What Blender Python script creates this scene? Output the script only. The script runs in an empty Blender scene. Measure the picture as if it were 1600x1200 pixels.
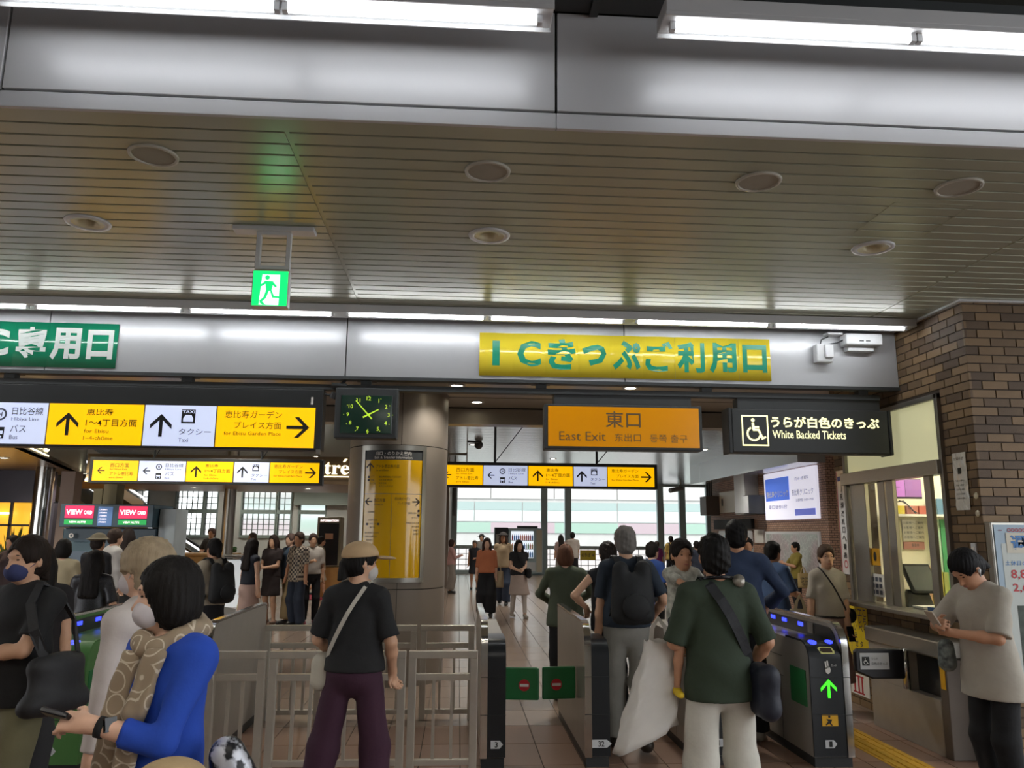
import bpy, math, random
import numpy as np
from mathutils import Vector, Matrix, Euler

sc = bpy.context.scene
col = sc.collection
random.seed(7)

# ------------------------------------------------------------ camera, world, sun, exposure
EYE = Vector((0, 0, 1.65))
PITCH, YAW, ROLL, FPX = 0.186209495, 0.0650296452, 0.00789558074, 1234.74
fw = Vector((math.sin(YAW) * math.cos(PITCH), math.cos(YAW) * math.cos(PITCH), math.sin(PITCH)))
r0 = Vector((math.cos(YAW), -math.sin(YAW), 0))
u0 = r0.cross(fw)
rt = r0 * math.cos(ROLL) + u0 * math.sin(ROLL)
up = rt.cross(fw)
cam_data = bpy.data.cameras.new('camera')
cam_data.sensor_width = 36.0
cam_data.lens = 36.0 * FPX / 1600.0
cam_data.clip_start, cam_data.clip_end = 0.05, 400
cam = bpy.data.objects.new('camera', cam_data)
col.objects.link(cam)
cam.matrix_world = Matrix(((rt.x, up.x, -fw.x, EYE.x), (rt.y, up.y, -fw.y, EYE.y), (rt.z, up.z, -fw.z, EYE.z), (0, 0, 0, 1)))
sc.camera = cam

world = bpy.data.worlds.new('hazy_sky')
sc.world = world
world.use_nodes = True
bg = world.node_tree.nodes['Background']
bg.inputs[0].default_value = (0.94, 0.97, 1.0, 1)
bg.inputs[1].default_value = 1.5

sun_data = bpy.data.lights.new('sun', 'SUN')
sun_data.energy = 1.2
sun_data.angle = 0.03
sun_data.color = (1, 0.96, 0.9)
sun = bpy.data.objects.new('sun', sun_data)
col.objects.link(sun)
sun.rotation_euler = (math.radians(48), 0, math.radians(-25))

sc.view_settings.view_transform = 'Standard'
sc.view_settings.look = 'None'
sc.view_settings.gamma = 1.0
sc.view_settings.use_curve_mapping = False
sc.view_settings.exposure = 1.0


def portal(x, y, z, sx, sz, rx):
    d = bpy.data.lights.new('window_portal', 'AREA')
    d.shape = 'RECTANGLE'
    d.size, d.size_y = sx, sz
    d.cycles.is_portal = True
    o = bpy.data.objects.new('window_portal', d)
    o.location = (x, y, z)
    o.rotation_euler = (rx, 0, 0)
    col.objects.link(o)


portal(5.2, 33.3, 1.9, 10.6, 3.6, math.radians(-90))
portal(-7.5, 24.4, 2.1, 9.0, 1.9, math.radians(-90))

# ------------------------------------------------------------ helpers


def lin(h):
    h = h.lstrip('#')
    out = []
    for i in (0, 2, 4):
        c = int(h[i:i + 2], 16) / 255.0
        out.append(c / 12.92 if c <= 0.04045 else ((c + 0.055) / 1.055) ** 2.4)
    return tuple(out) + (1.0,)


MATS = {}


def M(name, hexc='#808080', rough=0.5, metal=0.0, var=0.0, vscale=8.0, bump=0.0, bscale=60.0, emit=None, estr=1.0,
      rand=0.0, stretch=None, alpha=None, trans=0.0, coat=0.0, ior=1.45, hexb=None):
    """procedural material: colour, noise variation, fine relief, optional per-piece variation"""
    if name in MATS:
        return MATS[name]
    m = bpy.data.materials.new(name)
    m.use_nodes = True
    nt = m.node_tree
    b = nt.nodes['Principled BSDF']
    c = lin(hexc)
    b.inputs['Base Color'].default_value = c
    b.inputs['Roughness'].default_value = rough
    b.inputs['Metallic'].default_value = metal
    b.inputs['IOR'].default_value = ior
    if coat:
        b.inputs['Coat Weight'].default_value = coat
        b.inputs['Coat Roughness'].default_value = 0.08
    if trans:
        b.inputs['Transmission Weight'].default_value = trans
    if alpha is not None:
        b.inputs['Alpha'].default_value = alpha
    if emit:
        b.inputs['Emission Color'].default_value = lin(emit)
        b.inputs['Emission Strength'].default_value = estr
    tc = nt.nodes.new('ShaderNodeTexCoord')
    vec = tc.outputs['Object']
    if stretch:
        mp = nt.nodes.new('ShaderNodeMapping')
        mp.inputs['Scale'].default_value = stretch
        nt.links.new(vec, mp.inputs['Vector'])
        vec = mp.outputs['Vector']
    src = None
    if var or hexb:
        n = nt.nodes.new('ShaderNodeTexNoise')
        n.inputs['Scale'].default_value = vscale
        n.inputs['Detail'].default_value = 3
        nt.links.new(vec, n.inputs['Vector'])
        src = n.outputs['Fac']
    if rand:
        oi = nt.nodes.new('ShaderNodeObjectInfo')
        ge = nt.nodes.new('ShaderNodeNewGeometry')
        ad = nt.nodes.new('ShaderNodeMath')
        ad.operation = 'ADD'
        nt.links.new(oi.outputs['Random'], ad.inputs[0])
        nt.links.new(ge.outputs['Random Per Island'], ad.inputs[1])
        fr = nt.nodes.new('ShaderNodeMath')
        fr.operation = 'FRACT'
        nt.links.new(ad.outputs[0], fr.inputs[0])
        rsrc = fr.outputs[0]
        if src is not None:
            mx = nt.nodes.new('ShaderNodeMath')
            mx.operation = 'MULTIPLY_ADD'
            nt.links.new(src, mx.inputs[0])
            mx.inputs[1].default_value = 0.35
            mu = nt.nodes.new('ShaderNodeMath')
            mu.operation = 'MULTIPLY'
            nt.links.new(rsrc, mu.inputs[0])
            mu.inputs[1].default_value = 0.75
            nt.links.new(mu.outputs[0], mx.inputs[2])
            src = mx.outputs[0]
        else:
            src = rsrc
    if src is not None:
        ra = nt.nodes.new('ShaderNodeValToRGB')
        v = max(var, rand)
        lo = lin(hexb) if hexb else tuple(x * (1 - v) for x in c[:3]) + (1,)
        hi = c if hexb else tuple(min(1, x * (1 + v)) for x in c[:3]) + (1,)
        ra.color_ramp.elements[0].position = 0.25
        ra.color_ramp.elements[0].color = lo
        ra.color_ramp.elements[1].position = 0.75
        ra.color_ramp.elements[1].color = hi
        nt.links.new(src, ra.inputs['Fac'])
        nt.links.new(ra.outputs['Color'], b.inputs['Base Color'])
    if bump:
        n2 = nt.nodes.new('ShaderNodeTexNoise')
        n2.inputs['Scale'].default_value = bscale
        n2.inputs['Detail'].default_value = 4
        nt.links.new(vec, n2.inputs['Vector'])
        bp = nt.nodes.new('ShaderNodeBump')
        bp.inputs['Strength'].default_value = bump
        bp.inputs['Distance'].default_value = 0.01
        nt.links.new(n2.outputs['Fac'], bp.inputs['Height'])
        nt.links.new(bp.outputs['Normal'], b.inputs['Normal'])
    MATS[name] = m
    return m


def tag(o, label=None, cat=None, group=None, kind=None):
    if label:
        o['label'] = label
    if cat:
        o['category'] = cat
    if group:
        o['group'] = group
    if kind:
        o['kind'] = kind
    return o


def thing(name, label, cat, loc=(0, 0, 0), group=None):
    o = bpy.data.objects.new(name, None)
    o.empty_display_size = 0.1
    col.objects.link(o)
    o.location = loc
    o['wl'] = list(loc)
    return tag(o, label, cat, group)


def wloc(o):
    return Vector(o['wl']) if 'wl' in o.keys() else Vector((0, 0, 0))


def link(o, parent=None):
    col.objects.link(o)
    if parent is not None:
        o.parent = parent
        o.matrix_parent_inverse = Matrix.Translation(-wloc(parent))
    return o


def spot(parent, x, y, z, watts, color=(1, 0.95, 0.86), angle=140):
    d = bpy.data.lights.new('lamp_light', 'SPOT')
    d.energy, d.color = watts, color
    d.spot_size, d.spot_blend = math.radians(angle), 0.6
    d.shadow_soft_size = 0.08
    o = bpy.data.objects.new('lamp_light', d)
    link(o, parent)
    o.location = (x, y, z)


class MB:
    """collects shapes; build() links them as one mesh object"""

    def __init__(s):
        s.v, s.f, s.g = [], [], []

    def mark(s):
        s.g.append((len(s.v), len(s.f)))

    def add(s, v, f):
        n = len(s.v)
        s.v += [tuple(p) for p in v]
        s.f += [tuple(i + n for i in q) for q in f]
        return s

    def box(s, x0, x1, y0, y1, z0, z1):
        return s.add([(x0, y0, z0), (x1, y0, z0), (x1, y1, z0), (x0, y1, z0), (x0, y0, z1), (x1, y0, z1), (x1, y1, z1), (x0, y1, z1)],
                     [(3, 2, 1, 0), (4, 5, 6, 7), (0, 1, 5, 4), (1, 2, 6, 5), (2, 3, 7, 6), (3, 0, 4, 7)])

    def hexa(s, p):
        return s.add(p, [(3, 2, 1, 0), (4, 5, 6, 7), (0, 1, 5, 4), (1, 2, 6, 5), (2, 3, 7, 6), (3, 0, 4, 7)])

    def prism(s, poly, a0, a1, axis='x'):
        """poly of 2D points; extruded along axis. axis x: (y,z); y: (x,z); z: (x,y)"""
        n = len(poly)
        if axis == 'x':
            mk = lambda p, a: (a, p[0], p[1])
        elif axis == 'y':
            mk = lambda p, a: (p[0], a, p[1])
        else:
            mk = lambda p, a: (p[0], p[1], a)
        v = [mk(p, a0) for p in poly] + [mk(p, a1) for p in poly]
        f = [tuple(range(n)), tuple(range(2 * n - 1, n - 1, -1))]
        f += [(i, i + n, (i + 1) % n + n, (i + 1) % n) for i in range(n)]
        return s.add(v, f)

    def cyl(s, p0, p1, r0, r1=None, n=16, caps=True):
        r1 = r0 if r1 is None else r1
        p0, p1 = Vector(p0), Vector(p1)
        d = (p1 - p0).normalized()
        a = d.orthogonal().normalized()
        b = d.cross(a)
        v = []
        for p, r in ((p0, r0), (p1, r1)):
            for i in range(n):
                t = 2 * math.pi * i / n
                v.append(p + a * (r * math.cos(t)) + b * (r * math.sin(t)))
        f = [(i, (i + 1) % n, (i + 1) % n + n, i + n) for i in range(n)]
        if caps:
            f += [tuple(range(n - 1, -1, -1)), tuple(range(n, 2 * n))]
        return s.add(v, f)

    def tube(s, pts, r, n=8, sx=1.0):
        pts = [Vector(p) for p in pts]
        rings = []
        a = None
        for i, p in enumerate(pts):
            d = (pts[min(i + 1, len(pts) - 1)] - pts[max(i - 1, 0)]).normalized()
            if a is None:
                a = d.orthogonal().normalized()
            a = (a - d * a.dot(d)).normalized()
            b = d.cross(a)
            rr = r[i] if isinstance(r, (list, tuple)) else r
            rings.append([p + a * (rr * math.cos(2 * math.pi * k / n)) + b * (rr * sx * math.sin(2 * math.pi * k / n)) for k in range(n)])
        v = [q for ring in rings for q in ring]
        f = []
        for i in range(len(pts) - 1):
            for k in range(n):
                f.append((i * n + k, i * n + (k + 1) % n, (i + 1) * n + (k + 1) % n, (i + 1) * n + k))
        f += [tuple(range(n - 1, -1, -1)), tuple(range((len(pts) - 1) * n, len(pts) * n))]
        return s.add(v, f)

    def ribbon(s, pts, nrm, w, t=0.004):
        """flat strap along pts; nrm: per-point outward normals"""
        pts = [Vector(p) for p in pts]
        v, f = [], []
        for i, p in enumerate(pts):
            d = (pts[min(i + 1, len(pts) - 1)] - pts[max(i - 1, 0)]).normalized()
            nn = Vector(nrm[i]).normalized()
            side = d.cross(nn).normalized()
            for a, b in ((-1, -1), (1, -1), (1, 1), (-1, 1)):
                v.append(p + side * (a * w / 2) + nn * (b * t / 2))
        for i in range(len(pts) - 1):
            for k in range(4):
                f.append((i * 4 + k, i * 4 + (k + 1) % 4, i * 4 + 4 + (k + 1) % 4, i * 4 + 4 + k))
        f += [(3, 2, 1, 0), tuple(range(len(v) - 4, len(v)))]
        return s.add(v, f)

    def lathe(s, prof, c=(0, 0, 0), n=24, close=False):
        """prof of (r,z) around the vertical axis through c"""
        v, f = [], []
        m = len(prof)
        for i in range(n):
            t = 2 * math.pi * i / n
            for r, z in prof:
                v.append((c[0] + r * math.cos(t), c[1] + r * math.sin(t), c[2] + z))
        for i in range(n):
            j = (i + 1) % n
            for k in range(m - 1 + (1 if close else 0)):
                k2 = (k + 1) % m
                f.append((i * m + k, j * m + k, j * m + k2, i * m + k2))
        return s.add(v, f)

    def ell(s, c, r, n=12, m=8, R=None):
        v, f = [], []
        for j in range(m + 1):
            ph = math.pi * j / m
            for i in range(n):
                t = 2 * math.pi * i / n
                p = Vector((r[0] * math.sin(ph) * math.cos(t), r[1] * math.sin(ph) * math.sin(t), r[2] * math.cos(ph)))
                if R is not None:
                    p = R @ p
                v.append(Vector(c) + p)
        for j in range(m):
            for i in range(n):
                f.append((j * n + i, (j + 1) * n + i, (j + 1) * n + (i + 1) % n, j * n + (i + 1) % n))
        return s.add(v, f)

    def mesh(s, name, mat=None, smooth=False):
        me = bpy.data.meshes.new(name)
        me.from_pydata(s.v, [], s.f)
        if mat:
            me.materials.append(mat)
        if smooth:
            for p in me.polygons:
                p.use_smooth = True
        return me

    def build(s, name, mat, parent=None, bevel=0, smooth=False, seg=2, auto=False):
        if len(s.g) > 1 and parent is not None:      # each line of writing is a part of its own
            ends = s.g[1:] + [(len(s.v), len(s.f))]
            for (v0, f0), (v1, f1) in zip(s.g, ends):
                if v1 > v0:
                    b = MB()
                    b.v, b.f = s.v[v0:v1], [tuple(i - v0 for i in q) for q in s.f[f0:f1]]
                    o = b.build(name, mat, parent)
            return o
        me = s.mesh(name, mat, smooth or auto)
        if auto:
            me.set_sharp_from_angle(angle=math.radians(35))
        o = bpy.data.objects.new(name, me)
        link(o, parent)
        if bevel:
            b = o.modifiers.new('bevel', 'BEVEL')
            b.width = bevel
            b.segments = seg
            b.limit_method = 'ANGLE'
            b.angle_limit = math.radians(40)
        return o


def inst(me, name, loc, parent=None, rot=None):
    """another object sharing mesh data"""
    o = bpy.data.objects.new(name, me)
    link(o, parent)
    o.location = loc
    if rot:
        o.rotation_euler = rot
    return o


def tagged(o, label, cat, group=None):
    return tag(o, label, cat, group)


# surfaces to write on: functions (u, v, depth) -> world point
def face_y(y0):                        # facing the camera side (-Y); u = X, v = Z
    return lambda u, v, d=0: (u, y0 - d, v)


def face_x(x0):                        # facing -X; u runs along -Y (reads left to right), v = Z
    return lambda u, v, d=0: (x0 - d, -u, v)


TXT = {}


def glyphs(body, bold=0.0, res=2):
    k = (body, bold, res)
    if k not in TXT:
        c = bpy.data.curves.new('lettering', 'FONT')
        c.body = body
        c.size = 1
        c.resolution_u = res
        c.offset = bold
        c.align_x = 'LEFT'
        o = bpy.data.objects.new('lettering', c)
        col.objects.link(o)
        dg = bpy.context.evaluated_depsgraph_get()
        m = o.evaluated_get(dg).to_mesh()
        v = np.array([tuple(q.co) for q in m.vertices])[:, :2]
        f = [tuple(p.vertices) for p in m.polygons]
        col.objects.unlink(o)
        bpy.data.objects.remove(o)
        bpy.data.curves.remove(c)
        TXT[k] = (v, f)
    return TXT[k]


def text(mb, pl, body, u0, v0, u1=None, v1=None, h=None, d=0.003, bold=0.0, res=2, align='l'):
    """fit lettering into the rectangle (or to height h, keeping its proportions)"""
    if mb.v or mb.g:
        if not mb.g:
            mb.g.append((0, 0))
    mb.mark()
    v, f = glyphs(body, bold, res)
    lo, hi = v.min(0), v.max(0)
    if h is None:
        sx, sy = (u1 - u0) / (hi[0] - lo[0]), (v1 - v0) / (hi[1] - lo[1])
    else:
        sx = sy = h / (hi[1] - lo[1])
        w = sx * (hi[0] - lo[0])
        if align == 'c':
            u0 -= w / 2
        elif align == 'r':
            u0 -= w
    mb.add([pl(u0 + (p[0] - lo[0]) * sx, v0 + (p[1] - lo[1]) * sy, d) for p in v], f)
    return mb


def poly(mb, pl, pts, d=0.003):
    mb.add([pl(u, v, d) for u, v in pts], [tuple(range(len(pts)))])
    return mb


def rect(mb, pl, u0, v0, u1, v1, d=0.003):
    return poly(mb, pl, [(u0, v0), (u1, v0), (u1, v1), (u0, v1)], d)


def disc(mb, pl, u, v, r, d=0.003, n=20, ri=0, ry=None):
    ry = r if ry is None else ry
    if not ri:
        return poly(mb, pl, [(u + r * math.cos(2 * math.pi * i / n), v + ry * math.sin(2 * math.pi * i / n)) for i in range(n)], d)
    vv, ff = [], []
    for i in range(n):
        t = 2 * math.pi * i / n
        vv += [pl(u + r * math.cos(t), v + r * math.sin(t), d), pl(u + ri * math.cos(t), v + ri * math.sin(t), d)]
        j = (i + 1) % n
        ff.append((2 * i, 2 * j, 2 * j + 1, 2 * i + 1))
    return mb.add(vv, ff)


def arrow(mb, pl, u, v, s, ang, d=0.003):
    """arrow with a chevron head; ang 0 = up, 90 = left, -90 = right"""
    if mb.v and not mb.g:
        mb.g.append((0, 0))
    mb.mark()
    a = math.radians(ang)
    ca, sa = math.cos(a), math.sin(a)
    w = 0.15 * s
    tr = lambda p: (u + p[0] * ca - p[1] * sa, v + p[0] * sa + p[1] * ca)
    poly(mb, pl, [tr(p) for p in [(-w / 2, -s / 2), (w / 2, -s / 2), (w / 2, s / 2 - 0.16 * s), (-w / 2, s / 2 - 0.16 * s)]], d)
    g = 0.46 * s
    k = 0.20 * s
    poly(mb, pl, [tr(p) for p in [(0, s / 2), (-g, s / 2 - g), (-g, s / 2 - g - k), (0, s / 2 - k)]], d + .0004)
    poly(mb, pl, [tr(p) for p in [(0, s / 2), (0, s / 2 - k), (g, s / 2 - g - k), (g, s / 2 - g)]], d + .0004)
    return mb


# ------------------------------------------------------------ materials shared by the setting
steel = M('brushed_steel', '#a7a49c', 0.32, 0.9, var=0.06, vscale=30, stretch=(1, 1, 12))
steel_dk = M('dull_steel', '#8d8a84', 0.42, 0.8, var=0.08, vscale=12)
chrome = M('polished_steel', '#c9c8c4', 0.16, 1.0)
white_pt = M('white_enamel', '#c6c8ca', 0.38, 0.0, var=0.02, vscale=3)
panel_pt = M('silver_grey_panel', '#b4b6b9', 0.3, 0.25, var=0.02, vscale=2)
black_pt = M('black_housing', '#2b2d2e', 0.45, var=0.05)
dark_pt = M('charcoal_housing', '#3a3d3e', 0.5, var=0.05)
void = M('dark_void', '#26251f', 0.9)
tube_mat = M('fluorescent_tube', '#ffffff', 0.4, emit='#fbfdff', estr=13.0)
tube_bulk = M('fluorescent_tube_bulkhead', '#ffffff', 0.4, emit='#fbfdff', estr=5.6)
tube_deck = M('fluorescent_tube_deck', '#ffffff', 0.4, emit='#fff6e8', estr=40.0)
downl = M('downlight_lamp', '#ffffff', 0.4, emit='#fff6d8', estr=14.0)
ink = M('sign_ink', '#1d1f1d', 0.5)
ink_br = M('sign_ink_brown', '#33270a', 0.5)
ink_gr = M('sign_ink_grey', '#4a505c', 0.5)
sign_y = M('backlit_yellow', '#e8ae08', 0.35, emit='#f8b800', estr=0.5)
sign_w = M('backlit_white', '#c9d2ea', 0.35, emit='#c8d2f0', estr=0.36)
paper = M('paper_white', '#d8d6d0', 0.6, var=0.03)

# ============================================================ the setting
def struct(name, mb, mat, label, bevel=0, smooth=False, auto=False):
    o = mb.build(name, mat, None, bevel, smooth, auto=auto)
    return tag(o, label, None, None, 'structure')


# ------------------------------------------------------------ floor
grout = M('floor_grout', '#4a4038', 0.8)
tile_rough = M('floor_tile_granite', '#8a6d5c', 0.34, var=0.10, vscale=90, bump=0.12, bscale=140, rand=0.06)
tile_smooth = M('floor_tile_polished', '#8c7a6c', 0.22, var=0.05, vscale=40, rand=0.05)
fl = struct('floor', MB().box(-16, 14, -8, 33.2, -0.12, -0.006), grout, 'brown tiled station floor under the ticket gates')
TW, TD = 0.30, 0.60


def tile_mesh(name, mat):
    g = 0.004
    return MB().box(g, TW - g, g, TD - g, -0.006, 0.0).mesh(name, mat)


tm_r, tm_s = tile_mesh('tile', tile_rough), tile_mesh('tile', tile_smooth)
rest_r, rest_s = MB(), MB()
n_t = 0
for j in range(-13, 56):
    y = j * TD - 0.5
    for i in range(-40, 40):
        x = i * TW + 0.045
        if x + TW < -13 or x > 11 or (x < -3.2 and y < 1.5) or (x > 5.2 and y < 5):
            continue
        if y + TD < -3 or y > 33:
            continue
        near = y < 7.25
        seen = 5.5 < y < 12.2 and -1.9 < x < (3.8 if y < 8 else 4.6)
        if seen and n_t < 298:
            inst(tm_r if near else tm_s, 'tile', (x, y, 0), fl)
            n_t += 1
        else:
            g = 0.004
            (rest_r if near else rest_s).add([(x + g, y + g, 0), (x + TW - g, y + g, 0), (x + TW - g, y + TD - g, 0), (x + g, y + TD - g, 0)], [(0, 1, 2, 3)])
tag(rest_r.build('granite_tiles', tile_rough, fl), kind='stuff')
tag(rest_s.build('polished_tiles', tile_smooth, fl), kind='stuff')
# yellow tactile paving beside the wide gate
tact = M('tactile_yellow', '#c79a2e', 0.55, var=0.10, vscale=25)
tp = MB().box(0.003, 0.297, 0.003, 0.297, 0.0, 0.003)
for k in range(4):
    tp.box(0.03 + k * 0.07, 0.06 + k * 0.07, 0.015, 0.285, 0.003, 0.008)
tpm = tp.mesh('tactile_tile', tact)
tpr = tag(thing('tactile_paving', 'yellow tactile paving strip on the floor beside the wide gate', 'paving', (3.18, 6.3, 0)))
for k in range(24):
    inst(tpm, 'tactile_tile', (3.18, 4.9 + 0.3 * k, 0.0), tpr)

# ------------------------------------------------------------ slatted ceiling before the gates
ZC = 3.518
slat_m = M('ceiling_slat_enamel', '#a9ac9b', 0.3, 0.3, var=0.02, vscale=2)
cl = struct('ceiling', MB().box(-7.2, 6.5, 3.42, 6.9, ZC + 0.05, ZC + 0.09), void, 'slatted grey metal ceiling above the ticket gates')
P_S = 0.1183
DOWN = [(-2.326, 4.787), (0.158, 4.787), (2.69, 4.787), (-4.9, 4.787)]
bays = [(-5.25, -0.867), (-0.843, 3.525), (3.549, 6.5), (-7.2, -5.27)]


def slat_piece(x0, x1, y0):
    g = 0.0055
    p = [(y0 + g, ZC + 0.02), (y0 + g + 0.004, ZC), (y0 + P_S - g - 0.004, ZC), (y0 + P_S - g, ZC + 0.02)]
    return MB().prism([(a - y0, b) for a, b in p], 0, x1 - x0, 'x')


cache = {}
k = 0
y = 3.545
while y < 6.42:
    for x0, x1 in bays:
        cuts = []
        for hx, hy in DOWN:
            if y < hy + 0.03 and y + P_S > hy - 0.03 and x0 < hx < x1:
                cuts.append(hx)
        segs, a = [], x0
        for hx in sorted(cuts):
            segs.append((a, hx - 0.08))
            a = hx + 0.08
        segs.append((a, x1))
        for a, b in segs:
            key = round(b - a, 3)
            if key not in cache:
                cache[key] = slat_piece(0, b - a, 0).mesh('slat', slat_m)
            inst(cache[key], 'slat', (a, y, 0), cl)
    y += P_S
for x in (-0.855, 3.537, -5.26):
    MB().box(x - 0.011, x + 0.011, 3.545, 6.45, ZC + 0.004, ZC + 0.03).build('joint_strip', slat_m, cl)
MB().box(-7.2, 6.5, 3.426, 3.538, ZC, ZC + 0.04).build('edge_strip', slat_m, cl)
acc = MB()
for a in ((2.44, 2.448, 4.08, 4.55), (2.90, 2.908, 4.08, 4.55)):
    acc.box(a[0], a[1], a[2], a[3], ZC - 0.002, ZC + 0.005)
acc.box(2.44, 2.908, 4.08, 4.088, ZC - 0.002, ZC + 0.005)
acc.build('access_hatch_frame', slat_m, cl)

# bulkhead of white panels rising from the ceiling edge
bk = struct('trim_1', MB().box(-7.2, 6.5, 3.425, 3.47, ZC + 0.041, 4.75), void, 'white panelled bulkhead above the slatted ceiling edge')
bulk_m = M('bulkhead_enamel', '#bfc0c3', 0.36, 0.1, var=0.015, vscale=1.5)
xs = [-7.14, -4.62, -2.10, 0.42, 2.94, 5.46]
for a, b in zip(xs[:-1], xs[1:]):
    MB().box(a + 0.006, b - 0.006, 3.40, 3.424, 3.606, 4.12).build('panel', bulk_m, bk, 0.003)
for a, b in zip(xs[:-1], xs[1:]):
    MB().box(a + 0.001, b - 0.001, 3.40, 3.424, ZC - 0.002, 3.594).build('lower_strip', bulk_m, bk, 0.003)

# higher dark ceiling over the camera with trays and pipes
struct('ceiling_upper', MB().box(-7.2, 6.5, -6, 3.425, 4.75, 4.85), M('dark_deck', '#3b3d40', 0.7, var=0.1), 'dark upper deck ceiling over the platform side')
tray = thing('cable_tray', 'dark cable tray running above the white bulkhead lamps', 'cable tray', (0, 3.25, 4.06))
tr = MB().box(-6, 6, 3.28, 3.395, 4.125, 4.14).box(-6, 6, 3.28, 3.285, 4.14, 4.20)
tr.build('tray', dark_pt, tray)
for x in (-3.2, -0.9, 0.60, 3.3):
    MB().box(x - 0.02, x + 0.02, 3.27, 3.39, 4.10, 4.124).build('bracket', dark_pt, tray)
tw = MB()
tw.tube([(1.3, 2.9, 4.35), (1.55, 2.95, 4.18), (1.75, 2.95, 4.13), (2.1, 2.95, 4.2), (2.5, 2.95, 4.45)], 0.02, 8)
tw.tube([(-6, 2.85, 4.42), (6, 2.85, 4.42)], 0.05, 10)
tagged(tw.build('ceiling_pipe', dark_pt, None, smooth=True), 'dark pipe and drooping cable under the upper deck', 'pipe')
struct('wall_back', MB().box(-7.2, 6.5, -6.2, -6.0, 0, 4.85), M('platform_wall', '#8f8c86', 0.6, var=0.05), 'grey wall behind the platform side')
struct('wall_left', MB().box(-7.4, -7.2, -6, 3.2, 0, 4.85).box(-7.4, -7.2, 3.2, 7.0, ZC, 4.85), M('platform_wall'), 'grey side wall of the platform side')


def fixture(x0, x1, tubes, y, z, label, cat='light', w=0.085, hgt=0.09, group=None, tm=None, drop=0.0):
    t = thing('fluorescent_light', label, cat, ((x0 + x1) / 2, y, z), group)
    MB().box(x0, x1, y - w, y + w, z + 0.02, z + hgt).build('housing', white_pt, t, 0.004)
    lip = MB().box(x0, x1, y - w, y - w + 0.006, z - drop, z + 0.02).box(x0, x1, y + w - 0.006, y + w, z - drop, z + 0.02)
    lip.build('reflector_lip', white_pt, t)
    for a, b in tubes:
        MB().cyl((a, y, z - 0.004), (b, y, z - 0.004), 0.016, n=12).build('tube', tm or tube_bulk, t, smooth=True)
        for q in (a - 0.012, b + 0.012):
            MB().box(q - 0.012, q + 0.012, y - 0.016, y + 0.016, z - 0.02, z + 0.022).build('lamp_holder', white_pt, t)
    return t


fixture(-2.35, 0.37, [(-2.0, -0.84), (-0.78, 0.30)], 3.12, 3.875, 'long twin-tube fluorescent light on the bulkhead ending at the middle gap', group='bulkhead lights')
fixture(0.86, 3.30, [(0.92, 2.005), (2.06, 3.2)], 3.12, 3.875, 'long twin-tube fluorescent light on the bulkhead at upper right', group='bulkhead lights')
fixture(-5.4, -2.75, [(-5.2, -4.1), (-4.0, -2.9)], 3.12, 3.875, 'long twin-tube fluorescent light on the bulkhead beyond the first at upper left', group='bulkhead lights')
for yy in (0.6, -2.4):
    for xx in (-3.6, -0.2):
        fixture(xx - 1.3, xx + 1.3, [(xx - 1.2, xx - 0.06), (xx + 0.06, xx + 1.2)], yy, 3.6,
                'unseen twin-tube fluorescent light under the dark platform deck, %s row, %s side' % ('front' if yy > 0 else 'rear', 'barrier' if xx < -2 else 'gate'), group='platform lights', tm=tube_deck, drop=0.036)  # added out of view; lips lengthened to keep their light off the bulkhead

# lower fascia with the banners
fas = struct('trim_2', MB().box(-7.2, 4.0, 6.885, 6.95, 2.99, 3.75), void, 'silver grey fascia above the hanging gate signs')
for a, b in ((-7.2, -3.56), (-3.55, -1.022), (-1.012, 1.455), (1.465, 3.995)):
    MB().box(a, b, 6.86, 6.884, 2.985, ZC + 0.04).build('panel', panel_pt, fas, 0.002)
MB().box(-7.2, 4.0, 6.85, 6.95, 2.955, 2.984).build('bottom_edge', dark_pt, fas)
ft = MB().box(-7.2, 3.955, 6.43, 6.62, 3.445, 3.515)
fx = thing('fluorescent_row', 'continuous row of fluorescent tubes under the ceiling edge above the banners', 'light', (0, 6.52, 3.43))
ft.build('housing', white_pt, fx, 0.004)
for a, b in ((-4.62, -3.56), (-3.465, -2.33), (-2.24, -1.10), (-0.949, 0.172), (0.245, 1.36), (1.50, 2.63), (2.71, 3.86), (-5.8, -4.7)):
    MB().cyl((a, 6.48, 3.437), (b, 6.48, 3.437), 0.015, n=12).build('tube', tube_mat, fx, smooth=True)
    for q in (a - 0.012, b + 0.012):
        MB().box(q - 0.012, q + 0.012, 6.466, 6.494, 3.42, 3.446).build('lamp_holder', white_pt, fx)

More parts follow.
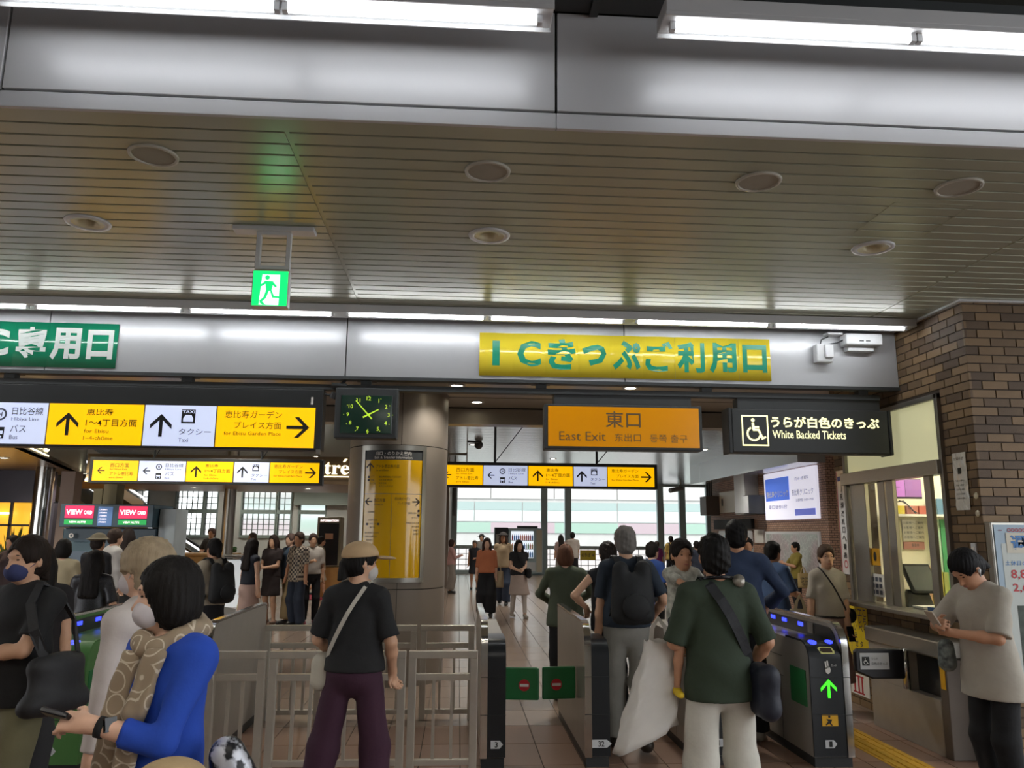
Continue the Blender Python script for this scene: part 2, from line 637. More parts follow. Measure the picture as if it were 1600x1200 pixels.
# round speakers and downlights in the slats
spk_m = M('speaker_mesh', '#a09e92', 0.75, var=0.05, bump=0.3, bscale=600)
for x, y, w in ((-1.579, 3.833, 'above the exit sign side'), (0.115, 3.874, 'in the middle of the slatted ceiling'),
                (1.571, 3.876, 'near the access hatch'), (2.677, 3.856, 'closest to the brick wall')):
    t = thing('ceiling_speaker', 'round flush ceiling speaker ' + w, 'speaker', (x, y, ZC), 'round ceiling speakers')
    MB().lathe([(0.102, 0.0), (0.122, 0.0), (0.119, -0.010), (0.105, -0.012)], (x, y, ZC), 32, True).build('ring', M('speaker_ring', '#b3b1a6', 0.45), t, smooth=True)
    MB().lathe([(0.0, -0.006), (0.05, -0.006), (0.105, -0.004)], (x, y, ZC), 32).build('grille', spk_m, t, smooth=True)
refl = M('downlight_reflector', '#d6d2b4', 0.35, 0.2)
for x, y, w in ((-2.326, 4.787, 'toward the green banner side'), (0.158, 4.787, 'in the middle bay'), (2.69, 4.787, 'toward the brick wall'), (-4.9, 4.787, 'beyond the green banner')):
    t = thing('downlight', 'lit recessed round downlight in the slats ' + w, 'light', (x, y, ZC), 'recessed downlights')
    MB().lathe([(0.094, 0.0), (0.134, 0.0), (0.130, -0.010), (0.098, -0.012)], (x, y, ZC), 32, True).build('trim_ring', white_pt, t, smooth=True)
    MB().lathe([(0.112, -0.0115), (0.090, -0.006), (0.0575, -0.002), (0.056, 0.05), (0.053, 0.11), (0.05, 0.14)], (x, y, ZC), 32).build('reflector', refl, t, smooth=True)
    MB().lathe([(0.0, 0.125), (0.03, 0.12), (0.055, 0.138), (0.0, 0.142)], (x, y, ZC), 24).build('lamp', downl, t, smooth=True)
    spot(t, x, y, ZC + 0.1, 40)

# ------------------------------------------------------------ brick wall with the staffed ticket window
brick_m = M('brown_brick', '#826a4c', 0.62, var=0.30, vscale=5, bump=0.25, bscale=180, rand=0.32, hexb='#584634')
mortar = M('mortar_dark', '#463c34', 0.9)
XW, YC, YE = 4.0, 5.875, 8.24
WY0, WY1, WZ0, WZ1 = 6.27, 7.98, 1.0, 2.83
core = MB()
core.box(XW + 0.008, 4.3, YC + 0.008, WY0, 0, 3.6)
core.box(XW + 0.008, 4.3, WY1, YE, 0, 3.6)
core.box(XW + 0.008, 4.3, WY0, WY1, WZ1, 3.6)
core.box(XW + 0.008, 4.3, WY0, WY1, 0, WZ0)
core.box(4.3, 7.0, YC + 0.008, YC + 0.3, 0, 3.6)
core.box(4.3, 7.0, YE - 0.2, YE, 0, 3.6)
wr = struct('wall_right', core, mortar, 'brown brick wall with the staffed ticket window')
BL, BH, BJ = 0.205, 0.060, 0.0098
PZ = BH + BJ


def brick_mesh(l, axis):
    b = MB()
    if axis == 'x':     # on the face X = XW, runs along Y
        b.box(0, 0.02, 0, l, 0, BH)
    else:
        b.box(0, l, 0, 0.02, 0, BH)
    return b.mesh('brick', brick_m)


bc, rest, nb = {}, MB(), 0
cand = []
for r in range(51):
    z = 0.004 + r * PZ
    off = (0.107 if r % 2 else 0.0)
    # face X = XW
    y = YC - off
    while y < YE:
        a, b = max(y, YC), min(y + BL, YE)
        y += BL + BJ
        if b - a < 0.03:
            continue
        if z + BH > WZ0 and z < WZ1 and b > WY0 and a < WY1:
            if a < WY0 - 0.03:
                b = WY0
            elif b > WY1 + 0.03:
                a = WY1
            else:
                continue
        cand.append(('x', a, b, z))
    x = XW - (0.107 if r % 2 == 0 else 0.0) + 0.0
    while x < 5.6:
        a, b = max(x, XW), x + BL
        x += BL + BJ
        if b - a < 0.03:
            continue
        cand.append(('y', a, b, z))
cand.sort(key=lambda q: (q[0] == 'y' and q[1] > 4.42, q[1] if q[0] == 'x' else 5.9 + (q[1] - 4.0) * 0.4))
for ax, a, b, z in cand:
    if nb < 300:
        key = (ax, round(b - a, 3))
        if key not in bc:
            bc[key] = brick_mesh(b - a, ax)
        inst(bc[key], 'brick', (XW + random.uniform(-.001, .001), a, z) if ax == 'x' else (a, YC + random.uniform(-.001, .001), z), wr)
        nb += 1
    elif ax == 'x':
        rest.box(XW, XW + 0.02, a, b, z, z + BH)
    else:
        rest.box(a, b, YC, YC + 0.02, z, z + BH)
tag(rest.build('bricks', brick_m, wr), kind='stuff')
MB().box(3.965, 4.0, YC, 6.86, ZC - 0.016, ZC + 0.004).box(3.965, 7.0, YC - 0.03, YC, ZC - 0.016, ZC + 0.004).build('ceiling_edge_trim', white_pt, wr)

# staffed window: frames, lintel, milk-white upper panel, panes
w1 = struct('window_1', MB().box(3.965, 4.06, WY0, WY0 + 0.045, WZ0, WZ1).box(3.965, 4.06, WY1 - 0.05, WY1, WZ0, WZ1).box(3.965, 4.06, WY0, WY1, WZ1 - 0.045, WZ1),
            steel_dk, 'steel framed staffed ticket window in the brown brick wall', 0.003)
MB().box(3.93, 4.06, WY0 + 0.02, WY1, 2.155, 2.275).build('lintel', steel, w1, 0.004)
milk = M('milk_white_panel', '#d9d6ae', 0.12, 0.0, coat=0.3, emit='#d8d4a4', estr=0.22)  # glow stands in for office light shining through the panel
MB().box(4.0, 4.012, WY0 + 0.045, WY1 - 0.05, 2.275, WZ1 - 0.045).build('upper_panel', milk, w1)
for a, b in ((7.61, 7.90), (7.25, 7.37), (7.10, 7.22), (6.51, 6.60)):
    MB().box(3.99, 4.03, a, b, 1.02, 2.155).build('mullion', steel, w1, 0.004)
glass = M('clear_glass', '#eef4f0', 0.02, 0.0, trans=1.0, ior=1.1)
for a, b in ((7.37, 7.61), (6.60, 7.10), (6.315, 6.51)):
    MB().box(4.02, 4.024, a, b, 1.03, 2.15).build('pane', glass, w1)
MB().box(3.80, 4.12, 6.36, 8.02, 0.985, 1.02).build('counter_shelf', steel, w1, 0.006)
# the office behind the window
off_w = M('office_wall', '#dcd7c4', 0.7, var=0.03)
struct('wall_office', MB().box(6.3, 6.4, 6.2, 8.1, 0, 3.2).box(4.3, 6.4, 8.03, 8.05, 0, 3.2).box(4.3, 6.4, 6.18, 6.20, 0, 3.2).box(4.3, 6.4, 6.2, 8.03, 2.9, 3.0),
       off_w, 'cream inner walls of the ticket office')
ol = thing('office_light', 'ceiling light inside the ticket office', 'light', (5.2, 7.1, 2.88))
MB().box(4.7, 5.9, 6.9, 7.3, 2.86, 2.9).build('diffuser', M('office_diffuser', '#ffffff', 0.5, emit='#fff3d8', estr=16.0), ol)

# ------------------------------------------------------------ hall beyond the gates
hall_m = M('hall_ceiling_panel', '#9b958b', 0.35, 0.3, var=0.03, vscale=2)
c2 = struct('ceiling_passage', MB().box(-9.5, 4.0, 6.95, 10.5, 3.30, 3.36).box(4.0, 8.5, 8.24, 10.5, 3.30, 3.36), hall_m, 'low panelled ceiling just past the gate fascia')
for y in (7.6, 8.3, 9.0, 9.7):
    MB().box(-9.5, 4.0, y, y + 0.008, 3.296, 3.3).build('joint', void, c2)
struct('trim_3', MB().box(-9.5, 8.5, 10.5, 10.75, 3.075, 3.75), M('beam_panel', '#8b8378', 0.4, 0.3, var=0.03), 'taupe cross beam past the round column')
MB().box(-9.5, 8.5, 10.494, 10.5, 3.282, 3.30).build('beam_shadow_gap', void, bpy.data.objects['trim_3'])
silver = M('hall_ceiling_silver', '#c4c8ca', 0.22, 0.65, var=0.02, vscale=1)
c3 = struct('ceiling_hall', MB().box(-13, 12, 10.75, 34, 3.78, 3.85), void, 'bright silver slatted ceiling of the far hall')
sm = MB().box(-12.9, 10.9, 0.012, 0.448, 3.70, 3.72).mesh('slat', silver)
for j in range(51):
    inst(sm, 'slat', (0, 10.8 + 0.46 * j, 0), c3)
struct('trim_4', MB().box(7.0, 7.6, 16, 23.75, 3.14, 3.8), silver, 'lower silver soffit along the poster wall')
dl2 = [(-4.0, 22.3, 3.7), (-6.2, 23.0, 3.7), (-8.6, 20.4, 3.7), (-3.4, 18.2, 2.60), (-5.9, 18.2, 2.60), (-2.4, 14.5, 3.70), (-4.6, 18.4, 3.7), (2.6, 22, 3.7), (6.0, 19, 3.7), (6.2, 27, 3.7), (5.6, 10.0, 3.30), (-4.5, 8.6, 3.30), (2.0, 29, 3.7), (-6.0, 11.6, 3.7), (0.202, 10.03, 3.30), (-0.05, 8.88, 3.30), (1.94, 8.83, 3.30), (0.3, 18.7, 3.70), (5.4, 14.6, 3.70), (3.9, 15.0, 3.7), (2.4, 18.7, 3.7), (0.3, 25, 3.7), (4.6, 25, 3.7), (-3.8, 12.2, 3.7)]  # includes unseen downlights added to brighten the hall and the shop side
DLN = ['added behind the information kiosk', 'added before the lattice windows', 'added beside the upper escalator', 'added under the shop soffit near the letters', 'added under the shop soffit near the steel post', 'over the crowd by the checked shirt', 'added over the information kiosk approach', 'added over the middle of the hall floor', 'added over the neighbourhood map', 'added before the right far mullion',
       'added behind the ticket office', 'added over the ponytail woman', 'added over the drink vending machine', 'added over the cash machine queue', 'between column and amber sign', 'next to the round column top',
       'above the amber sign', 'beside the thin hanging frame', 'over the recess by the poster wall', 'left of the poster wall soffit', 'behind the amber sign', 'over the hall toward the dark vending machine', 'before the tall far mullions', 'over the hall sign near the shop letters']
for k, (x, y, z) in enumerate(dl2):
    t = thing('downlight', 'small lit downlight past the gates, %s' % DLN[k], 'light', (x, y, z), 'downlights past the gates')
    MB().lathe([(0.06, 0.0), (0.10, 0.0), (0.095, -0.010), (0.065, -0.010)], (x, y, z), 20, True).build('trim_ring', white_pt, t, smooth=True)
    MB().lathe([(0.0, -0.003), (0.066, -0.003)], (x, y, z), 20).build('lamp', downl, t)
    spot(t, x, y, z - 0.02, 40 if (z < 3.5 and x < 1) else 110)

# round column with the curved information board
colm = M('column_panel', '#857c72', 0.42, 0.3, var=0.02, vscale=2)
CX, CY, CR = -0.735, 9.62, 0.583
cm = MB()
gaps = 0.004
co = struct('column', MB().cyl((CX, CY, 0), (CX, CY, 3.32), CR - 0.012, n=48), void, 'round taupe metal clad column past the gates', auto=True)


def arc_panel(a0, a1, z0, z1, r, t, n=16):
    b = MB()
    v, f = [], []
    for i in range(n + 1):
        a = a0 + (a1 - a0) * i / n
        for rr in (r, r - t):
            for z in (z0, z1):
                v.append((CX + rr * math.sin(a), CY - rr * math.cos(a), z))
    for i in range(n):
        o, p = 4 * i, 4 * i + 4
        f += [(o, p, p + 1, o + 1), (o + 3, p + 3, p + 2, o + 2), (o + 1, p + 1, p + 3, o + 3), (o + 2, p + 2, p, o)]
    f += [(0, 1, 3, 2), (4 * n + 2, 4 * n + 3, 4 * n + 1, 4 * n)]
    return b.add(v, f)


q = math.pi / 2
for k in range(4):
    a = -math.pi + k * q + 0.12
    for z0, z1 in ((0.0, 1.02), (1.03, 2.62), (2.63, 3.32)):
        arc_panel(a + 0.005, a + q - 0.005, z0, z1, CR, 0.012).build('cladding_panel', colm, co, auto=True)


def column_face(u, v, d=0):             # u in metres along the curve
    a = u / CR - 0.03
    r = CR + 0.018 + d
    return (CX + r * math.sin(a), CY - r * math.cos(a), v)


ib = thing('information_board', 'curved yellow exit and transfer information board on the round column', 'sign', (CX, CY - CR, 1.1))
A0, A1 = -0.375 / CR - 0.03, 0.375 / CR - 0.03
arc_panel(A0, A1, 1.10, 2.62, CR + 0.016, 0.014, 24).build('backing', steel_dk, ib, auto=True)
for a, b, z0, z1 in ((A0, A0 + 0.075, 1.10, 2.62), (A1 - 0.075, A1, 1.10, 2.62), (A0, A1, 2.565, 2.62), (A0, A1, 1.10, 1.15)):
    arc_panel(a, b, z0, z1, CR + 0.03, 0.014, 24).build('frame', steel, ib, auto=True)
arc_panel(A0 + 0.076, A1 - 0.076, 2.455, 2.564, CR + 0.018, 0.004, 24).build('header', dark_pt, ib, auto=True)
gloss_y = M('board_yellow', '#dba90a', 0.12, 0.0, coat=0.6)
arc_panel(A0 + 0.076, A1 - 0.076, 2.075, 2.453, CR + 0.018, 0.004, 24).build('panel', gloss_y, ib, auto=True)
arc_panel(A0 + 0.076, -0.034, 1.151, 2.067, CR + 0.018, 0.004, 16).build('panel', gloss_y, ib, auto=True)
arc_panel(-0.026, A1 - 0.076, 1.151, 2.067, CR + 0.018, 0.004, 16).build('panel', gloss_y, ib, auto=True)
mb = MB()
text(mb, column_face, '出口・のりかえ案内', -0.2, 2.505, 0.2, 2.55, bold=0.02)
text(mb, column_face, 'Exit & Transfer Information', -0.21, 2.465, 0.21, 2.497, bold=0.01)
mb.build('lettering', paper, ib)
mb = MB()
arrow(mb, column_face, -0.265, 2.375, 0.10, 0)
arrow(mb, column_face, -0.27, 1.985, 0.09, 90)
arrow(mb, column_face, 0.27, 1.985, 0.09, -90)
text(mb, column_face, 'アトレ恵比寿方面', -0.19, 2.36, 0.07, 2.40)
text(mb, column_face, 'for atré Ebisu', -0.19, 2.325, -0.05, 2.345)
text(mb, column_face, '西口方面', -0.2, 1.98, -0.07, 2.02)
text(mb, column_face, 'for West Exit', -0.2, 1.945, -0.09, 1.962)
text(mb, column_face, '恵比寿ガーデン', 0.03, 2.0, 0.2, 2.035)
text(mb, column_face, 'プレイス方面', 0.06, 1.95, 0.2, 1.985)
rows = [(-0.29, 1.83), (-0.29, 1.72), (-0.29, 1.645), (-0.29, 1.60), (-0.29, 1.555)]
for u, v, s in ((-0.15, 2.25, '恵比寿郵便局 渋谷区役所'), (-0.15, 2.215, '日比谷線 恵比寿'), (-0.15, 2.18, '区民会館'), (-0.15, 2.145, 'タクシーのりば'),
                (-0.25, 2.255, 'バス'), (-0.25, 2.215, '交番'), (-0.25, 2.18, 'トイレ'), (-0.27, 1.86, '日比谷線'), (-0.26, 1.77, '区役所方面'),
                (-0.24, 1.73, 'バス タクシー'), (-0.24, 1.69, '地下鉄'), (-0.3, 1.63, '恵比寿西口交差点'), (-0.3, 1.59, '代官山方面出口'), (-0.28, 1.55, '駒沢通り')):
    text(mb, column_face, s, u, v, h=0.02)
for v, s in ((1.85, '目黒方面バス'), (1.80, 'タクシー'), (1.74, '防衛研究所方面'), (1.70, '恵比寿南'), (1.66, '美術館'), (1.62, '区民館')):
    text(mb, column_face, s, 0.31, v, h=0.02, align='r')
mb.mark()
for u, v in ((-0.275, 2.26), (-0.275, 2.225), (-0.275, 1.735), (-0.14, 1.735), (0.30, 1.885), (0.30, 1.835)):
    rect(mb, column_face, u - 0.013, v - 0.012, u + 0.013, v + 0.012)
mb.build('lettering', ink_br, ib)

# far window wall with daylight
fr = M('window_frame_dark', '#b2c2c2', 0.5, 0.1)
w2 = struct('window_2', MB().box(-0.3, 10.6, 33.0, 33.12, 0.0, 0.16).box(-0.3, 10.6, 33.0, 33.12, 1.0, 1.14).box(-0.3, 10.6, 33.0, 33.12, 3.60, 3.8), fr,
            'wide daylight window wall at the end of the hall')
for x in (-0.2, 3.53, 4.52, 8.41, 9.35, 10.5):
    MB().box(x - 0.13, x + 0.13, 32.95, 33.15, 0, 3.8).build('mullion', fr, w2)
gl2 = M('window_glass', '#f4fbfa', 0.0, 0.0, trans=1.0, ior=1.02)
for a, b in ((-0.07, 3.4), (3.66, 4.39), (4.65, 8.28), (8.54, 9.22), (9.48, 10.37)):
    MB().box(a, b, 33.05, 33.06, 1.14, 3.6).build('pane', gl2, w2)
    lat = MB()
    x = a + 0.1
    while x < b:
        lat.box(x - 0.012, x + 0.012, 32.99, 33.01, 0.16, 1.0)
        x += 0.30
    for z in (0.36, 0.58, 0.80):
        lat.box(a, b, 32.99, 33.01, z - 0.012, z + 0.012)
    lat.build('lattice', M('lattice_grey', '#8d9290', 0.5, 0.3), w2)
struct('wall_end', MB().box(-2.9, -0.3, 24.3, 33.1, 0, 3.8).box(10.6, 14, 33.0, 33.2, 0, 3.8), M('hall_wall_taupe', '#776b60', 0.6, var=0.05), 'taupe wall between the window walls')

# poster wall of small bricks
small_brick = bpy.data.materials.new('small_brick_tile')
small_brick.use_nodes = True
nt = small_brick.node_tree
bt = nt.nodes.new('ShaderNodeTexBrick')
bt.inputs['Color1'].default_value = lin('#b08d78')
bt.inputs['Color2'].default_value = lin('#9a7660')
bt.inputs['Mortar'].default_value = lin('#4a3c34')
bt.inputs['Scale'].default_value = 1.0
bt.inputs['Mortar Size'].default_value = 0.006
bt.inputs['Brick Width'].default_value = 0.11
bt.inputs['Row Height'].default_value = 0.05
tcn = nt.nodes.new('ShaderNodeTexCoord')
sx = nt.nodes.new('ShaderNodeSeparateXYZ')
cb = nt.nodes.new('ShaderNodeCombineXYZ')
ad = nt.nodes.new('ShaderNodeMath')
nt.links.new(tcn.outputs['Object'], sx.inputs[0])
nt.links.new(sx.outputs['X'], ad.inputs[0])
nt.links.new(sx.outputs['Y'], ad.inputs[1])
nt.links.new(ad.outputs[0], cb.inputs['X'])
nt.links.new(sx.outputs['Z'], cb.inputs['Y'])
nt.links.new(cb.outputs[0], bt.inputs['Vector'])
nt.links.new(bt.outputs['Color'], nt.nodes['Principled BSDF'].inputs['Base Color'])
nt.nodes['Principled BSDF'].inputs['Roughness'].default_value = 0.6
struct('wall_poster', MB().box(7.6, 10.9, 16.05, 23.75, 0, 3.8), small_brick, 'small brown brick wall with large posters in the hall')
struct('wall_side', MB().box(10.9, 11.1, 16.05, 33.1, 0, 3.8), M('hall_wall_taupe'), 'taupe side wall at the right end of the far windows')
struct('wall_recess', MB().box(8.3, 8.5, 8.2, 16.05, 0, 3.8), M('hall_wall_taupe'), 'taupe recess wall behind the ticket office')

# left side: platform-side wall of the concourse, shop fronts, windows
struct('wall_concourse', MB().box(-13.2, -13.0, 6.9, 34, 0, 3.9), M('hall_wall_taupe'), 'taupe far side wall of the concourse')
lw = MB()
lw.box(-13, -2.9, 24.3, 24.5, 0, 1.5)
lw.box(-13, -2.9, 24.3, 24.5, 2.82, 3.8)
wins = [(-8.36, -7.60), (-7.52, -7.18), (-6.44, -5.47), (-5.38, -5.02), (-4.75, -4.0), (-10.2, -9.2)]
edges = [-13] + [e for a, b in sorted(wins) for e in (a, b)] + [-2.9]
for a, b in zip(edges[::2], edges[1::2]):
    lw.box(a, b, 24.3, 24.5, 1.5, 2.82)
struct('wall_shop_end', lw, M('pale_wall', '#aeb0aa', 0.6, var=0.04), 'pale wall with lattice windows behind the escalator')
frost = M('frosted_pane', '#f2f6f4', 0.35, 0.0, trans=1.0, ior=1.05)
gfr = M('window_frame_green', '#7d8a84', 0.5, 0.1)
pm = {}
for k, (a, b) in enumerate(wins):
    w = struct('window_%d' % (k + 3), MB().box(a, b, 24.26, 24.36, 2.15, 2.27).box(a - .04, a, 24.26, 24.36, 1.46, 2.86).box(b, b + .04, 24.26, 24.36, 1.46, 2.86).box(a, b, 24.26, 24.36, 1.44, 1.53).box(a, b, 24.26, 24.36, 2.79, 2.86),
               gfr, ['lattice window of frosted panes behind the escalator', 'narrow lattice window beside the escalator', 'lattice window of frosted panes past the steel post',
                     'narrow lattice window past the steel post', 'bright open window beside the information kiosk', 'lattice window above the escalator handrail'][k])
    nc = max(1, round((b - a) / 0.165))
    if k == 4:
        nc = 1
    for z0, z1, nr in ((1.53, 2.15, 4), (2.27, 2.79, 3)):
        if k == 4:
            nr = 1
        pw, ph = (b - a) / nc, (z1 - z0) / nr
        key = (round(pw, 4), round(ph, 4))
        if key not in pm:
            pm[key] = MB().box(0.012, pw - 0.012, 0, 0.006, 0.012, ph - 0.012).mesh('pane', frost)
        mu = MB()
        for i in range(nc):
            for j in range(nr):
                inst(pm[key], 'pane', (a + i * pw, 24.30, z0 + j * ph), w)
        for i in range(1, nc):
            mu.box(a + i * pw - 0.012, a + i * pw + 0.012, 24.285, 24.315, z0, z1)
        for j in range(1, nr):
            mu.box(a, b, 24.285, 24.315, z0 + j * ph - 0.012, z0 + j * ph + 0.012)
        if mu.v:
            mu.build('muntin', gfr, w)
wood = M('light_wood', '#a5824f', 0.45, var=0.15, vscale=6, stretch=(0.3, 1, 6))
struct('trim_5', MB().box(-9.2, -2.6, 20.0, 20.25, 2.63, 2.82), wood, 'light wood header beam over the shop entrance')
shopf = M('shop_fascia_brown', '#6d5c48', 0.35, 0.2, var=0.04)
sf = struct('trim_6', MB().box(-7.5, -1.0, 16.5, 16.7, 2.66, 3.16), shopf, 'brown shop fascia with glowing serif letters')
struct('trim_7', MB().box(-7.5, -1.0, 16.48, 20.2, 2.60, 2.66), M('shop_soffit', '#8a7458', 0.4, var=0.05), 'tan soffit under the shop fascia')
glow = M('glowing_letters', '#fff6d0', 0.4, emit='#fff1c0', estr=2.2)
mb = MB()
pl = face_y(16.49)
text(mb, pl, '\U0001D41A\U0001D42D\U0001D42B\U0001D41E', -2.98, 2.80, -2.27, 3.05, d=0.01)
mb.mark()
poly(mb, pl, [(-2.40, 3.06), (-2.36, 3.06), (-2.31, 3.12), (-2.36, 3.12)], 0.01)
mb.mark()
rect(mb, pl, -2.98, 2.745, -2.26, 2.765, 0.01)
mb.build('lettering', glow, sf)
# angled fascia of the shop at far left with soffit and lights
af = MB()
A, B = Vector((-5.35, 9.0, 0)), Vector((-7.75, 17.0, 0))
dirv = (B - A).normalized()
nrm = Vector((-dirv.y, dirv.x, 0))
if nrm.x < 0:
    nrm = -nrm
t2 = nrm * -0.12
af.hexa([A + Vector((0, 0, 2.76)), A + t2 + Vector((0, 0, 2.76)), B + t2 + Vector((0, 0, 2.76)), B + Vector((0, 0, 2.76)),
         A + Vector((0, 0, 3.8)), A + t2 + Vector((0, 0, 3.8)), B + t2 + Vector((0, 0, 3.8)), B + Vector((0, 0, 3.8))])
wf = struct('trim_8', af, M('fascia_white_gloss', '#b9bab0', 0.25, 0.2), 'white angled shop fascia with glowing serif letters')


def ang_face(u, v, d=0):
    p = A + dirv * u + nrm * (0.005 + d)
    return (p.x, p.y, v)


mb = MB()
text(mb, ang_face, '\U0001D41A\U0001D42D\U0001D42B\U0001D41E', 2.6, 2.85, 4.3, 3.15, d=0.01)
mb.mark()
rect(mb, ang_face, 2.6, 2.79, 4.3, 2.81, 0.01)
mb.build('lettering', glow, wf)
sof = MB().add([(-5.35, 9, 2.76), (-13, 9, 2.76), (-13, 17.0, 2.76), (-7.75, 17.0, 2.76), (-5.35, 9, 2.82), (-13, 9, 2.82), (-13, 17.0, 2.82), (-7.75, 17.0, 2.82)],
                [(0, 1, 2, 3), (7, 6, 5, 4), (0, 4, 5, 1), (1, 5, 6, 2), (2, 6, 7, 3), (3, 7, 4, 0)])
struct('trim_9', sof, M('soffit_bronze', '#7d6a55', 0.3, 0.4, var=0.04), 'bronze soffit with downlights over the far-left shop')
for k, (x, y) in enumerate(((-7.22, 13.04), (-7.66, 15.15), (-8.4, 16.6), (-7.5, 16.4))):
    t = thing('downlight', ['first', 'second', 'third', 'farthest'][k] + ' small lit downlight along the bronze shop soffit', 'light', (x, y, 2.76), 'downlights in the bronze soffit')
    MB().lathe([(0.06, 0.0), (0.10, 0.0), (0.095, -0.010), (0.065, -0.010)], (x, y, 2.76), 20, True).build('trim_ring', white_pt, t, smooth=True)
    MB().lathe([(0.0, -0.003), (0.066, -0.003)], (x, y, 2.76), 20).build('lamp', downl, t)
    spot(t, x, y, 2.74, 60, (1, .85, .62))

# ============================================================ hanging signs over the gates
SY = 6.95
SF = 6.90       # front face of the sign panels
rail = thing('sign_rail', 'long dark rail carrying the hanging signs under the fascia', 'rail', (0, SY, 2.9))
MB().box(-5.2, 3.83, 6.90, 6.99, 2.868, 2.918).build('bar', dark_pt, rail, 0.004)
for x in (-3.86, -2.378, -0.837, 0.712, 2.216, 3.676):
    MB().box(x - 0.045, x + 0.045, 6.90, 6.98, 2.918, 2.965).build('post', dark_pt, rail)
    MB().box(x - 0.085, x + 0.085, 6.89, 6.99, 2.957, 2.968).build('flange', dark_pt, rail)


def bus_icon(mb, pl, u, v, s):
    rect(mb, pl, u - s * .5, v - s * .5, u + s * .5, v + s * .5)


def person_wheelchair(mb, pl, u, v, s, d=0.004):
    disc(mb, pl, u - .08 * s, v + .36 * s, .07 * s, d, 14)
    poly(mb, pl, [(u - .13 * s, v + .26 * s), (u - .04 * s, v + .26 * s), (u - .02 * s, v + .02 * s), (u - .11 * s, v + .02 * s)], d)
    poly(mb, pl, [(u - .06 * s, v + .14 * s), (u + .14 * s, v + .14 * s), (u + .14 * s, v + .07 * s), (u - .06 * s, v + .07 * s)], d)
    poly(mb, pl, [(u - .10 * s, v + .05 * s), (u + .14 * s, v + .05 * s), (u + .14 * s, v - .03 * s), (u - .10 * s, v - .03 * s)], d)
    poly(mb, pl, [(u + .08 * s, v + .0 * s), (u + .15 * s, v + .03 * s), (u + .27 * s, v - .24 * s), (u + .20 * s, v - .28 * s)], d)
    poly(mb, pl, [(u + .20 * s, v - .28 * s), (u + .37 * s, v - .21 * s), (u + .39 * s, v - .27 * s), (u + .22 * s, v - .35 * s)], d)
    n = 22
    vv, ff = [], []
    for i in range(n + 1):
        t = math.radians(115 + 235 * i / n)
        for r in (.27 * s, .20 * s):
            vv.append(pl(u - .06 * s + r * math.cos(t), v - .13 * s + r * math.sin(t), d))
    for i in range(n):
        ff.append((2 * i, 2 * i + 2, 2 * i + 3, 2 * i + 1))
    mb.add(vv, ff)


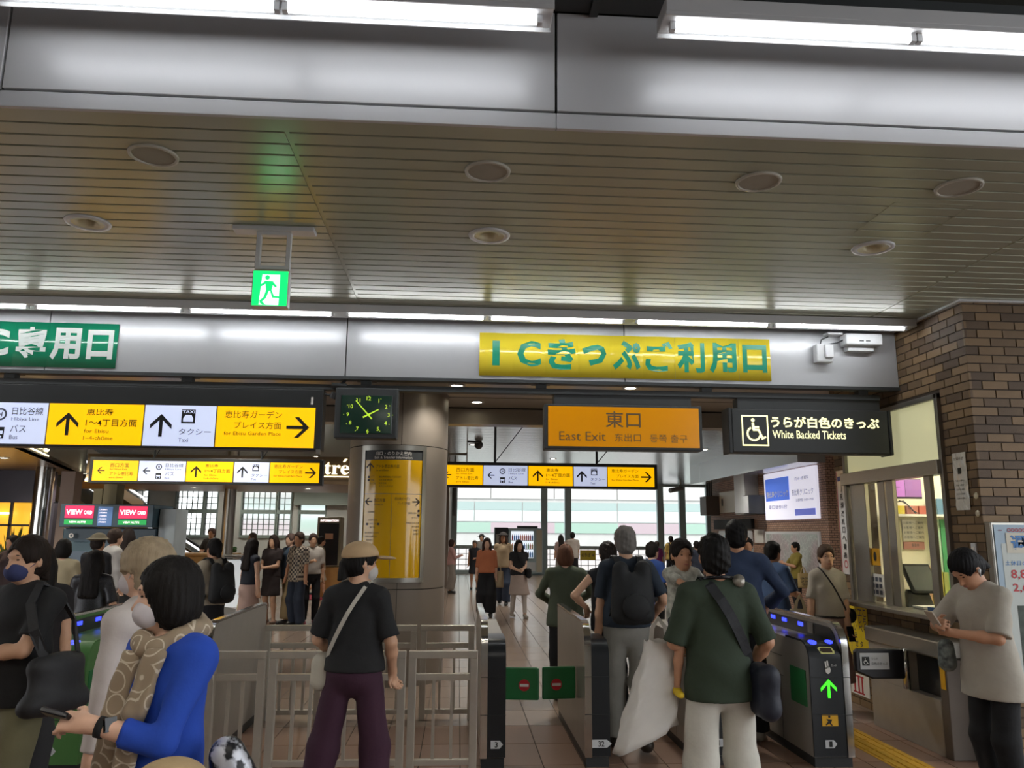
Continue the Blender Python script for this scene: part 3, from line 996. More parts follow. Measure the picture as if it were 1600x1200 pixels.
def dir_sign(name, label, x0, x1, zt, zb, yf, edges, zp0, zp1, kinds, grp, header):
    """black housing with a row of backlit panels"""
    t = thing(name, label, 'sign', ((x0 + x1) / 2, yf, zb), grp)
    MB().box(x0, x1, yf, yf + 0.16, zb, zt).build('housing', black_pt, t, 0.006)
    pl = face_y(yf)
    H = zp1 - zp0
    for (a, b), kd in zip(edges, kinds):
        ye = kd in 'WEG'
        MB().box(a, b, yf - 0.008, yf - 0.001, zp0, zp1).build('panel', sign_y if ye else sign_w, t)
        k, s = MB(), MB()
        W = b - a
        d = 0.011
        if kd == 'W':
            arrow(k, pl, a + .155 * W + .02, zp0 + .5 * H, .36 * H, 90, d)
            text(s, pl, '西口方面', a + .38 * W, zp0 + .66 * H, a + .80 * W, zp0 + .88 * H, d=d)
            text(s, pl, 'for West Exit', a + .38 * W, zp0 + .53 * H, a + .76 * W, zp0 + .61 * H, d=d)
            text(s, pl, 'アトレ恵比寿', a + .38 * W, zp0 + .25 * H, a + .90 * W, zp0 + .45 * H, d=d)
            text(s, pl, 'atré Ebisu', a + .38 * W, zp0 + .12 * H, a + .68 * W, zp0 + .20 * H, d=d)
        elif kd == 'H':
            arrow(k, pl, a + .14 * W + .02, zp0 + .5 * H, .36 * H, 90, d)
            disc(s, pl, a + .43 * W, zp0 + .71 * H, .15 * H, d, 24, ri=.105 * H)
            text(k, pl, 'H', a + .43 * W - .04 * H, zp0 + .655 * H, a + .43 * W + .04 * H, zp0 + .765 * H, d=d, bold=.02)
            rect(k, pl, a + .43 * W - .13 * H, zp0 + .12 * H, a + .43 * W + .13 * H, zp0 + .40 * H, d)
            e = MB()
            rect(e, pl, a + .43 * W - .10 * H, zp0 + .23 * H, a + .43 * W + .10 * H, zp0 + .31 * H, d + .001)
            disc(e, pl, a + .43 * W - .06 * H, zp0 + .165 * H, .025 * H, d + .001, 10)
            disc(e, pl, a + .43 * W + .06 * H, zp0 + .165 * H, .025 * H, d + .001, 10)
            e.build('pictogram', sign_w, t)
            text(k, pl, '日比谷線', a + .57 * W, zp0 + .70 * H, a + .95 * W, zp0 + .89 * H, d=d)
            text(s, pl, 'Hibiya Line', a + .57 * W, zp0 + .54 * H, a + .91 * W, zp0 + .64 * H, d=d)
            text(k, pl, 'バス', a + .57 * W, zp0 + .28 * H, a + .76 * W, zp0 + .46 * H, d=d)
            text(s, pl, 'Bus', a + .57 * W, zp0 + .11 * H, a + .67 * W, zp0 + .21 * H, d=d)
        elif kd == 'E':
            arrow(k, pl, a + .21 * W, zp0 + .50 * H, .56 * H, 0, d)
            text(s, pl, '恵比寿', a + .40 * W, zp0 + .72 * H, a + .68 * W, zp0 + .88 * H, d=d, bold=.008)
            text(s, pl, '1～4丁目方面', a + .40 * W, zp0 + .45 * H, a + .94 * W, zp0 + .64 * H, d=d, bold=.008)
            text(s, pl, 'for Ebisu', a + .39 * W, zp0 + .29 * H, a + .65 * W, zp0 + .38 * H, d=d)
            text(s, pl, '1~4-chōme', a + .39 * W, zp0 + .12 * H, a + .70 * W, zp0 + .22 * H, d=d)
        elif kd == 'T':
            arrow(k, pl, a + .24 * W, zp0 + .50 * H, .56 * H, 0, d)
            rect(k, pl, a + .52 * W, zp0 + .56 * H, a + .52 * W + .33 * H, zp0 + .90 * H, d)
            e = MB()
            u = a + .52 * W + .165 * H
            text(e, pl, 'TAXI', u - .15 * H, zp0 + .81 * H, u + .15 * H, zp0 + .88 * H, d=d + .001, bold=.02)
            poly(e, pl, [(u - .12 * H, zp0 + .60 * H), (u + .12 * H, zp0 + .60 * H), (u + .12 * H, zp0 + .68 * H), (u + .07 * H, zp0 + .77 * H), (u - .07 * H, zp0 + .77 * H), (u - .12 * H, zp0 + .68 * H)], d + .001)
            e.build('pictogram', sign_w, t)
            text(k, pl, 'タクシー', a + .50 * W, zp0 + .28 * H, a + .95 * W, zp0 + .43 * H, d=d)
            text(s, pl, 'Taxi', a + .50 * W, zp0 + .10 * H, a + .64 * W, zp0 + .20 * H, d=d)
        elif kd == 'G':
            text(k, pl, '恵比寿ガーデン', a + .08 * W, zp0 + .71 * H, a + .66 * W, zp0 + .90 * H, d=d)
            text(k, pl, 'プレイス方面', a + .18 * W, zp0 + .45 * H, a + .66 * W, zp0 + .63 * H, d=d)
            text(s, pl, 'for Ebisu Garden Place', a + .08 * W, zp0 + .29 * H, a + .66 * W, zp0 + .38 * H, d=d)
            arrow(k, pl, a + .83 * W, zp0 + .50 * H, .56 * H, -90, d)
        if k.v:
            k.build('lettering', ink, t)
        if s.v:
            s.build('lettering', ink_br if ye else ink_gr, t)
    return t


s1 = dir_sign('direction_sign', 'large backlit direction sign with yellow and white panels over the gates beside the clock',
              -5.0, -1.20, 2.868, 2.335, SF, [(-4.95, -4.19), (-4.17, -3.505), (-3.493, -2.712), (-2.70, -2.105), (-2.093, -1.262)], 2.355, 2.705,
              'WHETG', None, None)
MB().box(-1.235, -1.20, 6.86, 6.90, 2.30, 2.34).build('end_bracket', steel_dk, s1)
e = MB()
pl = face_y(SF)
rect(e, pl, -1.305, 2.735, -1.285, 2.80, .003)
e.build('label_sticker', paper, s1)

# yellow sign of the east exit
t = thing('exit_sign', 'dim amber East Exit sign with four languages hanging over the gates', 'sign', (1.45, SF, 2.38))
MB().box(0.741, 2.162, SF, SF + 0.17, 2.378, 2.782).build('housing', dark_pt, t, 0.01)
MB().box(0.83, 2.07, SF + 0.02, SF + 0.15, 2.782, 2.868).build('hanger', dark_pt, t)
amber = M('amber_panel', '#d08a0a', 0.16, 0.0, emit='#d98a00', estr=0.16, coat=0.4)
MB().box(0.772, 2.130, SF - 0.006, SF - 0.001, 2.405, 2.76).build('panel', amber, t)
mb = MB()
pl = face_y(SF)
brn = M('amber_sign_ink', '#6f5a3a', 0.5)
text(mb, pl, '東口', 1.285, 2.575, 1.60, 2.722, d=0.009, bold=.008)
text(mb, pl, 'East Exit', 0.87, 2.455, 1.285, 2.535, d=0.009)
text(mb, pl, '东出口', 1.365, 2.45, 1.60, 2.525, d=0.009)
text(mb, pl, '동쪽 출구', 1.68, 2.45, 2.02, 2.52, d=0.009)
mb.build('lettering', brn, t)

# white-backed tickets sign
t = thing('accessible_gate_sign', 'dark sign with wheelchair symbol for white backed tickets over the wide gate', 'sign', (3.15, SF, 2.37))
MB().box(2.43, 3.89, SF, SF + 0.17, 2.372, 2.772).build('housing', dark_pt, t, 0.012)
MB().box(2.40, 2.43, SF - 0.01, SF + 0.18, 2.365, 2.775).build('end_cap', black_pt, t, 0.006)
MB().box(3.89, 3.915, SF - 0.01, SF + 0.18, 2.365, 2.775).build('end_cap', black_pt, t, 0.006)
MB().box(2.50, 3.83, SF + 0.02, SF + 0.15, 2.772, 2.868).build('hanger', dark_pt, t)
cream = M('sign_cream', '#ece9b4', 0.4, emit='#efeaae', estr=0.75)
mb = MB()
u0_, u1_, v0_, v1_ = 2.52, 2.765, 2.432, 2.71
for q in ((u0_, v0_, u1_, v0_ + .013), (u0_, v1_ - .013, u1_, v1_), (u0_, v0_ + .013, u0_ + .013, v1_ - .013), (u1_ - .013, v0_ + .013, u1_, v1_ - .013)):
    rect(mb, pl, *q, d=0.004)
person_wheelchair(mb, pl, 2.645, 2.575, 0.25)
mb.build('wheelchair_symbol', cream, t)
mb = MB()
text(mb, pl, 'うらが白色のきっぷ', 2.79, 2.60, 3.80, 2.705, d=0.004, bold=.03)
text(mb, pl, 'White Backed Tickets', 2.80, 2.505, 3.48, 2.578, d=0.004, bold=.008)
mb.build('lettering', cream, t)

# clock
t = thing('wall_clock', 'square dark clock with glowing yellow-green numerals beside the direction sign', 'clock', (-0.82, 6.86, 2.44))
MB().box(-1.09, -0.548, 6.85, 6.99, 2.44, 2.885).build('housing', dark_pt, t, 0.012)
dial = M('clock_dial', '#1f3a30', 0.12, coat=0.5)
MB().box(-1.037, -0.597, 6.842, 6.849, 2.482, 2.815).build('dial', dial, t, 0.003)
clk = M('clock_numeral', '#a8c83c', 0.5, emit='#a9cf30', estr=0.45)
pl = face_y(6.842)
mb = MB()
cx, cz = -0.80, 2.645
for n in range(1, 13):
    a = math.radians(90 - 30 * n)
    u, v = cx + 0.175 * math.cos(a), cz + 0.142 * math.sin(a)
    text(mb, pl, str(n), u, v - 0.016, h=0.034, d=0.003, align='c', bold=.01)
for n in range(12):
    a = math.radians(30 * n)
    disc(mb, pl, cx + 0.21 * math.cos(a), cz + 0.163 * math.sin(a), 0.004, 0.003, 6)
mb.build('numerals', clk, t)
for ang, ln, w, nm in ((142 - 10, 0.165, 0.012, 'minute_hand'), (28, 0.10, 0.014, 'hour_hand')):
    a = math.radians(ang)
    c, s_ = math.cos(a), math.sin(a)
    hb = MB()
    poly(hb, pl, [(cx + x_ * c - y_ * s_, cz + x_ * s_ + y_ * c) for x_, y_ in ((-.05, -w / 2), (ln, -w / 3), (ln, w / 3), (-.05, w / 2))], 0.006)
    hb.build(nm, clk, t)
# spot cameras beside the clock
t = thing('security_camera', 'black bracket mounted camera between the direction sign and the clock', 'camera', (-1.15, 6.9, 2.8))
MB().tube([(-1.02, 6.95, 2.965), (-1.05, 6.92, 2.93), (-1.08, 6.9, 2.90)], 0.012).build('arm', black_pt, t)
MB().cyl((-1.13, 6.86, 2.905), (-1.0, 6.88, 2.90), 0.022).build('body', black_pt, t)
MB().cyl((-1.12, 6.88, 2.79), (-1.10, 6.87, 2.84), 0.028).build('lower_body', black_pt, t)
MB().tube([(-1.19, 6.92, 2.83), (-1.13, 6.9, 2.82)], 0.01).build('lower_arm', black_pt, t)

# second row of direction signs in the hall
Y2 = 13.0
sb = [(0, .695), (.71, 1.435), (1.45, 2.18), (2.20, 2.75), (2.765, 3.545)]
for x, lab in ((-5.812, 'smaller backlit direction sign in the hall under the large direction sign'), (-0.32, 'smaller backlit direction sign in the hall past the round column')):
    t = dir_sign('direction_sign', lab, x - 0.06, x + 3.60, 2.79, 2.375, Y2, [(x + a, x + b) for a, b in sb], 2.415, 2.735, 'WHETG', 'hall direction signs', None)
    for dx in (0.9, 2.6):
        MB().tube([(x + dx, Y2 + .08, 2.79), (x + dx, Y2 + .08, 3.72)], 0.02).build('hanging_rod', black_pt, t)
        MB().tube([(x + dx + .02, Y2 + .08, 2.82), (x + dx + .7, Y2 - .4, 3.70)], 0.008).build('brace_wire', black_pt, t)

# emergency exit sign
EX, EYY = -1.187, 4.79
t = thing('emergency_exit_sign', 'green running figure emergency exit sign hanging from the slatted ceiling', 'sign', (EX, EYY, 3.0))
MB().box(EX - 0.25, EX + 0.25, EYY - 0.05, EYY + 0.05, ZC - 0.03, ZC).build('ceiling_plate', white_pt, t, 0.004)
fb = MB()
fz0, fz1 = 3.245, 3.49
fb.box(EX - 0.105, EX - 0.08, EYY - 0.02, EYY + 0.02, fz0, fz1).box(EX + 0.08, EX + 0.105, EYY - 0.02, EYY + 0.02, fz0, fz1)
fb.box(EX - 0.08, EX + 0.08, EYY - 0.02, EYY + 0.02, fz0, fz0 + 0.022).box(EX - 0.08, EX + 0.08, EYY - 0.02, EYY + 0.02, fz1 - 0.022, fz1)
fb.build('hanger_frame', white_pt, t)
MB().box(EX - 0.112, EX + 0.112, EYY - 0.03, EYY + 0.03, 3.0, 3.235).build('housing', white_pt, t, 0.006)
exg = M('exit_green', '#12b04c', 0.3, emit='#10d85c', estr=1.1)
exw = M('exit_white', '#e8fff0', 0.3, emit='#d8ffe8', estr=1.1)
pl = face_y(EYY - 0.03)
mb = MB()
rect(mb, pl, EX - .105, 3.008, EX + .105, 3.228, .002)
mb.build('green_face', exg, t)
mb = MB()
poly(mb, pl, [(EX - .062, 3.011), (EX + .057, 3.011), (EX + .057, 3.205), (EX - .05, 3.205)], .004)
mb.build('doorway_mark', exw, t)
mb = MB()
disc(mb, pl, EX - .018, 3.185, .015, .006, 14)
for pts in ([(-.03, 3.165), (.02, 3.16), (.012, 3.10), (-.022, 3.10)], [(-.028, 3.165), (-.06, 3.135), (-.052, 3.125), (-.02, 3.148)], [(.015, 3.162), (.042, 3.13), (.036, 3.12), (.008, 3.142)],
            [(-.022, 3.105), (-.035, 3.06), (-.06, 3.035), (-.05, 3.022), (-.02, 3.052), (-.004, 3.10)], [(.0, 3.105), (.012, 3.105), (.028, 3.068), (.06, 3.066), (.06, 3.054), (.018, 3.056)],
            [(-.045, 3.045), (-.058, 3.024), (-.04, 3.011), (-.018, 3.011), (-.04, 3.03)], [(.06, 3.052), (.06, 3.011), (.075, 3.011), (.075, 3.052)]):
    poly(mb, pl, [(EX + a, b) for a, b in pts], .006)
mb.build('running_figure', exg, t)

# paper banners on the fascia: one laminated sheet for each character
bl_g = M('banner_green', '#1f8a66', 0.14, coat=0.5)
bl_y = M('banner_yellow', '#e8d23c', 0.2, coat=0.35)
teal = M('banner_teal_ink', '#1c8f70', 0.3)
wht = M('banner_white_ink', '#cfd8d4', 0.3)


def banner(label, chars, x0, pitch, z0, z1, mb_, mc, sizes):
    t = thing('paper_banner', label, 'banner', (x0, 6.855, z0))
    for k, c in enumerate(chars):
        a = x0 + k * pitch
        ph = random.uniform(0, 6)
        n = 6

        def pl(u, v, d=0, a=a, ph=ph):
            s = (u - a) / pitch
            return (u, 6.852 - d - 0.006 * math.sin(3.14 * s) - 0.002 * math.sin(5 * s + ph), v)
        sheet = MB()
        vv, ff = [], []
        for i in range(n + 1):
            u = a + pitch * i / n
            vv += [pl(u, z0, 0), pl(u, z1, 0), pl(u, z0, -.0008), pl(u, z1, -.0008)]
        for i in range(n):
            o = 4 * i
            ff += [(o, o + 4, o + 5, o + 1), (o + 3, o + 7, o + 6, o + 2), (o + 1, o + 5, o + 7, o + 3), (o + 2, o + 6, o + 4, o)]
        sheet.add(vv, ff)
        sh = sheet.build('sheet', mb_, t, smooth=True)
        sz = sizes.get(c, (.86, .72))
        g = MB()
        w, h = sz[0] * pitch, sz[1] * (z1 - z0)
        cz_ = (z0 + z1) / 2 + 0.01
        text(g, pl, c, a + pitch / 2 - w / 2, cz_ - h / 2, a + pitch / 2 + w / 2, cz_ + h / 2, d=0.003, bold=.038)
        g.build('character', mc, sh)
    return t


banner('yellow laminated banner with green Japanese characters for IC cards and tickets', 'ICきっぷご利用口', 0.155, 0.2938, 3.015, 3.405, bl_y, teal,
       {'I': (.22, .58), 'C': (.72, .60), 'っ': (.75, .50), '口': (.76, .66)})
banner('green laminated banner with white Japanese characters at upper left', 'IC専用口', -4.40, 0.2865, 3.01, 3.402, bl_g, wht, {'I': (.22, .58), 'C': (.72, .60), '口': (.76, .66)})

# wireless boxes on the fascia by the brick wall
t = thing('wireless_access_point', 'white rectangular wireless unit on the fascia near the brick wall', 'device', (3.63, 6.8, 3.35))
MB().box(3.46, 3.80, 6.72, 6.85, 3.345, 3.45).build('body', white_pt, t, 0.012)
MB().box(3.50, 3.74, 6.78, 6.86, 3.30, 3.345).build('mount', white_pt, t)
MB().box(3.58, 3.62, 6.717, 6.722, 3.375, 3.385).box(3.64, 3.68, 6.717, 6.722, 3.375, 3.385).build('vent', black_pt, t)
t = thing('junction_box', 'small white junction box hanging on cables under the wireless unit', 'device', (3.28, 6.8, 3.18))
MB().box(3.195, 3.345, 6.76, 6.85, 3.185, 3.355).build('body', white_pt, t, 0.012)
MB().box(3.265, 3.345, 6.735, 6.76, 3.225, 3.345).build('cover', white_pt, t, 0.008)
MB().tube([(3.25, 6.80, 3.355), (3.26, 6.79, 3.40), (3.33, 6.80, 3.43)], 0.006).tube([(3.30, 6.80, 3.355), (3.40, 6.78, 3.37), (3.46, 6.79, 3.40)], 0.006).build('cable', black_pt, t)
MB().box(3.30, 3.44, 6.74, 6.84, 3.44, 3.46).build('bracket', white_pt, t)

# ============================================================ gates and barriers
gate_black = M('gate_black', '#24272a', 0.28, 0.1, var=0.04)
gate_steel = M('gate_steel', '#a29d94', 0.34, 0.45, var=0.05, vscale=10)
gate_green = M('gate_green', '#4f7d45', 0.35, 0.15, var=0.05)
flap_green = M('flap_green', '#1f6a3a', 0.35, var=0.05)
red_m = M('sign_red', '#b0202a', 0.4)
blue_led = M('reader_blue', '#1a2cff', 0.4, emit='#2a36ff', estr=2.0)
green_led = M('arrow_green', '#35e02a', 0.4, emit='#38f020', estr=1.1)
label_grey = M('label_grey', '#c3c6c8', 0.5)
sticker_y = M('sticker_yellow', '#d8a520', 0.5)
ic_y = M('ticket_slot_yellow', '#dcd98a', 0.4)


def arc(c, r, a0, a1, n=6):
    return [(c[0] + r * math.cos(math.radians(a0 + (a1 - a0) * i / n)), c[1] + r * math.sin(math.radians(a0 + (a1 - a0) * i / n))) for i in range(n + 1)]


def gate(label, x0, x1, pside, yf, yb, front, shell, number, inner, rh=1.0, ch=0.86):
    """ticket gate: low cabinet with a taller thin side wall; pside -1 = wall on the low-x side"""
    t = thing('ticket_gate', label, 'ticket gate', ((x0 + x1) / 2, (yf + yb) / 2, 0), 'ticket gates')
    pt = 0.05
    if pside < 0:
        p0, p1, c0, c1 = x0, x0 + pt, x0 + pt, x1
    else:
        p0, p1, c0, c1 = x1 - pt, x1, x0, x1 - pt
    MB().box(x0 + .01, x1 - .01, yf + .02, yb - .02, 0, 0.07).build('plinth', black_pt, t)
    # tall side wall
    prof = [(yf, .07)] + arc((yf + .17, rh - .17), .17, 180, 90) + arc((yb - .06, rh - .06), .06, 90, 0) + [(yb, .07)]
    MB().prism(prof, p0 + .004, p1 - .004, 'x').build('side_wall', shell, t, auto=True)
    # bright edge band following the wall outline
    ed = MB()
    rim = [(yf - .006, .07)] + arc((yf + .17, rh - .17), .176, 180, 90) + arc((yb - .06, rh - .06), .066, 90, 0)
    rin = [(yf + .012, .07)] + arc((yf + .17, rh - .17), .158, 180, 90) + arc((yb - .06, rh - .06), .048, 90, 0)
    n = len(rim)
    v = [(p0, *p) for p in rim] + [(p1, *p) for p in rim] + [(p0, *p) for p in rin] + [(p1, *p) for p in rin]
    f = []
    for i in range(n - 1):
        f += [(i, i + 1, n + i + 1, n + i), (i, 2 * n + i, 2 * n + i + 1, i + 1), (n + i, n + i + 1, 3 * n + i + 1, 3 * n + i)]
    ed.add(v, f)
    ed.build('edge_band', chrome, t, auto=True)
    # cabinet
    prof = [(yf + .015, .07)] + arc((yf + .135, ch - .12), .12, 180, 90) + [(yb - .03, ch), (yb - .02, .07)]
    MB().prism(prof, c0 + (0.001 if pside > 0 else 0.004), c1 - (0.004 if pside > 0 else 0.001), 'x').build('cabinet', shell if front is gate_green else gate_steel, t, auto=True)
    # front cover strip, wrapping over the top
    cv = MB()
    fo = [(yf, .075)] + arc((yf + .135, ch - .12), .135, 180, 90) + [(yf + .42, ch + .015)]
    fi = [(yf + .02, .075)] + arc((yf + .135, ch - .12), .115, 180, 90) + [(yf + .42, ch - .004)]
    n = len(fo)
    v = [(c0 + .002, *p) for p in fo] + [(c1 - .002, *p) for p in fo] + [(c0 + .002, *p) for p in fi] + [(c1 - .002, *p) for p in fi]
    f = []
    for i in range(n - 1):
        f += [(i, i + 1, n + i + 1, n + i), (i, 2 * n + i, 2 * n + i + 1, i + 1), (n + i, n + i + 1, 3 * n + i + 1, 3 * n + i)]
    cv.add(v, f)
    cv.build('front_cover', front, t, auto=True)
    # seams across front
    se = MB()
    for z in (.36, .62):
        se.box(x0, x1, yf - .0075, yf - .004, z, z + .004)
    se.build('seam', black_pt, t)
    # number plate
    pl = face_y(yf)
    nb_ = MB()
    cx_ = (c0 + c1) / 2
    w = 0.028 * len(number) + 0.012
    poly(nb_, pl, [(cx_ - w, .19), (cx_ - w + .0, .135), (cx_ + w * .6, .135), (cx_ + w + .008, .1625), (cx_ + w * .6, .19)], .004)
    npl = nb_.build('number_plate', label_grey, t)
    nb_ = MB()
    text(nb_, pl, number, cx_ - .011 * len(number), .143, cx_ + .011 * len(number), .182, d=.006, bold=.02)
    nb_.build('number', ink, npl)
    # side doors in the cabinet
    sd = MB()
    xs_ = c0 - .0005 if pside > 0 else c1 + .0005
    for y_ in (yf + .55, yf + .95):
        sd.box(xs_ - .001, xs_ + .001, y_, y_ + .004, .08, .55)
    sd.box(xs_ - .001, xs_ + .001, yf + .5, yb - .1, .55, .554).box(xs_ - .001, xs_ + .001, yf + .5, yb - .1, .70, .704)
    sd.build('panel_seam', black_pt, t)
    if inner:
        xi = p0 if pside > 0 else p1
        sg = -1 if pside > 0 else 1
        b = MB()
        pr = [(yf + .10, ch - .02)] + arc((yf + .20, rh - .16), .12, 180, 90) + [(yb - .1, rh - .035), (yb - .1, ch + .0)]
        b.prism(pr, xi, xi + sg * .012, 'x').build('display_board', gate_black, t, auto=True)
        for y_, dz in ((yf + .62, .05), (yf + .95, .05), (yf + 1.2, .05)):
            MB().box(min(xi + sg * .012, xi + sg * .016), max(xi + sg * .012, xi + sg * .016), y_, y_ + .09, ch + .055, ch + .085).build('blue_light', blue_led, t)
        MB().box(min(xi + sg * .012, xi + sg * .02), max(xi + sg * .012, xi + sg * .02), yf + .42, yf + .52, ch + .02, ch + .10).build('display', steel_dk, t)
    return t


def flap(t, xa, xb, y, z0, z1, dy=0.03):
    """closed green gate flap with a no-entry mark"""
    o = MB().hexa([(xa, y, z0), (xb, y - dy, z0), (xb, y - dy + .035, z0), (xa, y + .035, z0), (xa, y, z1), (xb, y - dy, z1), (xb, y - dy + .035, z1), (xa, y + .035, z1)]).build('flap', flap_green, t, 0.012)
    uc, vc = (xa + xb) / 2 + (xb - xa) * 0.08, (z0 + z1) / 2 - 0.01
    fn = lambda u, v, d=0: (u, y - dy * (u - xa) / (xb - xa) - d, v)
    m = MB()
    disc(m, fn, uc, vc, .043, .003, 24)
    m.build('no_entry_disc', red_m, o)
    m = MB()
    rect(m, fn, uc - .034, vc - .010, uc + .034, vc + .010, .005)
    m.build('no_entry_bar', paper, o)
    return o


g3 = gate('narrow black ticket gate numbered 3 at the end of the steel barrier', 0.182, 0.367, -1, 6.02, 7.65, gate_black, gate_steel, '3', False)
g32 = gate('black ticket gate numbered 3 and 2 in the middle lane', 0.940, 1.125, -1, 6.02, 7.65, gate_black, gate_steel, '32', False)
g21 = gate('black ticket gate numbered 2 behind the man carrying a child', 1.76, 2.10, 1, 6.02, 7.65, gate_black, gate_steel, '21', True)
g1 = gate('black ticket gate numbered 1 with green arrow beside the wide gate', 2.60, 2.90, 1, 5.95, 7.55, gate_black, gate_steel, '1', True)
flap(g3, 0.37, 0.645, 6.42, 0.385, 0.625)
flap(g32, 0.938, 0.672, 6.45, 0.385, 0.625)
# entry hardware on gate 1
pl = face_y(5.95)
m = MB()
arrow(m, pl, 2.735, 0.545, 0.13, 0, .005)
m.build('green_arrow', green_led, g1)
m = MB()
rect(m, pl, 2.67, .285, 2.79, .365, .004)
st = m.build('warning_sticker', sticker_y, g1)
m = MB()
disc(m, pl, 2.725, .35, .009, .006, 10)
poly(m, pl, [(2.70, .335), (2.745, .33), (2.735, .305), (2.75, .29), (2.74, .288), (2.722, .305), (2.70, .29), (2.695, .296), (2.715, .318)], .006)
text(m, pl, '▲ ご注意', 2.68, .268, 2.78, .281, d=.004)
m.build('pictogram', ink, st)
slope = lambda u, v, d=0: (u, 5.95 + .135 - (.135 + d) * math.cos(math.radians(v)), .74 + (.135 + d) * math.sin(math.radians(v)))
m = MB()
disc(m, slope, 2.665, 64, .032, .002, 20, ry=13)
disc(m, slope, 2.795, 66, .03, .002, 20, ry=12)
m.build('card_reader', blue_led, g1)
m = MB()
poly(m, slope, [(2.68, 38), (2.70, 20), (2.80, 20), (2.805, 28), (2.79, 42), (2.70, 43)], .002)
o = m.build('ticket_slot_frame', ic_y, g1)
m = MB()
poly(m, slope, [(2.695, 36), (2.712, 24), (2.79, 24), (2.782, 38), (2.71, 39)], .004)
m.build('ticket_slot', M('slot_dark', '#3a2a18', 0.4), o)
m = MB()
for q_ in ((2.715, .735), (2.73, .74)):
    poly(m, pl, [(q_[0], q_[1]), (q_[0] + .012, q_[1]), (q_[0] + .016, q_[1] - .05), (q_[0] + .004, q_[1] - .05)], .004)
disc(m, pl, 2.738, .675, .02, .004, 14, ry=.028)
text(m, pl, 'きっぷ', 2.765, .70, 2.805, .715, d=.004)
m.build('hand_symbol', paper, g1)
MB().box(2.594, 2.602, 6.02, 6.30, 0.40, 0.66).build('retracted_flap', flap_green, g1, 0.003)
MB().box(2.905, 2.909, 6.0, 6.24, 0.80, 0.86).build('caution_tape', sticker_y, g1)
m = MB()
text(m, face_x(2.598), '恵 1 号機', -6.85, .50, -6.65, .52, d=.001)
m.build('stencil', ink, g1)

# green gates beyond the barrier
gl1 = gate('green and steel ticket gate touching the barrier behind the woman in blue', -1.99, -1.745, 1, 6.02, 7.68, gate_green, gate_steel, '4', False)
gl2 = gate('green ticket gate with blue lit card readers between the two women', -3.0, -2.56, -1, 5.95, 7.6, gate_green, gate_green, '5', True)
MB().box(-2.562, -2.556, 5.99, 6.32, 0.42, 0.68).build('retracted_flap', flap_green, gl2, 0.003)
MB().box(-2.562, -2.556, 6.05, 7.4, 0.07, 0.42).build('side_panel', gate_black, gl2)
pl = face_y(5.95)
m = MB()
disc(m, lambda u, v, d=0: (u, 5.95 + .135 - (.135 + d) * math.cos(math.radians(v)), .74 + (.135 + d) * math.sin(math.radians(v))), -2.70, 68, .04, .002, 20, ry=14)
m.build('card_reader', blue_led, gl2)
m = MB()
rect(m, pl, -2.93, .30, -2.86, .38, .004)
m.build('warning_sticker', sticker_y, gl2)

# steel barriers of posts, rails and bars
fence_m = M('barrier_steel', '#bcb7ac', 0.3, 0.5, var=0.05, vscale=14)


def barrier(label, x0, x1, y, H=.815):
    t = thing('steel_barrier', label, 'barrier', ((x0 + x1) / 2, y, 0), 'steel barrier sections')
    w = 0.055
    for a in (x0, x1 - w):
        MB().box(a, a + w, y - .025, y + .025, 0, H - .05).build('post', fence_m, t, 0.004)
    MB().box(x0, x1, y - .027, y + .027, H - .05, H).build('top_rail', fence_m, t, 0.004)
    MB().box(x0 + w, x1 - w, y - .022, y + .022, H - .20, H - .155).build('middle_rail', fence_m, t, 0.003)
    MB().box(x0 + w, x1 - w, y - .022, y + .022, .05, .09).build('bottom_rail', fence_m, t, 0.003)
    n = max(2, round((x1 - x0 - 2 * w) / .115) - 1)
    bm = MB().box(-.011, .011, y - .014, y + .014, .09, H - .20).mesh('bar', fence_m)
    for i in range(n):
        inst(bm, 'bar', (x0 + w + (x1 - x0 - 2 * w) * (i + 1) / (n + 1), 0, 0), t)


for (a, b), w in zip(((-1.735, -1.335), (-1.31, -0.355), (-0.335, 0.157)), ('beside the green gate', 'behind the woman in purple trousers', 'touching the gate numbered 3')):
    barrier('front steel barrier section with vertical bars ' + w, a, b, 5.95)
for (a, b), w in zip(((-1.72, -1.20), (-1.16, -0.36), (-0.325, 0.165)), ('beside the green gate', 'in the middle', 'touching the gate numbered 3')):
    barrier('rear steel barrier section with vertical bars ' + w, a, b, 7.55)

# wide gate housing with the black swing arm
t = thing('wide_gate', 'steel wide gate cabinet with a black swing arm below the ticket window', 'ticket gate', (3.86, 6.7, 0))
MB().box(3.72, 3.985, 6.18, 7.23, 0.0, 0.41).build('lower_panel', gate_steel, t, 0.004)
MB().box(3.72, 3.985, 6.60, 7.23, 0.41, 0.72).build('middle_panel', gate_steel, t, 0.004)
MB().box(3.80, 3.985, 6.20, 6.60, 0.41, 0.72).build('recess', gate_black, t)
MB().box(3.70, 3.985, 6.12, 7.25, 0.72, 0.85).build('top_hood', steel, t, 0.012)
MB().box(3.725, 3.985, 6.08, 6.18, 0.0, 0.72).build('end_post', M('end_post_steel', '#5f564e', 0.5, 0.2, var=0.06), t, 0.006)
MB().box(3.722, 3.726, 6.1, 6.16, 0.50, 0.72).build('caution_tape', sticker_y, t)
MB().cyl((3.70, 6.60, 0.42), (3.70, 6.60, 0.735), 0.028, n=16).build('hinge_post', chrome, t, smooth=True)
arm = MB().prism([(3.68, .50), (3.68, .735), (3.29, .735), (3.265, .715), (3.265, .56), (3.40, .50)], 6.575, 6.625, 'y').build('swing_arm', M('arm_black', '#15151b', 0.4), t, 0.012)
pl = face_y(6.575)
m = MB()
rect(m, pl, 3.30, .575, 3.545, .705, .006)
nt_ = m.build('notice', label_grey, arm)
m = MB()
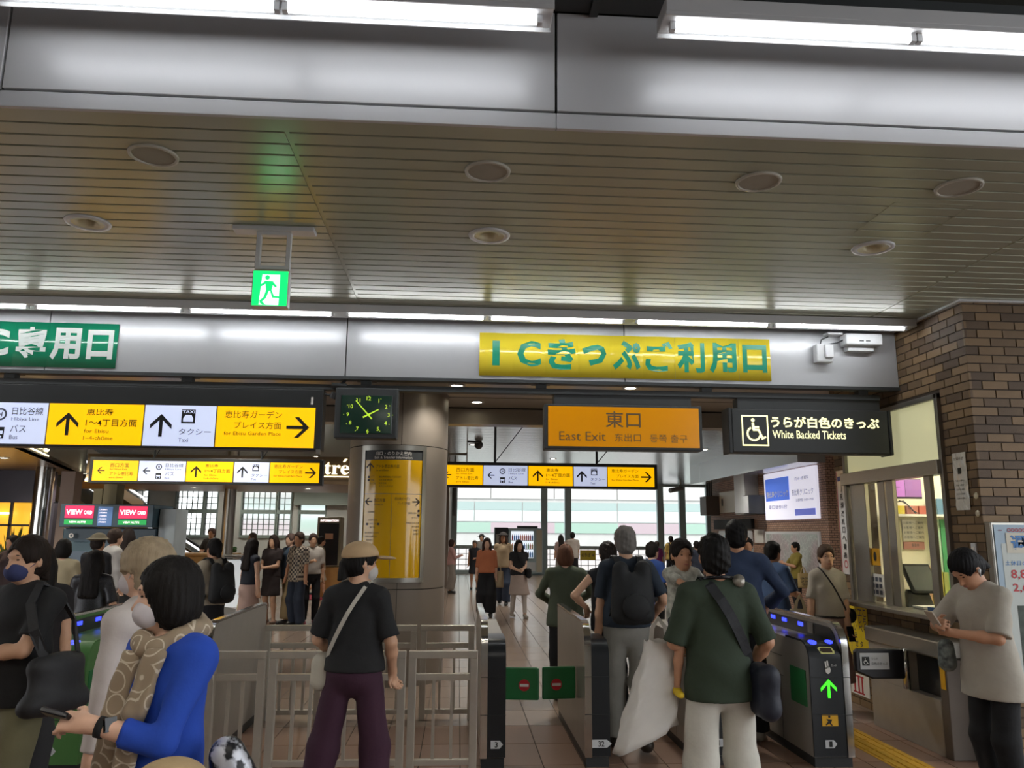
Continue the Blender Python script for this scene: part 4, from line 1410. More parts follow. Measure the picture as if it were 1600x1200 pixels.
rect(m, pl, 3.315, .605, 3.378, .675, .008)
m.build('wheelchair_tile', ink, nt_)
m = MB()
person_wheelchair(m, pl, 3.347, .64, .06, .010)
m.build('wheelchair_symbol', paper, nt_)
m = MB()
text(m, pl, 'うらが', 3.395, .65, 3.45, .67, d=.008)
text(m, pl, '白色のきっぷ', 3.395, .61, 3.53, .632, d=.008)
m.build('lettering', ink, nt_)

# ============================================================ on and behind the brick wall
PL = face_x(4.0)


def sheet_x(name, label, cat, x, ya, yb, z0, z1, mat, t=0.006, parent=None, group=None):
    o = MB().box(x - t, x, ya, yb, z0, z1).build(name, mat, parent)
    return tagged(o, label, cat, group)


red_fr = M('poster_red', '#b0555c', 0.35)
navy = M('poster_navy', '#2b3f8c', 0.4)
t = thing('vertical_poster', 'tall narrow laminated poster with blue arrow on the brick pillar', 'poster', (3.99, 8.02, 1.26))
MB().box(3.992, 3.999, 7.99, 8.19, 1.26, 2.32).build('sheet', M('laminate', '#cfc9c6', 0.15, var=0.1, vscale=7, coat=0.5), t)
m = MB()
for q in ((-8.185, 1.27, -8.172, 2.31), (-8.008, 1.27, -7.995, 2.31)):
    rect(m, PL, *q, d=.010)
m.build('border', red_fr, t)
m = MB()
poly(m, PL, [(-8.16, 2.21), (-8.07, 2.21), (-8.07, 2.18), (-8.02, 2.235), (-8.07, 2.29), (-8.07, 2.26), (-8.16, 2.26)], .011)
m.build('arrow', navy, t)
m = MB()
for k, c in enumerate('JR線改札口へ乗換'):
    text(m, PL, c, -8.09, 2.10 - .085 * k, h=.062, d=.011, align='c', bold=.02)
text(m, PL, '駅長', -8.13, 1.42, -8.05, 1.45, d=.011)
m.build('lettering', ink, t)
m = MB()
disc(m, PL, -8.09, 1.36, .04, .011, 18, ri=.03)
m.build('stamp', red_m, t)

t = thing('plastic_notice', 'crinkled plastic covered notice on the brick wall beside the ticket window', 'notice', (3.99, 6.08, 1.85))
v, f = [], []
n1, n2 = 8, 12
for i in range(n1 + 1):
    for j in range(n2 + 1):
        v.append((3.993 - .006 * random.random(), 6.00 + .175 * i / n1, 1.855 + .455 * j / n2))
for i in range(n1):
    for j in range(n2):
        a = i * (n2 + 1) + j
        f.append((a, a + 1, a + n2 + 2, a + n2 + 1))
MB().add(v, f).build('sleeve', M('plastic_sleeve', '#c8c4ba', 0.12, coat=0.6), t)
m = MB()
text(m, PL, 'お知らせ', -6.15, 2.25, -6.03, 2.275, d=.012)
rect(m, PL, -6.11, 2.14, -6.07, 2.19, .012)
for k in range(5):
    text(m, PL, 'ご利用のお客様へ', -6.16, 2.08 - .035 * k, h=.015, d=.012)
m.build('lettering', ink, t)
for z, w_ in ((1.975, 'upper'), (1.84, 'lower')):
    o = MB().lathe([(0, 0), (.026, 0), (.024, .006), (0, .008)], (0, 0, 0), 20).build('blank_plate', M('ivory_plate', '#cfc5ab', 0.4), None, smooth=True)
    tag(o, w_ + ' round ivory cover plate on the brick corner', 'cover plate', 'round cover plates')
    o.location = (3.998, 5.925, z - .015)
    o.rotation_euler = (0, -math.pi / 2, 0)
t = thing('light_switch', 'small white switch plate low on the brick wall beside the window', 'switch', (3.99, 6.0, 1.53))
MB().box(3.985, 3.999, 5.975, 6.035, 1.50, 1.60).build('plate', white_pt, t, 0.003)
MB().box(3.98, 3.986, 5.99, 6.02, 1.53, 1.57).build('rocker', paper, t)

y_n = M('notice_yellow', '#d8bf2c', 0.25, coat=0.3)
t = thing('yellow_notice', 'yellow vertical notice about the elevator on the brick wall under the counter', 'notice', (3.99, 7.95, .48))
MB().box(3.993, 3.999, 7.75, 8.18, 0.47, 0.95).build('sheet', y_n, t)
m = MB()
for cx_, s, h in ((-7.80, 'こちら', .07), (-7.89, 'エレベーター', .065), (-7.99, 'ございません', .065)):
    for k, c in enumerate(s):
        text(m, PL, c if c != 'ー' else '｜', cx_, .865 - .075 * k, h=h if c != 'ー' else .05, d=.008, align='c', bold=.01)
for k, c in enumerate('西口改札をご利用ください'):
    text(m, PL, c, -8.09, .88 - .034 * k, h=.026, d=.008, align='c')
m.build('lettering', ink, t)
t = thing('red_white_notice', 'small red and white notice low on the brick wall behind the swing arm', 'notice', (3.99, 7.95, .08))
MB().box(3.993, 3.999, 7.80, 8.17, 0.10, 0.30).build('sheet', paper, t)
m = MB()
for q in ((-8.10, .13, -8.07, .27), (-8.02, .13, -7.99, .27), (-7.95, .13, -7.92, .27), (-8.12, .27, -7.90, .285), (-8.12, .115, -7.90, .13)):
    rect(m, PL, *q, d=.008)
m.build('red_print', red_m, t)

# price board by the brick corner
t = thing('fare_board', 'light blue fare poster board in a silver frame at the right edge', 'sign', (4.5, 5.83, 0.7))
MB().box(4.0, 5.1, 5.80, 5.872, 0.62, 1.76).build('frame', steel, t, 0.008)
pf = face_y(5.80)
MB().box(4.02, 5.08, 5.792, 5.799, 0.64, 1.74).build('panel', M('board_blue', '#9db3c4', 0.4, var=0.05), t)
m = MB()
rect(m, pf, 4.065, .66, 5.05, 1.60, .010)
m.build('white_field', M('board_white', '#bfc6c2', 0.45), t)
m = MB()
rect(m, pf, 4.105, 1.53, 4.6, 1.68, .012)
o = m.build('title_field', M('board_cream', '#c9c4b4', 0.45), t)
m = MB()
text(m, pf, '週末パス', 4.135, 1.545, 4.66, 1.665, d=.014, bold=.03)
m.build('title', M('title_blue', '#2c6fb0', 0.4), o)
m = MB()
for k in range(6):
    disc(m, pf, 4.135 + .03 * k, 1.70, .014, .012, 14, ri=.009)
text(m, pf, '8,880', 4.115, 1.335, 4.34, 1.41, d=.012, bold=.02)
text(m, pf, '2,600', 4.12, 1.24, 4.34, 1.31, d=.012, bold=.02)
m.build('red_print', red_m, t)
m = MB()
text(m, pf, '土休日の2日間', 4.08, 1.44, 4.36, 1.475, d=.012, bold=.01)
m.build('blue_print', M('title_blue'), t)
m = MB()
rect(m, pf, 4.14, .72, 4.9, 1.15, .012)
m.build('photo_print', M('photo_dark', '#3c463e', 0.5, var=0.5, vscale=18), t)
m = MB()
rect(m, pf, 4.05, 1.695, 4.08, 1.702, .012)
m.build('logo_mark', M('logo_maroon', '#7d3050', 0.5), t)

# inside the ticket office
desk = M('desk_grey', '#9a9a92', 0.5)
tagged(MB().box(4.31, 5.2, 6.22, 8.0, 0.93, 0.985).build('office_desk', desk, None, 0.004), 'grey desk inside the ticket window', 'desk')
t = thing('monitor', 'dark tilted terminal monitor on the sill inside the window', 'monitor', (4.22, 7.2, 1.0))
MB().hexa([(4.13, 7.14, 1.14), (4.36, 7.08, 1.14), (4.37, 7.12, 1.14), (4.14, 7.18, 1.14), (4.07, 7.22, 1.40), (4.31, 7.16, 1.40), (4.32, 7.20, 1.39), (4.08, 7.26, 1.39)]).build('screen_case', M('terminal_grey', '#3f4344', 0.35), t, 0.006)
MB().hexa([(4.145, 7.13, 1.165), (4.35, 7.077, 1.165), (4.351, 7.08, 1.165), (4.146, 7.133, 1.165), (4.10, 7.205, 1.38), (4.30, 7.152, 1.38), (4.301, 7.156, 1.38), (4.101, 7.209, 1.38)]).build('screen', M('screen_grey', '#7b8080', 0.12), t)
MB().hexa([(4.05, 7.10, 1.0), (4.28, 7.05, 1.0), (4.30, 7.25, 1.0), (4.07, 7.30, 1.0), (4.10, 7.18, 1.17), (4.28, 7.14, 1.15), (4.30, 7.20, 1.15), (4.12, 7.24, 1.17)]).build('stand', gate_black, t, 0.006)
t = thing('purple_display', 'purple information display hanging at the top of the ticket window', 'display', (4.4, 7.6, 2.02))
MB().box(4.245, 4.575, 7.605, 7.64, 2.012, 2.205).build('case', gate_black, t, 0.004)
pp = M('display_purple', '#a468b0', 0.3, emit='#b070c0', estr=0.3)
pp2 = M('display_mauve', '#8a5f98', 0.3, emit='#9a64a8', estr=0.25)
P2 = face_y(7.605)
for a_, b_, m_ in ((4.25, 4.40, pp), (4.404, 4.57, pp2)):
    m = MB()
    rect(m, P2, a_, 2.03, b_, 2.20, .002)
    m.build('panel', m_, t)
MB().box(4.38, 4.42, 7.62, 7.64, 2.205, 2.9).build('hanger', dark_pt, t)
m = MB()
text(m, P2, '10:00', 4.262, 2.165, 4.30, 2.18, d=.004)
text(m, P2, 'Information', 4.262, 2.12, 4.35, 2.135, d=.004)
m.build('lettering', ink, t)
PB = face_y(8.03)
for nm, lab, q, c in (('wall_notice', 'beige notice with grey frame on the office back wall', (4.455, 1.56, 4.53, 1.80), '#c9bcae'),
                      ('wall_notice', 'large notice with black lettering on the office back wall', (4.58, 1.60, 4.81, 1.82), '#d2cbbd'),
                      ('wall_notice', 'pinkish red strip under the large office notice', (4.58, 1.515, 4.80, 1.592), '#b3807c'),
                      ('wall_notice', 'white notice seen through the narrow pane of the ticket window', (4.20, 1.55, 4.265, 1.83), '#cfd4c8')):
    t = thing(nm, lab, 'notice', ((q[0] + q[2]) / 2, 8.02, q[1]))
    MB().box(q[0], q[2], 8.015, 8.028, q[1], q[3]).build('sheet', M('sheet_' + c[1:], c, .6), t)
    m = MB()
    if c != '#b3807c':
        nl = 4
        for k in range(nl):
            text(m, face_y(8.015), 'お客様へご案内' if q[2] - q[0] > .1 else 'ご案内', q[0] + .01, q[3] - (k + 1) * (q[3] - q[1]) / (nl + .5), q[2] - .01, q[3] - (k + .45) * (q[3] - q[1]) / (nl + .5), d=.003)
    else:
        text(m, face_y(8.015), '乗車券', 4.66, 1.54, 4.74, 1.575, d=.003)
    m.build('lettering', ink_gr, t)
tagged(MB().box(4.36, 5.1, 7.80, 8.03, 1.845, 1.868).build('office_shelf', paper, None), 'white shelf on the office back wall', 'shelf')
for k, (x0_, x1_, c) in enumerate(((4.44, 4.52, '#c9b42c'), (4.54, 4.66, '#b06a58'), (4.67, 4.77, '#a8584c'), (4.86, 4.93, '#5d7f9c'), (4.95, 5.02, '#8e8a80'))):
    tagged(MB().box(x0_, x1_, 7.84, 8.0, 1.868, 1.868 + (.085 if k < 3 else .16)).build('file_box', M('file_%d' % k, c, 0.5), None, 0.004),
           ['yellow', 'rust red', 'dark red', 'blue', 'grey'][k] + ' file box on the office wall shelf', 'box', 'file boxes in the office')
t = thing('hanging_cables', 'black cables drooping above the office shelf', 'cable', (4.55, 7.9, 1.9))
MB().tube([(4.45, 7.9, 1.99), (4.52, 7.85, 2.0), (4.57, 7.83, 1.94), (4.62, 7.82, 1.875)], .006).build('cable', black_pt, t)
MB().tube([(4.50, 7.9, 2.01), (4.55, 7.85, 1.97), (4.60, 7.82, 1.90), (4.65, 7.82, 1.875)], .005).build('cable', black_pt, t)
t = thing('paper_tray', 'stack of white papers on the sill inside the window', 'papers', (4.1, 6.95, 1.0))
MB().box(4.06, 4.26, 6.86, 7.04, 1.0, 1.028).build('tray', M('tray_grey', '#aaa89e', 0.5), t, 0.004)
MB().box(4.05, 4.25, 6.87, 7.03, 1.029, 1.045).build('paper', paper, t)
t = thing('blue_cash_tray', 'blue cash tray on the counter of the ticket window', 'tray', (4.1, 6.72, 1.02))
MB().box(4.05, 4.16, 6.64, 6.80, 1.021, 1.03).box(4.05, 4.06, 6.64, 6.80, 1.03, 1.05).box(4.15, 4.16, 6.64, 6.80, 1.03, 1.05).build('tray', M('tray_blue', '#3a62a8', 0.4), t)
t = thing('green_poster', 'green and white hanging poster inside the right pane of the window', 'poster', (4.97, 7.9, 1.4))
MB().box(4.88, 5.06, 7.90, 7.905, 1.10, 1.82).build('sheet', M('pale_green', '#a9c8b4', 0.5), t)
MB().box(4.91, 4.96, 7.89, 7.899, 1.10, 1.82).build('stripe', M('leaf_green', '#3f8a5c', 0.5), t)
t = thing('yellow_folder_stand', 'yellow folders standing at the back of the office desk', 'folders', (4.7, 7.7, 1.0))
for k in range(4):
    MB().box(4.60 + .06 * k, 4.65 + .06 * k, 7.7, 7.9, .985, 1.36 - .02 * k).build('folder', M('folder_%d' % k, ['#c9a07c', '#b9b45c', '#c8bc4c', '#9aa05c'][k], .5), t)
t = thing('window_sticker', 'yellow security sticker on the ticket window pane', 'sticker', (4.02, 7.53, 1.4))
MB().box(4.013, 4.019, 7.47, 7.62, 1.37, 1.53).build('sheet', M('sticker_orange', '#d09a1e', 0.5), t)
m = MB()
disc(m, face_x(4.013), -7.545, 1.455, .028, .003, 16, ry=.045)
m.build('print', ink, t)
t = thing('payment_notice', 'white notice sheet low on the ticket window pane', 'notice', (4.02, 7.5, 1.1))
MB().box(4.013, 4.019, 7.42, 7.66, 1.08, 1.29).build('sheet', paper, t)
m = MB()
for k in range(3):
    for j in range(3):
        rect(m, face_x(4.013), -7.64 + .07 * k, 1.10 + .06 * j, -7.59 + .07 * k, 1.14 + .06 * j, .003)
m.build('print', ink_gr, t)

# ============================================================ poster wall and hall furniture
PW = face_x(7.6)
t = thing('clinic_poster', 'large bright clinic poster in blue and lilac on the small brick wall', 'poster', (7.58, 17.8, 2.0))
lb = M('lightbox_white', '#dfe0ee', 0.4, emit='#e6e4f4', estr=0.35)
MB().box(7.53, 7.6, 16.38, 19.25, 2.0, 3.12).build('lightbox', lb, t, 0.01)
m = MB()
rect(m, PW, -19.15, 2.45, -17.75, 2.98, .075)
m.build('blue_field', M('poster_blue', '#4a70d0', 0.4, emit='#4a70d8', estr=0.3), t)
m = MB()
text(m, PW, '恵比寿クリニック', -19.1, 2.52, -17.8, 2.68, d=.08, bold=.02)
m.build('white_lettering', paper, t)
m = MB()
text(m, PW, '恵比寿クリニック', -17.6, 2.52, -16.5, 2.66, d=.08)
text(m, PW, '内科・皮膚科', -17.4, 2.85, -16.7, 2.93, d=.08)
text(m, PW, '診療時間 10:00～19:00', -17.4, 2.38, -16.5, 2.45, d=.08)
text(m, PW, '東口徒歩1分', -19.0, 2.25, -17.9, 2.35, d=.08)
m.build('lettering', M('poster_ink', '#6d6f94', 0.5), t)
m = MB()
rect(m, PW, -17.5, 2.08, -16.45, 2.22, .076)
m.build('violet_field', M('poster_violet', '#6a74c8', 0.4, emit='#6a74d0', estr=0.25), t)
t = thing('area_map', 'large framed neighbourhood map on the small brick wall', 'map', (7.58, 17.9, .8))
MB().box(7.55, 7.6, 16.42, 19.4, 0.78, 1.73).build('frame', white_pt, t, 0.008)
mp = bpy.data.materials.new('street_map_print')
mp.use_nodes = True
nt = mp.node_tree
vo = nt.nodes.new('ShaderNodeTexVoronoi')
vo.feature = 'DISTANCE_TO_EDGE'
vo.inputs['Scale'].default_value = 9
cr = nt.nodes.new('ShaderNodeValToRGB')
cr.color_ramp.elements[0].color = lin('#dcdcd8')
cr.color_ramp.elements[1].color = lin('#9fa5a2')
cr.color_ramp.elements[1].position = 0.06
ns = nt.nodes.new('ShaderNodeTexNoise')
ns.inputs['Scale'].default_value = 1.6
c2r = nt.nodes.new('ShaderNodeValToRGB')
c2r.color_ramp.elements[0].color = lin('#a8b0a8')
c2r.color_ramp.elements[1].color = lin('#b89aa0')
c2r.color_ramp.elements[0].position, c2r.color_ramp.elements[1].position = 0.4, 0.6
mxn = nt.nodes.new('ShaderNodeMix')
mxn.data_type = 'RGBA'
mxn.inputs[0].default_value = 0.5
tcm = nt.nodes.new('ShaderNodeTexCoord')
nt.links.new(tcm.outputs['Object'], vo.inputs['Vector'])
nt.links.new(tcm.outputs['Object'], ns.inputs['Vector'])
nt.links.new(vo.outputs['Distance'], cr.inputs['Fac'])
nt.links.new(ns.outputs['Fac'], c2r.inputs['Fac'])
nt.links.new(cr.outputs['Color'], mxn.inputs[6])
nt.links.new(c2r.outputs['Color'], mxn.inputs[7])
nt.links.new(mxn.outputs[2], nt.nodes['Principled BSDF'].inputs['Base Color'])
nt.nodes['Principled BSDF'].inputs['Roughness'].default_value = 0.15
MB().box(7.543, 7.549, 16.5, 19.3, 0.84, 1.67).build('map_sheet', mp, t)
grey_box = M('box_grey', '#8d8a86', 0.5)
t = thing('distribution_cabinet', 'tall light grey distribution cabinet high on the small brick wall', 'cabinet', (7.4, 20.2, 2.16))
MB().box(7.25, 7.6, 19.8, 20.6, 2.16, 3.24).build('body', grey_box, t, 0.01)
MB().box(7.235, 7.25, 19.83, 20.57, 2.2, 3.2).build('door', white_pt, t, 0.004)
t = thing('emergency_box', 'grey box with white front under the distribution cabinet', 'box', (7.3, 19.55, 2.16))
MB().box(7.15, 7.6, 19.32, 19.7, 2.16, 2.62).build('body', dark_pt, t, 0.01)
MB().box(7.14, 7.15, 19.34, 19.68, 2.18, 2.60).build('front', white_pt, t)
t = thing('meter_cupboard', 'beige recessed meter cupboard on the small brick wall', 'cupboard', (7.5, 21.8, 2.25))
MB().box(7.5, 7.6, 20.9, 22.6, 2.25, 2.84).build('door', M('beige_enamel', '#b8b09c', 0.35), t, 0.01)
MB().box(7.49, 7.5, 22.3, 22.4, 2.45, 2.65).build('handle', dark_pt, t)
t = thing('fuse_box', 'dark box on conduits beside the daylight windows', 'box', (7.4, 23.2, 2.2))
MB().box(7.2, 7.6, 22.9, 23.5, 2.2, 2.75).build('body', M('box_brown', '#5b534d', 0.5), t, 0.01)
cd = MB()
for k in range(3):
    cd.cyl((7.4, 23.0 + .2 * k, 2.75), (7.4, 23.0 + .2 * k, 3.15), .03)
cd.build('conduit', dark_pt, t)
t = thing('black_screen', 'black wall screen above the white ticket machines', 'display', (7.5, 21.6, 1.8))
MB().box(7.5, 7.6, 20.2, 23.2, 1.80, 2.06).build('panel', M('matt_black', '#17181a', .7), t, 0.006)
t = thing('white_machine', 'white vending machine with blue panel against the small brick wall', 'machine', (7.3, 20.9, 0))
MB().box(7.1, 7.6, 20.3, 21.6, 0, 1.75).build('body', white_pt, t, 0.03)
MB().box(7.09, 7.1, 20.5, 21.1, 1.2, 1.65).build('blue_panel', M('pale_blue', '#a8c4d0', 0.4), t)
tagged(MB().box(7.56, 7.6, 19.55, 20.15, 1.45, 1.78).build('small_poster', paper, None), 'small white poster between the machine and the map', 'poster')

# vending machine with rows of drinks
VX0, VX1, VY = 2.02, 3.40, 32.3
t = thing('vending_machine', 'drink vending machine with rows of bottles by the far windows', 'vending machine', (2.7, VY, 0))
MB().box(VX0, VX1, VY, VY + .6, 0.06, 1.84).build('body', M('vending_grey', '#9fb0b4', 0.35), t, 0.02)
MB().box(VX0 + .1, VX0 + 1.0, VY - .015, VY, .66, 1.72).build('display_back', M('vending_white', '#dfe6ea', 0.4, emit='#dfe8f0', estr=0.5), t)
MB().box(VX0 + .35, VX1 - .2, VY + .1, VY + .3, 1.84, 1.93).build('top_sign', dark_pt, t)
MB().box(VX1 - .26, VX1 - .04, VY - .02, VY, .12, 1.78).build('control_panel', M('beige_enamel'), t)
MB().box(VX0 + .06, VX1 - .3, VY - .02, VY, .14, .5).build('pick_up_flap', white_pt, t)
for z in (.70, 1.02, 1.36):
    MB().box(VX0 + .1, VX0 + 1.0, VY - .12, VY - .015, z - .02, z).build('shelf', white_pt, t)
cols_b = ['#3f7fc8', '#4a9ad8', '#e0e4e8', '#d87858', '#6fb070', '#d8b060', '#c85868', '#8a6fb8', '#5a4a40']
bms = [MB().lathe([(.0, 0), (.03, 0), (.032, .15), (.014, .2), (.014, .23), (0, .23)], (0, 0, 0), 10).mesh('drink_bottle', M('drink_%d' % k, c, 0.3)) for k, c in enumerate(cols_b)]
for r, z in enumerate((.70, 1.02, 1.36)):
    for k in range(11):
        ci = (k + 3 * r + (k * r) % 3) % 9
        o = inst(bms[ci], 'drink_bottle', (VX0 + .15 + .08 * k, VY - .065, z))
        nm = ['blue', 'light blue', 'white', 'orange', 'green', 'tan', 'red', 'violet', 'brown'][ci]
        od = ['first', 'second', 'third', 'fourth', 'fifth', 'sixth', 'seventh', 'eighth', 'ninth', 'tenth', 'last'][k]
        sh = ['lowest', 'middle', 'top'][r]
        tag(o, '%s bottle, %s from the left on the %s vending shelf' % (nm, od, sh), 'bottle', 'bottles on the %s vending shelf' % sh)
t = thing('dark_vending_machine', 'dark machine half hidden behind the drink vending machine', 'vending machine', (1.7, 32.6, 0))
MB().box(1.45, 2.0, 32.35, 32.9, 0.04, 1.86).build('body', gate_black, t, 0.02)
MB().box(1.5, 1.95, 32.33, 32.35, 1.1, 1.6).build('front_panel', steel_dk, t)
t = thing('yellow_railing_notice', 'yellow notice on the lattice under the far windows', 'notice', (5.3, 32.9, .58))
MB().box(5.0, 5.65, 32.93, 32.96, .58, .98).build('sheet', y_n, t)
m = MB()
text(m, face_y(32.93), 'のりば →', 5.06, .70, 5.58, .86, d=.004, bold=.02)
m.build('lettering', ink, t)

# building across the street
ob = thing('office_building', 'pale office building with glass strip outside the far windows', 'building', (8, 50, -6))
bw = M('building_panel', '#aeaaa8', 0.7, var=0.05, vscale=1.2)
MB().box(-14, 34, 50, 56, -6, 16).build('wall', bw, ob)
for k in range(12):
    MB().box(-14 + 4 * k, -10.05 + 4 * k, 49.9, 50, 3.75, 6.0).build('cladding_panel', bw, ob, 0.01)
gst = M('building_glass_teal', '#8f9c9a', 0.6)
gcl = M('building_glass_pale', '#b3bdbb', 0.5)
for k in range(16):
    MB().box(-14 + 3 * k, -11.06 + 3 * k, 49.93, 50, 3.05, 3.55).build('window', gst, ob)
    MB().box(-14 + 3 * k, -11.06 + 3 * k, 49.93, 50, 2.35, 3.04).build('window', gcl, ob)
for k in range(12):
    MB().box(-14 + 4 * k, -10 + 4 * k, 49.9, 50, 1.66, 2.28).build('stripe_band', M('stripe_%d' % (k % 2), ['#a08e94', '#8ba094'][k % 2], 0.6), ob)
st = MB().box(-30, 50, 34, 70, -6.2, -6)
struct('ground', st, M('street_asphalt', '#8a8a88', 0.9, var=0.1), 'street outside the far windows')

# small ceiling fittings in the hall
t = thing('ceiling_bracket', 'thin metal frame with a bar hanging from the silver ceiling near the column', 'bracket', (0.2, 17, 3.2))
MB().tube([(-.25, 17, 3.7), (-.25, 17, 3.05)], .012).tube([(.15, 17, 3.7), (.15, 17, 3.1)], .012).build('rod', steel_dk, t)
MB().box(-.25, .15, 16.98, 17.02, 3.28, 3.33).build('bar', steel_dk, t)
MB().tube([(.15, 17, 3.58), (.45, 17, 3.57)], .022).build('lamp_arm', black_pt, t)
t = thing('dome_camera', 'round grey dome camera on the silver ceiling', 'camera', (.42, 18, 3.6))
MB().ell((.42, 18, 3.62), (.1, .1, .1)).build('dome', dark_pt, t, smooth=True)
t = thing('tilted_camera', 'grey camera on an arm at the top of the daylight windows', 'camera', (8.6, 30.5, 3.4))
MB().tube([(8.6, 30.5, 3.7), (8.6, 30.5, 3.55), (8.5, 30.4, 3.45)], .04).build('arm', steel_dk, t)
MB().cyl((8.65, 30.5, 3.4), (8.1, 30.2, 3.3), .09).build('body', grey_box, t)
t = thing('hanging_screen', 'dark edge-on display panel hanging beside the column', 'display', (-0.13, 22, 2.1))
MB().box(-.18, -.08, 21.6, 22.3, 2.1, 3.0).build('panel', dark_pt, t, 0.02)
MB().tube([(-.13, 22, 3.0), (-.13, 22, 3.7)], .02).build('rod', dark_pt, t)

# ============================================================ far-left concourse
# ticket machines with red signs
atm_b = M('atm_blue_grey', '#2e4654', 0.35, var=0.05)
t = thing('cash_machine_bank', 'blue grey bank of two cash machines with red and green signs', 'machine', (-5.75, 13.7, 0))
MB().box(-6.5, -5.0, 13.7, 14.4, 0, 1.68).build('body', atm_b, t, 0.02)
MB().box(-6.48, -5.0, 13.5, 14.4, 1.69, 2.06).build('sign_hood', atm_b, t, 0.01)
red_lit = M('sign_red_lit', '#c81c48', 0.35, emit='#e0204c', estr=0.7)
grn_lit = M('sign_green_lit', '#12873c', 0.35, emit='#109040', estr=0.5)
wl = M('sign_white_lit', '#fff4f4', 0.35, emit='#ffeef0', estr=0.9)
pa = face_y(13.5)
for x in (-6.40, -5.55):
    o = MB().box(x, x + .45, 13.49, 13.5, 1.835, 2.03).build('red_sign', red_lit, t)
    m = MB()
    text(m, pa, 'VIEW', x + .02, 1.89, x + .275, 1.97, d=.014, bold=.02)
    text(m, pa, 'CARD', x + .30, 1.895, x + .43, 1.955, d=.014, bold=.03)
    m.build('lettering', wl, o)
    o = MB().box(x, x + .45, 13.49, 13.5, 1.73, 1.81).build('green_sign', grn_lit, t)
    m = MB()
    text(m, pa, 'VIEW ALTTE', x + .08, 1.755, x + .34, 1.785, d=.014, bold=.02)
    m.build('lettering', wl, o)
    MB().box(x + .02, x + .44, 13.66, 13.7, .75, 1.45).build('machine_face', M('machine_face', '#3d5560', 0.4), t, 0.01)
    MB().box(x + .08, x + .34, 13.645, 13.66, 1.05, 1.3).build('screen', M('atm_screen', '#20292c', 0.15, emit='#304050', estr=0.3), t)
    m = MB()
    disc(m, face_y(13.66), x + .08, 1.55, .04, .05, 16, ri=.018)
    m.build('round_mark', paper, t)
o = MB().box(-5.88, -5.65, 13.492, 13.5, 1.71, 2.02).build('notice_panel', M('notice_blue', '#4c6c9c', 0.4, emit='#5878a8', estr=0.25), t)
m = MB()
for k in range(5):
    text(m, pa, 'ご利用案内', -5.86, 1.96 - .05 * k, h=.024, d=.012)
m.build('lettering', wl, o)
tagged(MB().box(-4.99, -4.72, 13.75, 14.35, 0, 2.0).build('side_panel_stand', M('panel_pale', '#a9b4ba', 0.35, var=0.1, vscale=4), None, 0.01), 'pale printed side stand next to the cash machines', 'stand')
for k, (x0, x1, h) in enumerate(((-6.08, -5.93, .26), (-5.92, -5.70, .34))):
    tagged(MB().box(x0, x1, 13.7, 14.0, 2.06, 2.06 + h).build('carton', M('carton_olive', '#6a6148', 0.6), None, 0.006), ['short', 'tall'][k] + ' olive box standing on top of the cash machines', 'box', 'boxes on the cash machines')
# posts
for x, y, r, lab in ((-7.54, 15.0, .16, 'round steel post beside the dark shop front'), (-5.33, 19.0, .14, 'round steel post in front of the lattice windows')):
    c_ = MB().cyl((x, y, 0), (x, y, 2.76 if x < -7 else 3.7), r, n=32)
    o = c_.build('steel_post', chrome if x < -7 else steel, None, auto=True)
    tag(o, lab, 'post')
o = MB().box(-7.30, -7.05, 15.1, 15.4, 0, 2.7).build('pink_post', M('stone_pink', '#a08c80', 0.5), None)
tag(o, 'square beige stone post behind the steel post', 'post')
# dark shop front with yellow window
ds = struct('wall_shop', MB().box(-12, -7.95, 15.9, 16.3, 2.15, 2.76).box(-8.1, -7.75, 15.9, 16.3, 0, 2.15).box(-12, -7.95, 15.9, 16.3, 0, .9), M('shop_violet', '#3a3644', 0.35), 'dark violet shop front at far left')
w = struct('window_9', MB().box(-8.55, -8.5, 15.86, 15.9, .9, 2.15).box(-12, -8.1, 15.86, 15.9, 1.70, 1.74), black_pt, 'warm lit yellow shop window at far left')
MB().box(-12, -8.1, 16.1, 16.12, .9, 2.15).build('pane', M('warm_window', '#d8a030', 0.4, emit='#d89a28', estr=0.7), w)
MB().box(-11.5, -8.6, 16.0, 16.03, 1.93, 1.96).build('light_strip', M('warm_strip', '#fff0c0', 0.4, emit='#fff0c0', estr=3), w)
# planter in front of the shop
t = thing('potted_plant', 'leafy plant in front of the warm shop window', 'plant', (-8.2, 15.5, 0))
MB().lathe([(0, 0), (.2, 0), (.24, .5), (.2, .5), (0, .48)], (-8.2, 15.5, 0), 20).build('pot', dark_pt, t, smooth=True)
lf = MB()
for k in range(140):
    a, b, l = random.uniform(0, 6.28), random.uniform(.2, 1.4), random.uniform(.2, .55)
    base = Vector((-8.2, 15.5, .5 + random.uniform(0, .5)))
    d = Vector((math.cos(a) * math.cos(b), math.sin(a) * math.cos(b), math.sin(b)))
    sd_ = d.orthogonal().normalized() * .025
    tip = base + d * l + Vector((0, 0, .3))
    mid = (base + tip) / 2
    lf.add([base, mid + sd_, tip, mid - sd_], [(0, 1, 2, 3)])
lf.build('foliage', M('leaf', '#4f5a2c', 0.5, var=0.3), t)

# escalator rising to the left
t = thing('escalator', 'escalator with steel sides rising behind the cash machines', 'escalator', (-7.2, 22.5, 0))
EX0, EX1, EZ1 = -6.7, -13.0, 4.1


def esc(xa, za, xb, zb, y0, y1, th, nm, mat):
    MB().hexa([(xa, y0, za), (xb, y0, zb), (xb, y1, zb), (xa, y1, za), (xa, y0, za + th), (xb, y0, zb + th), (xb, y1, zb + th), (xa, y1, za + th)]).build(nm, mat, t)


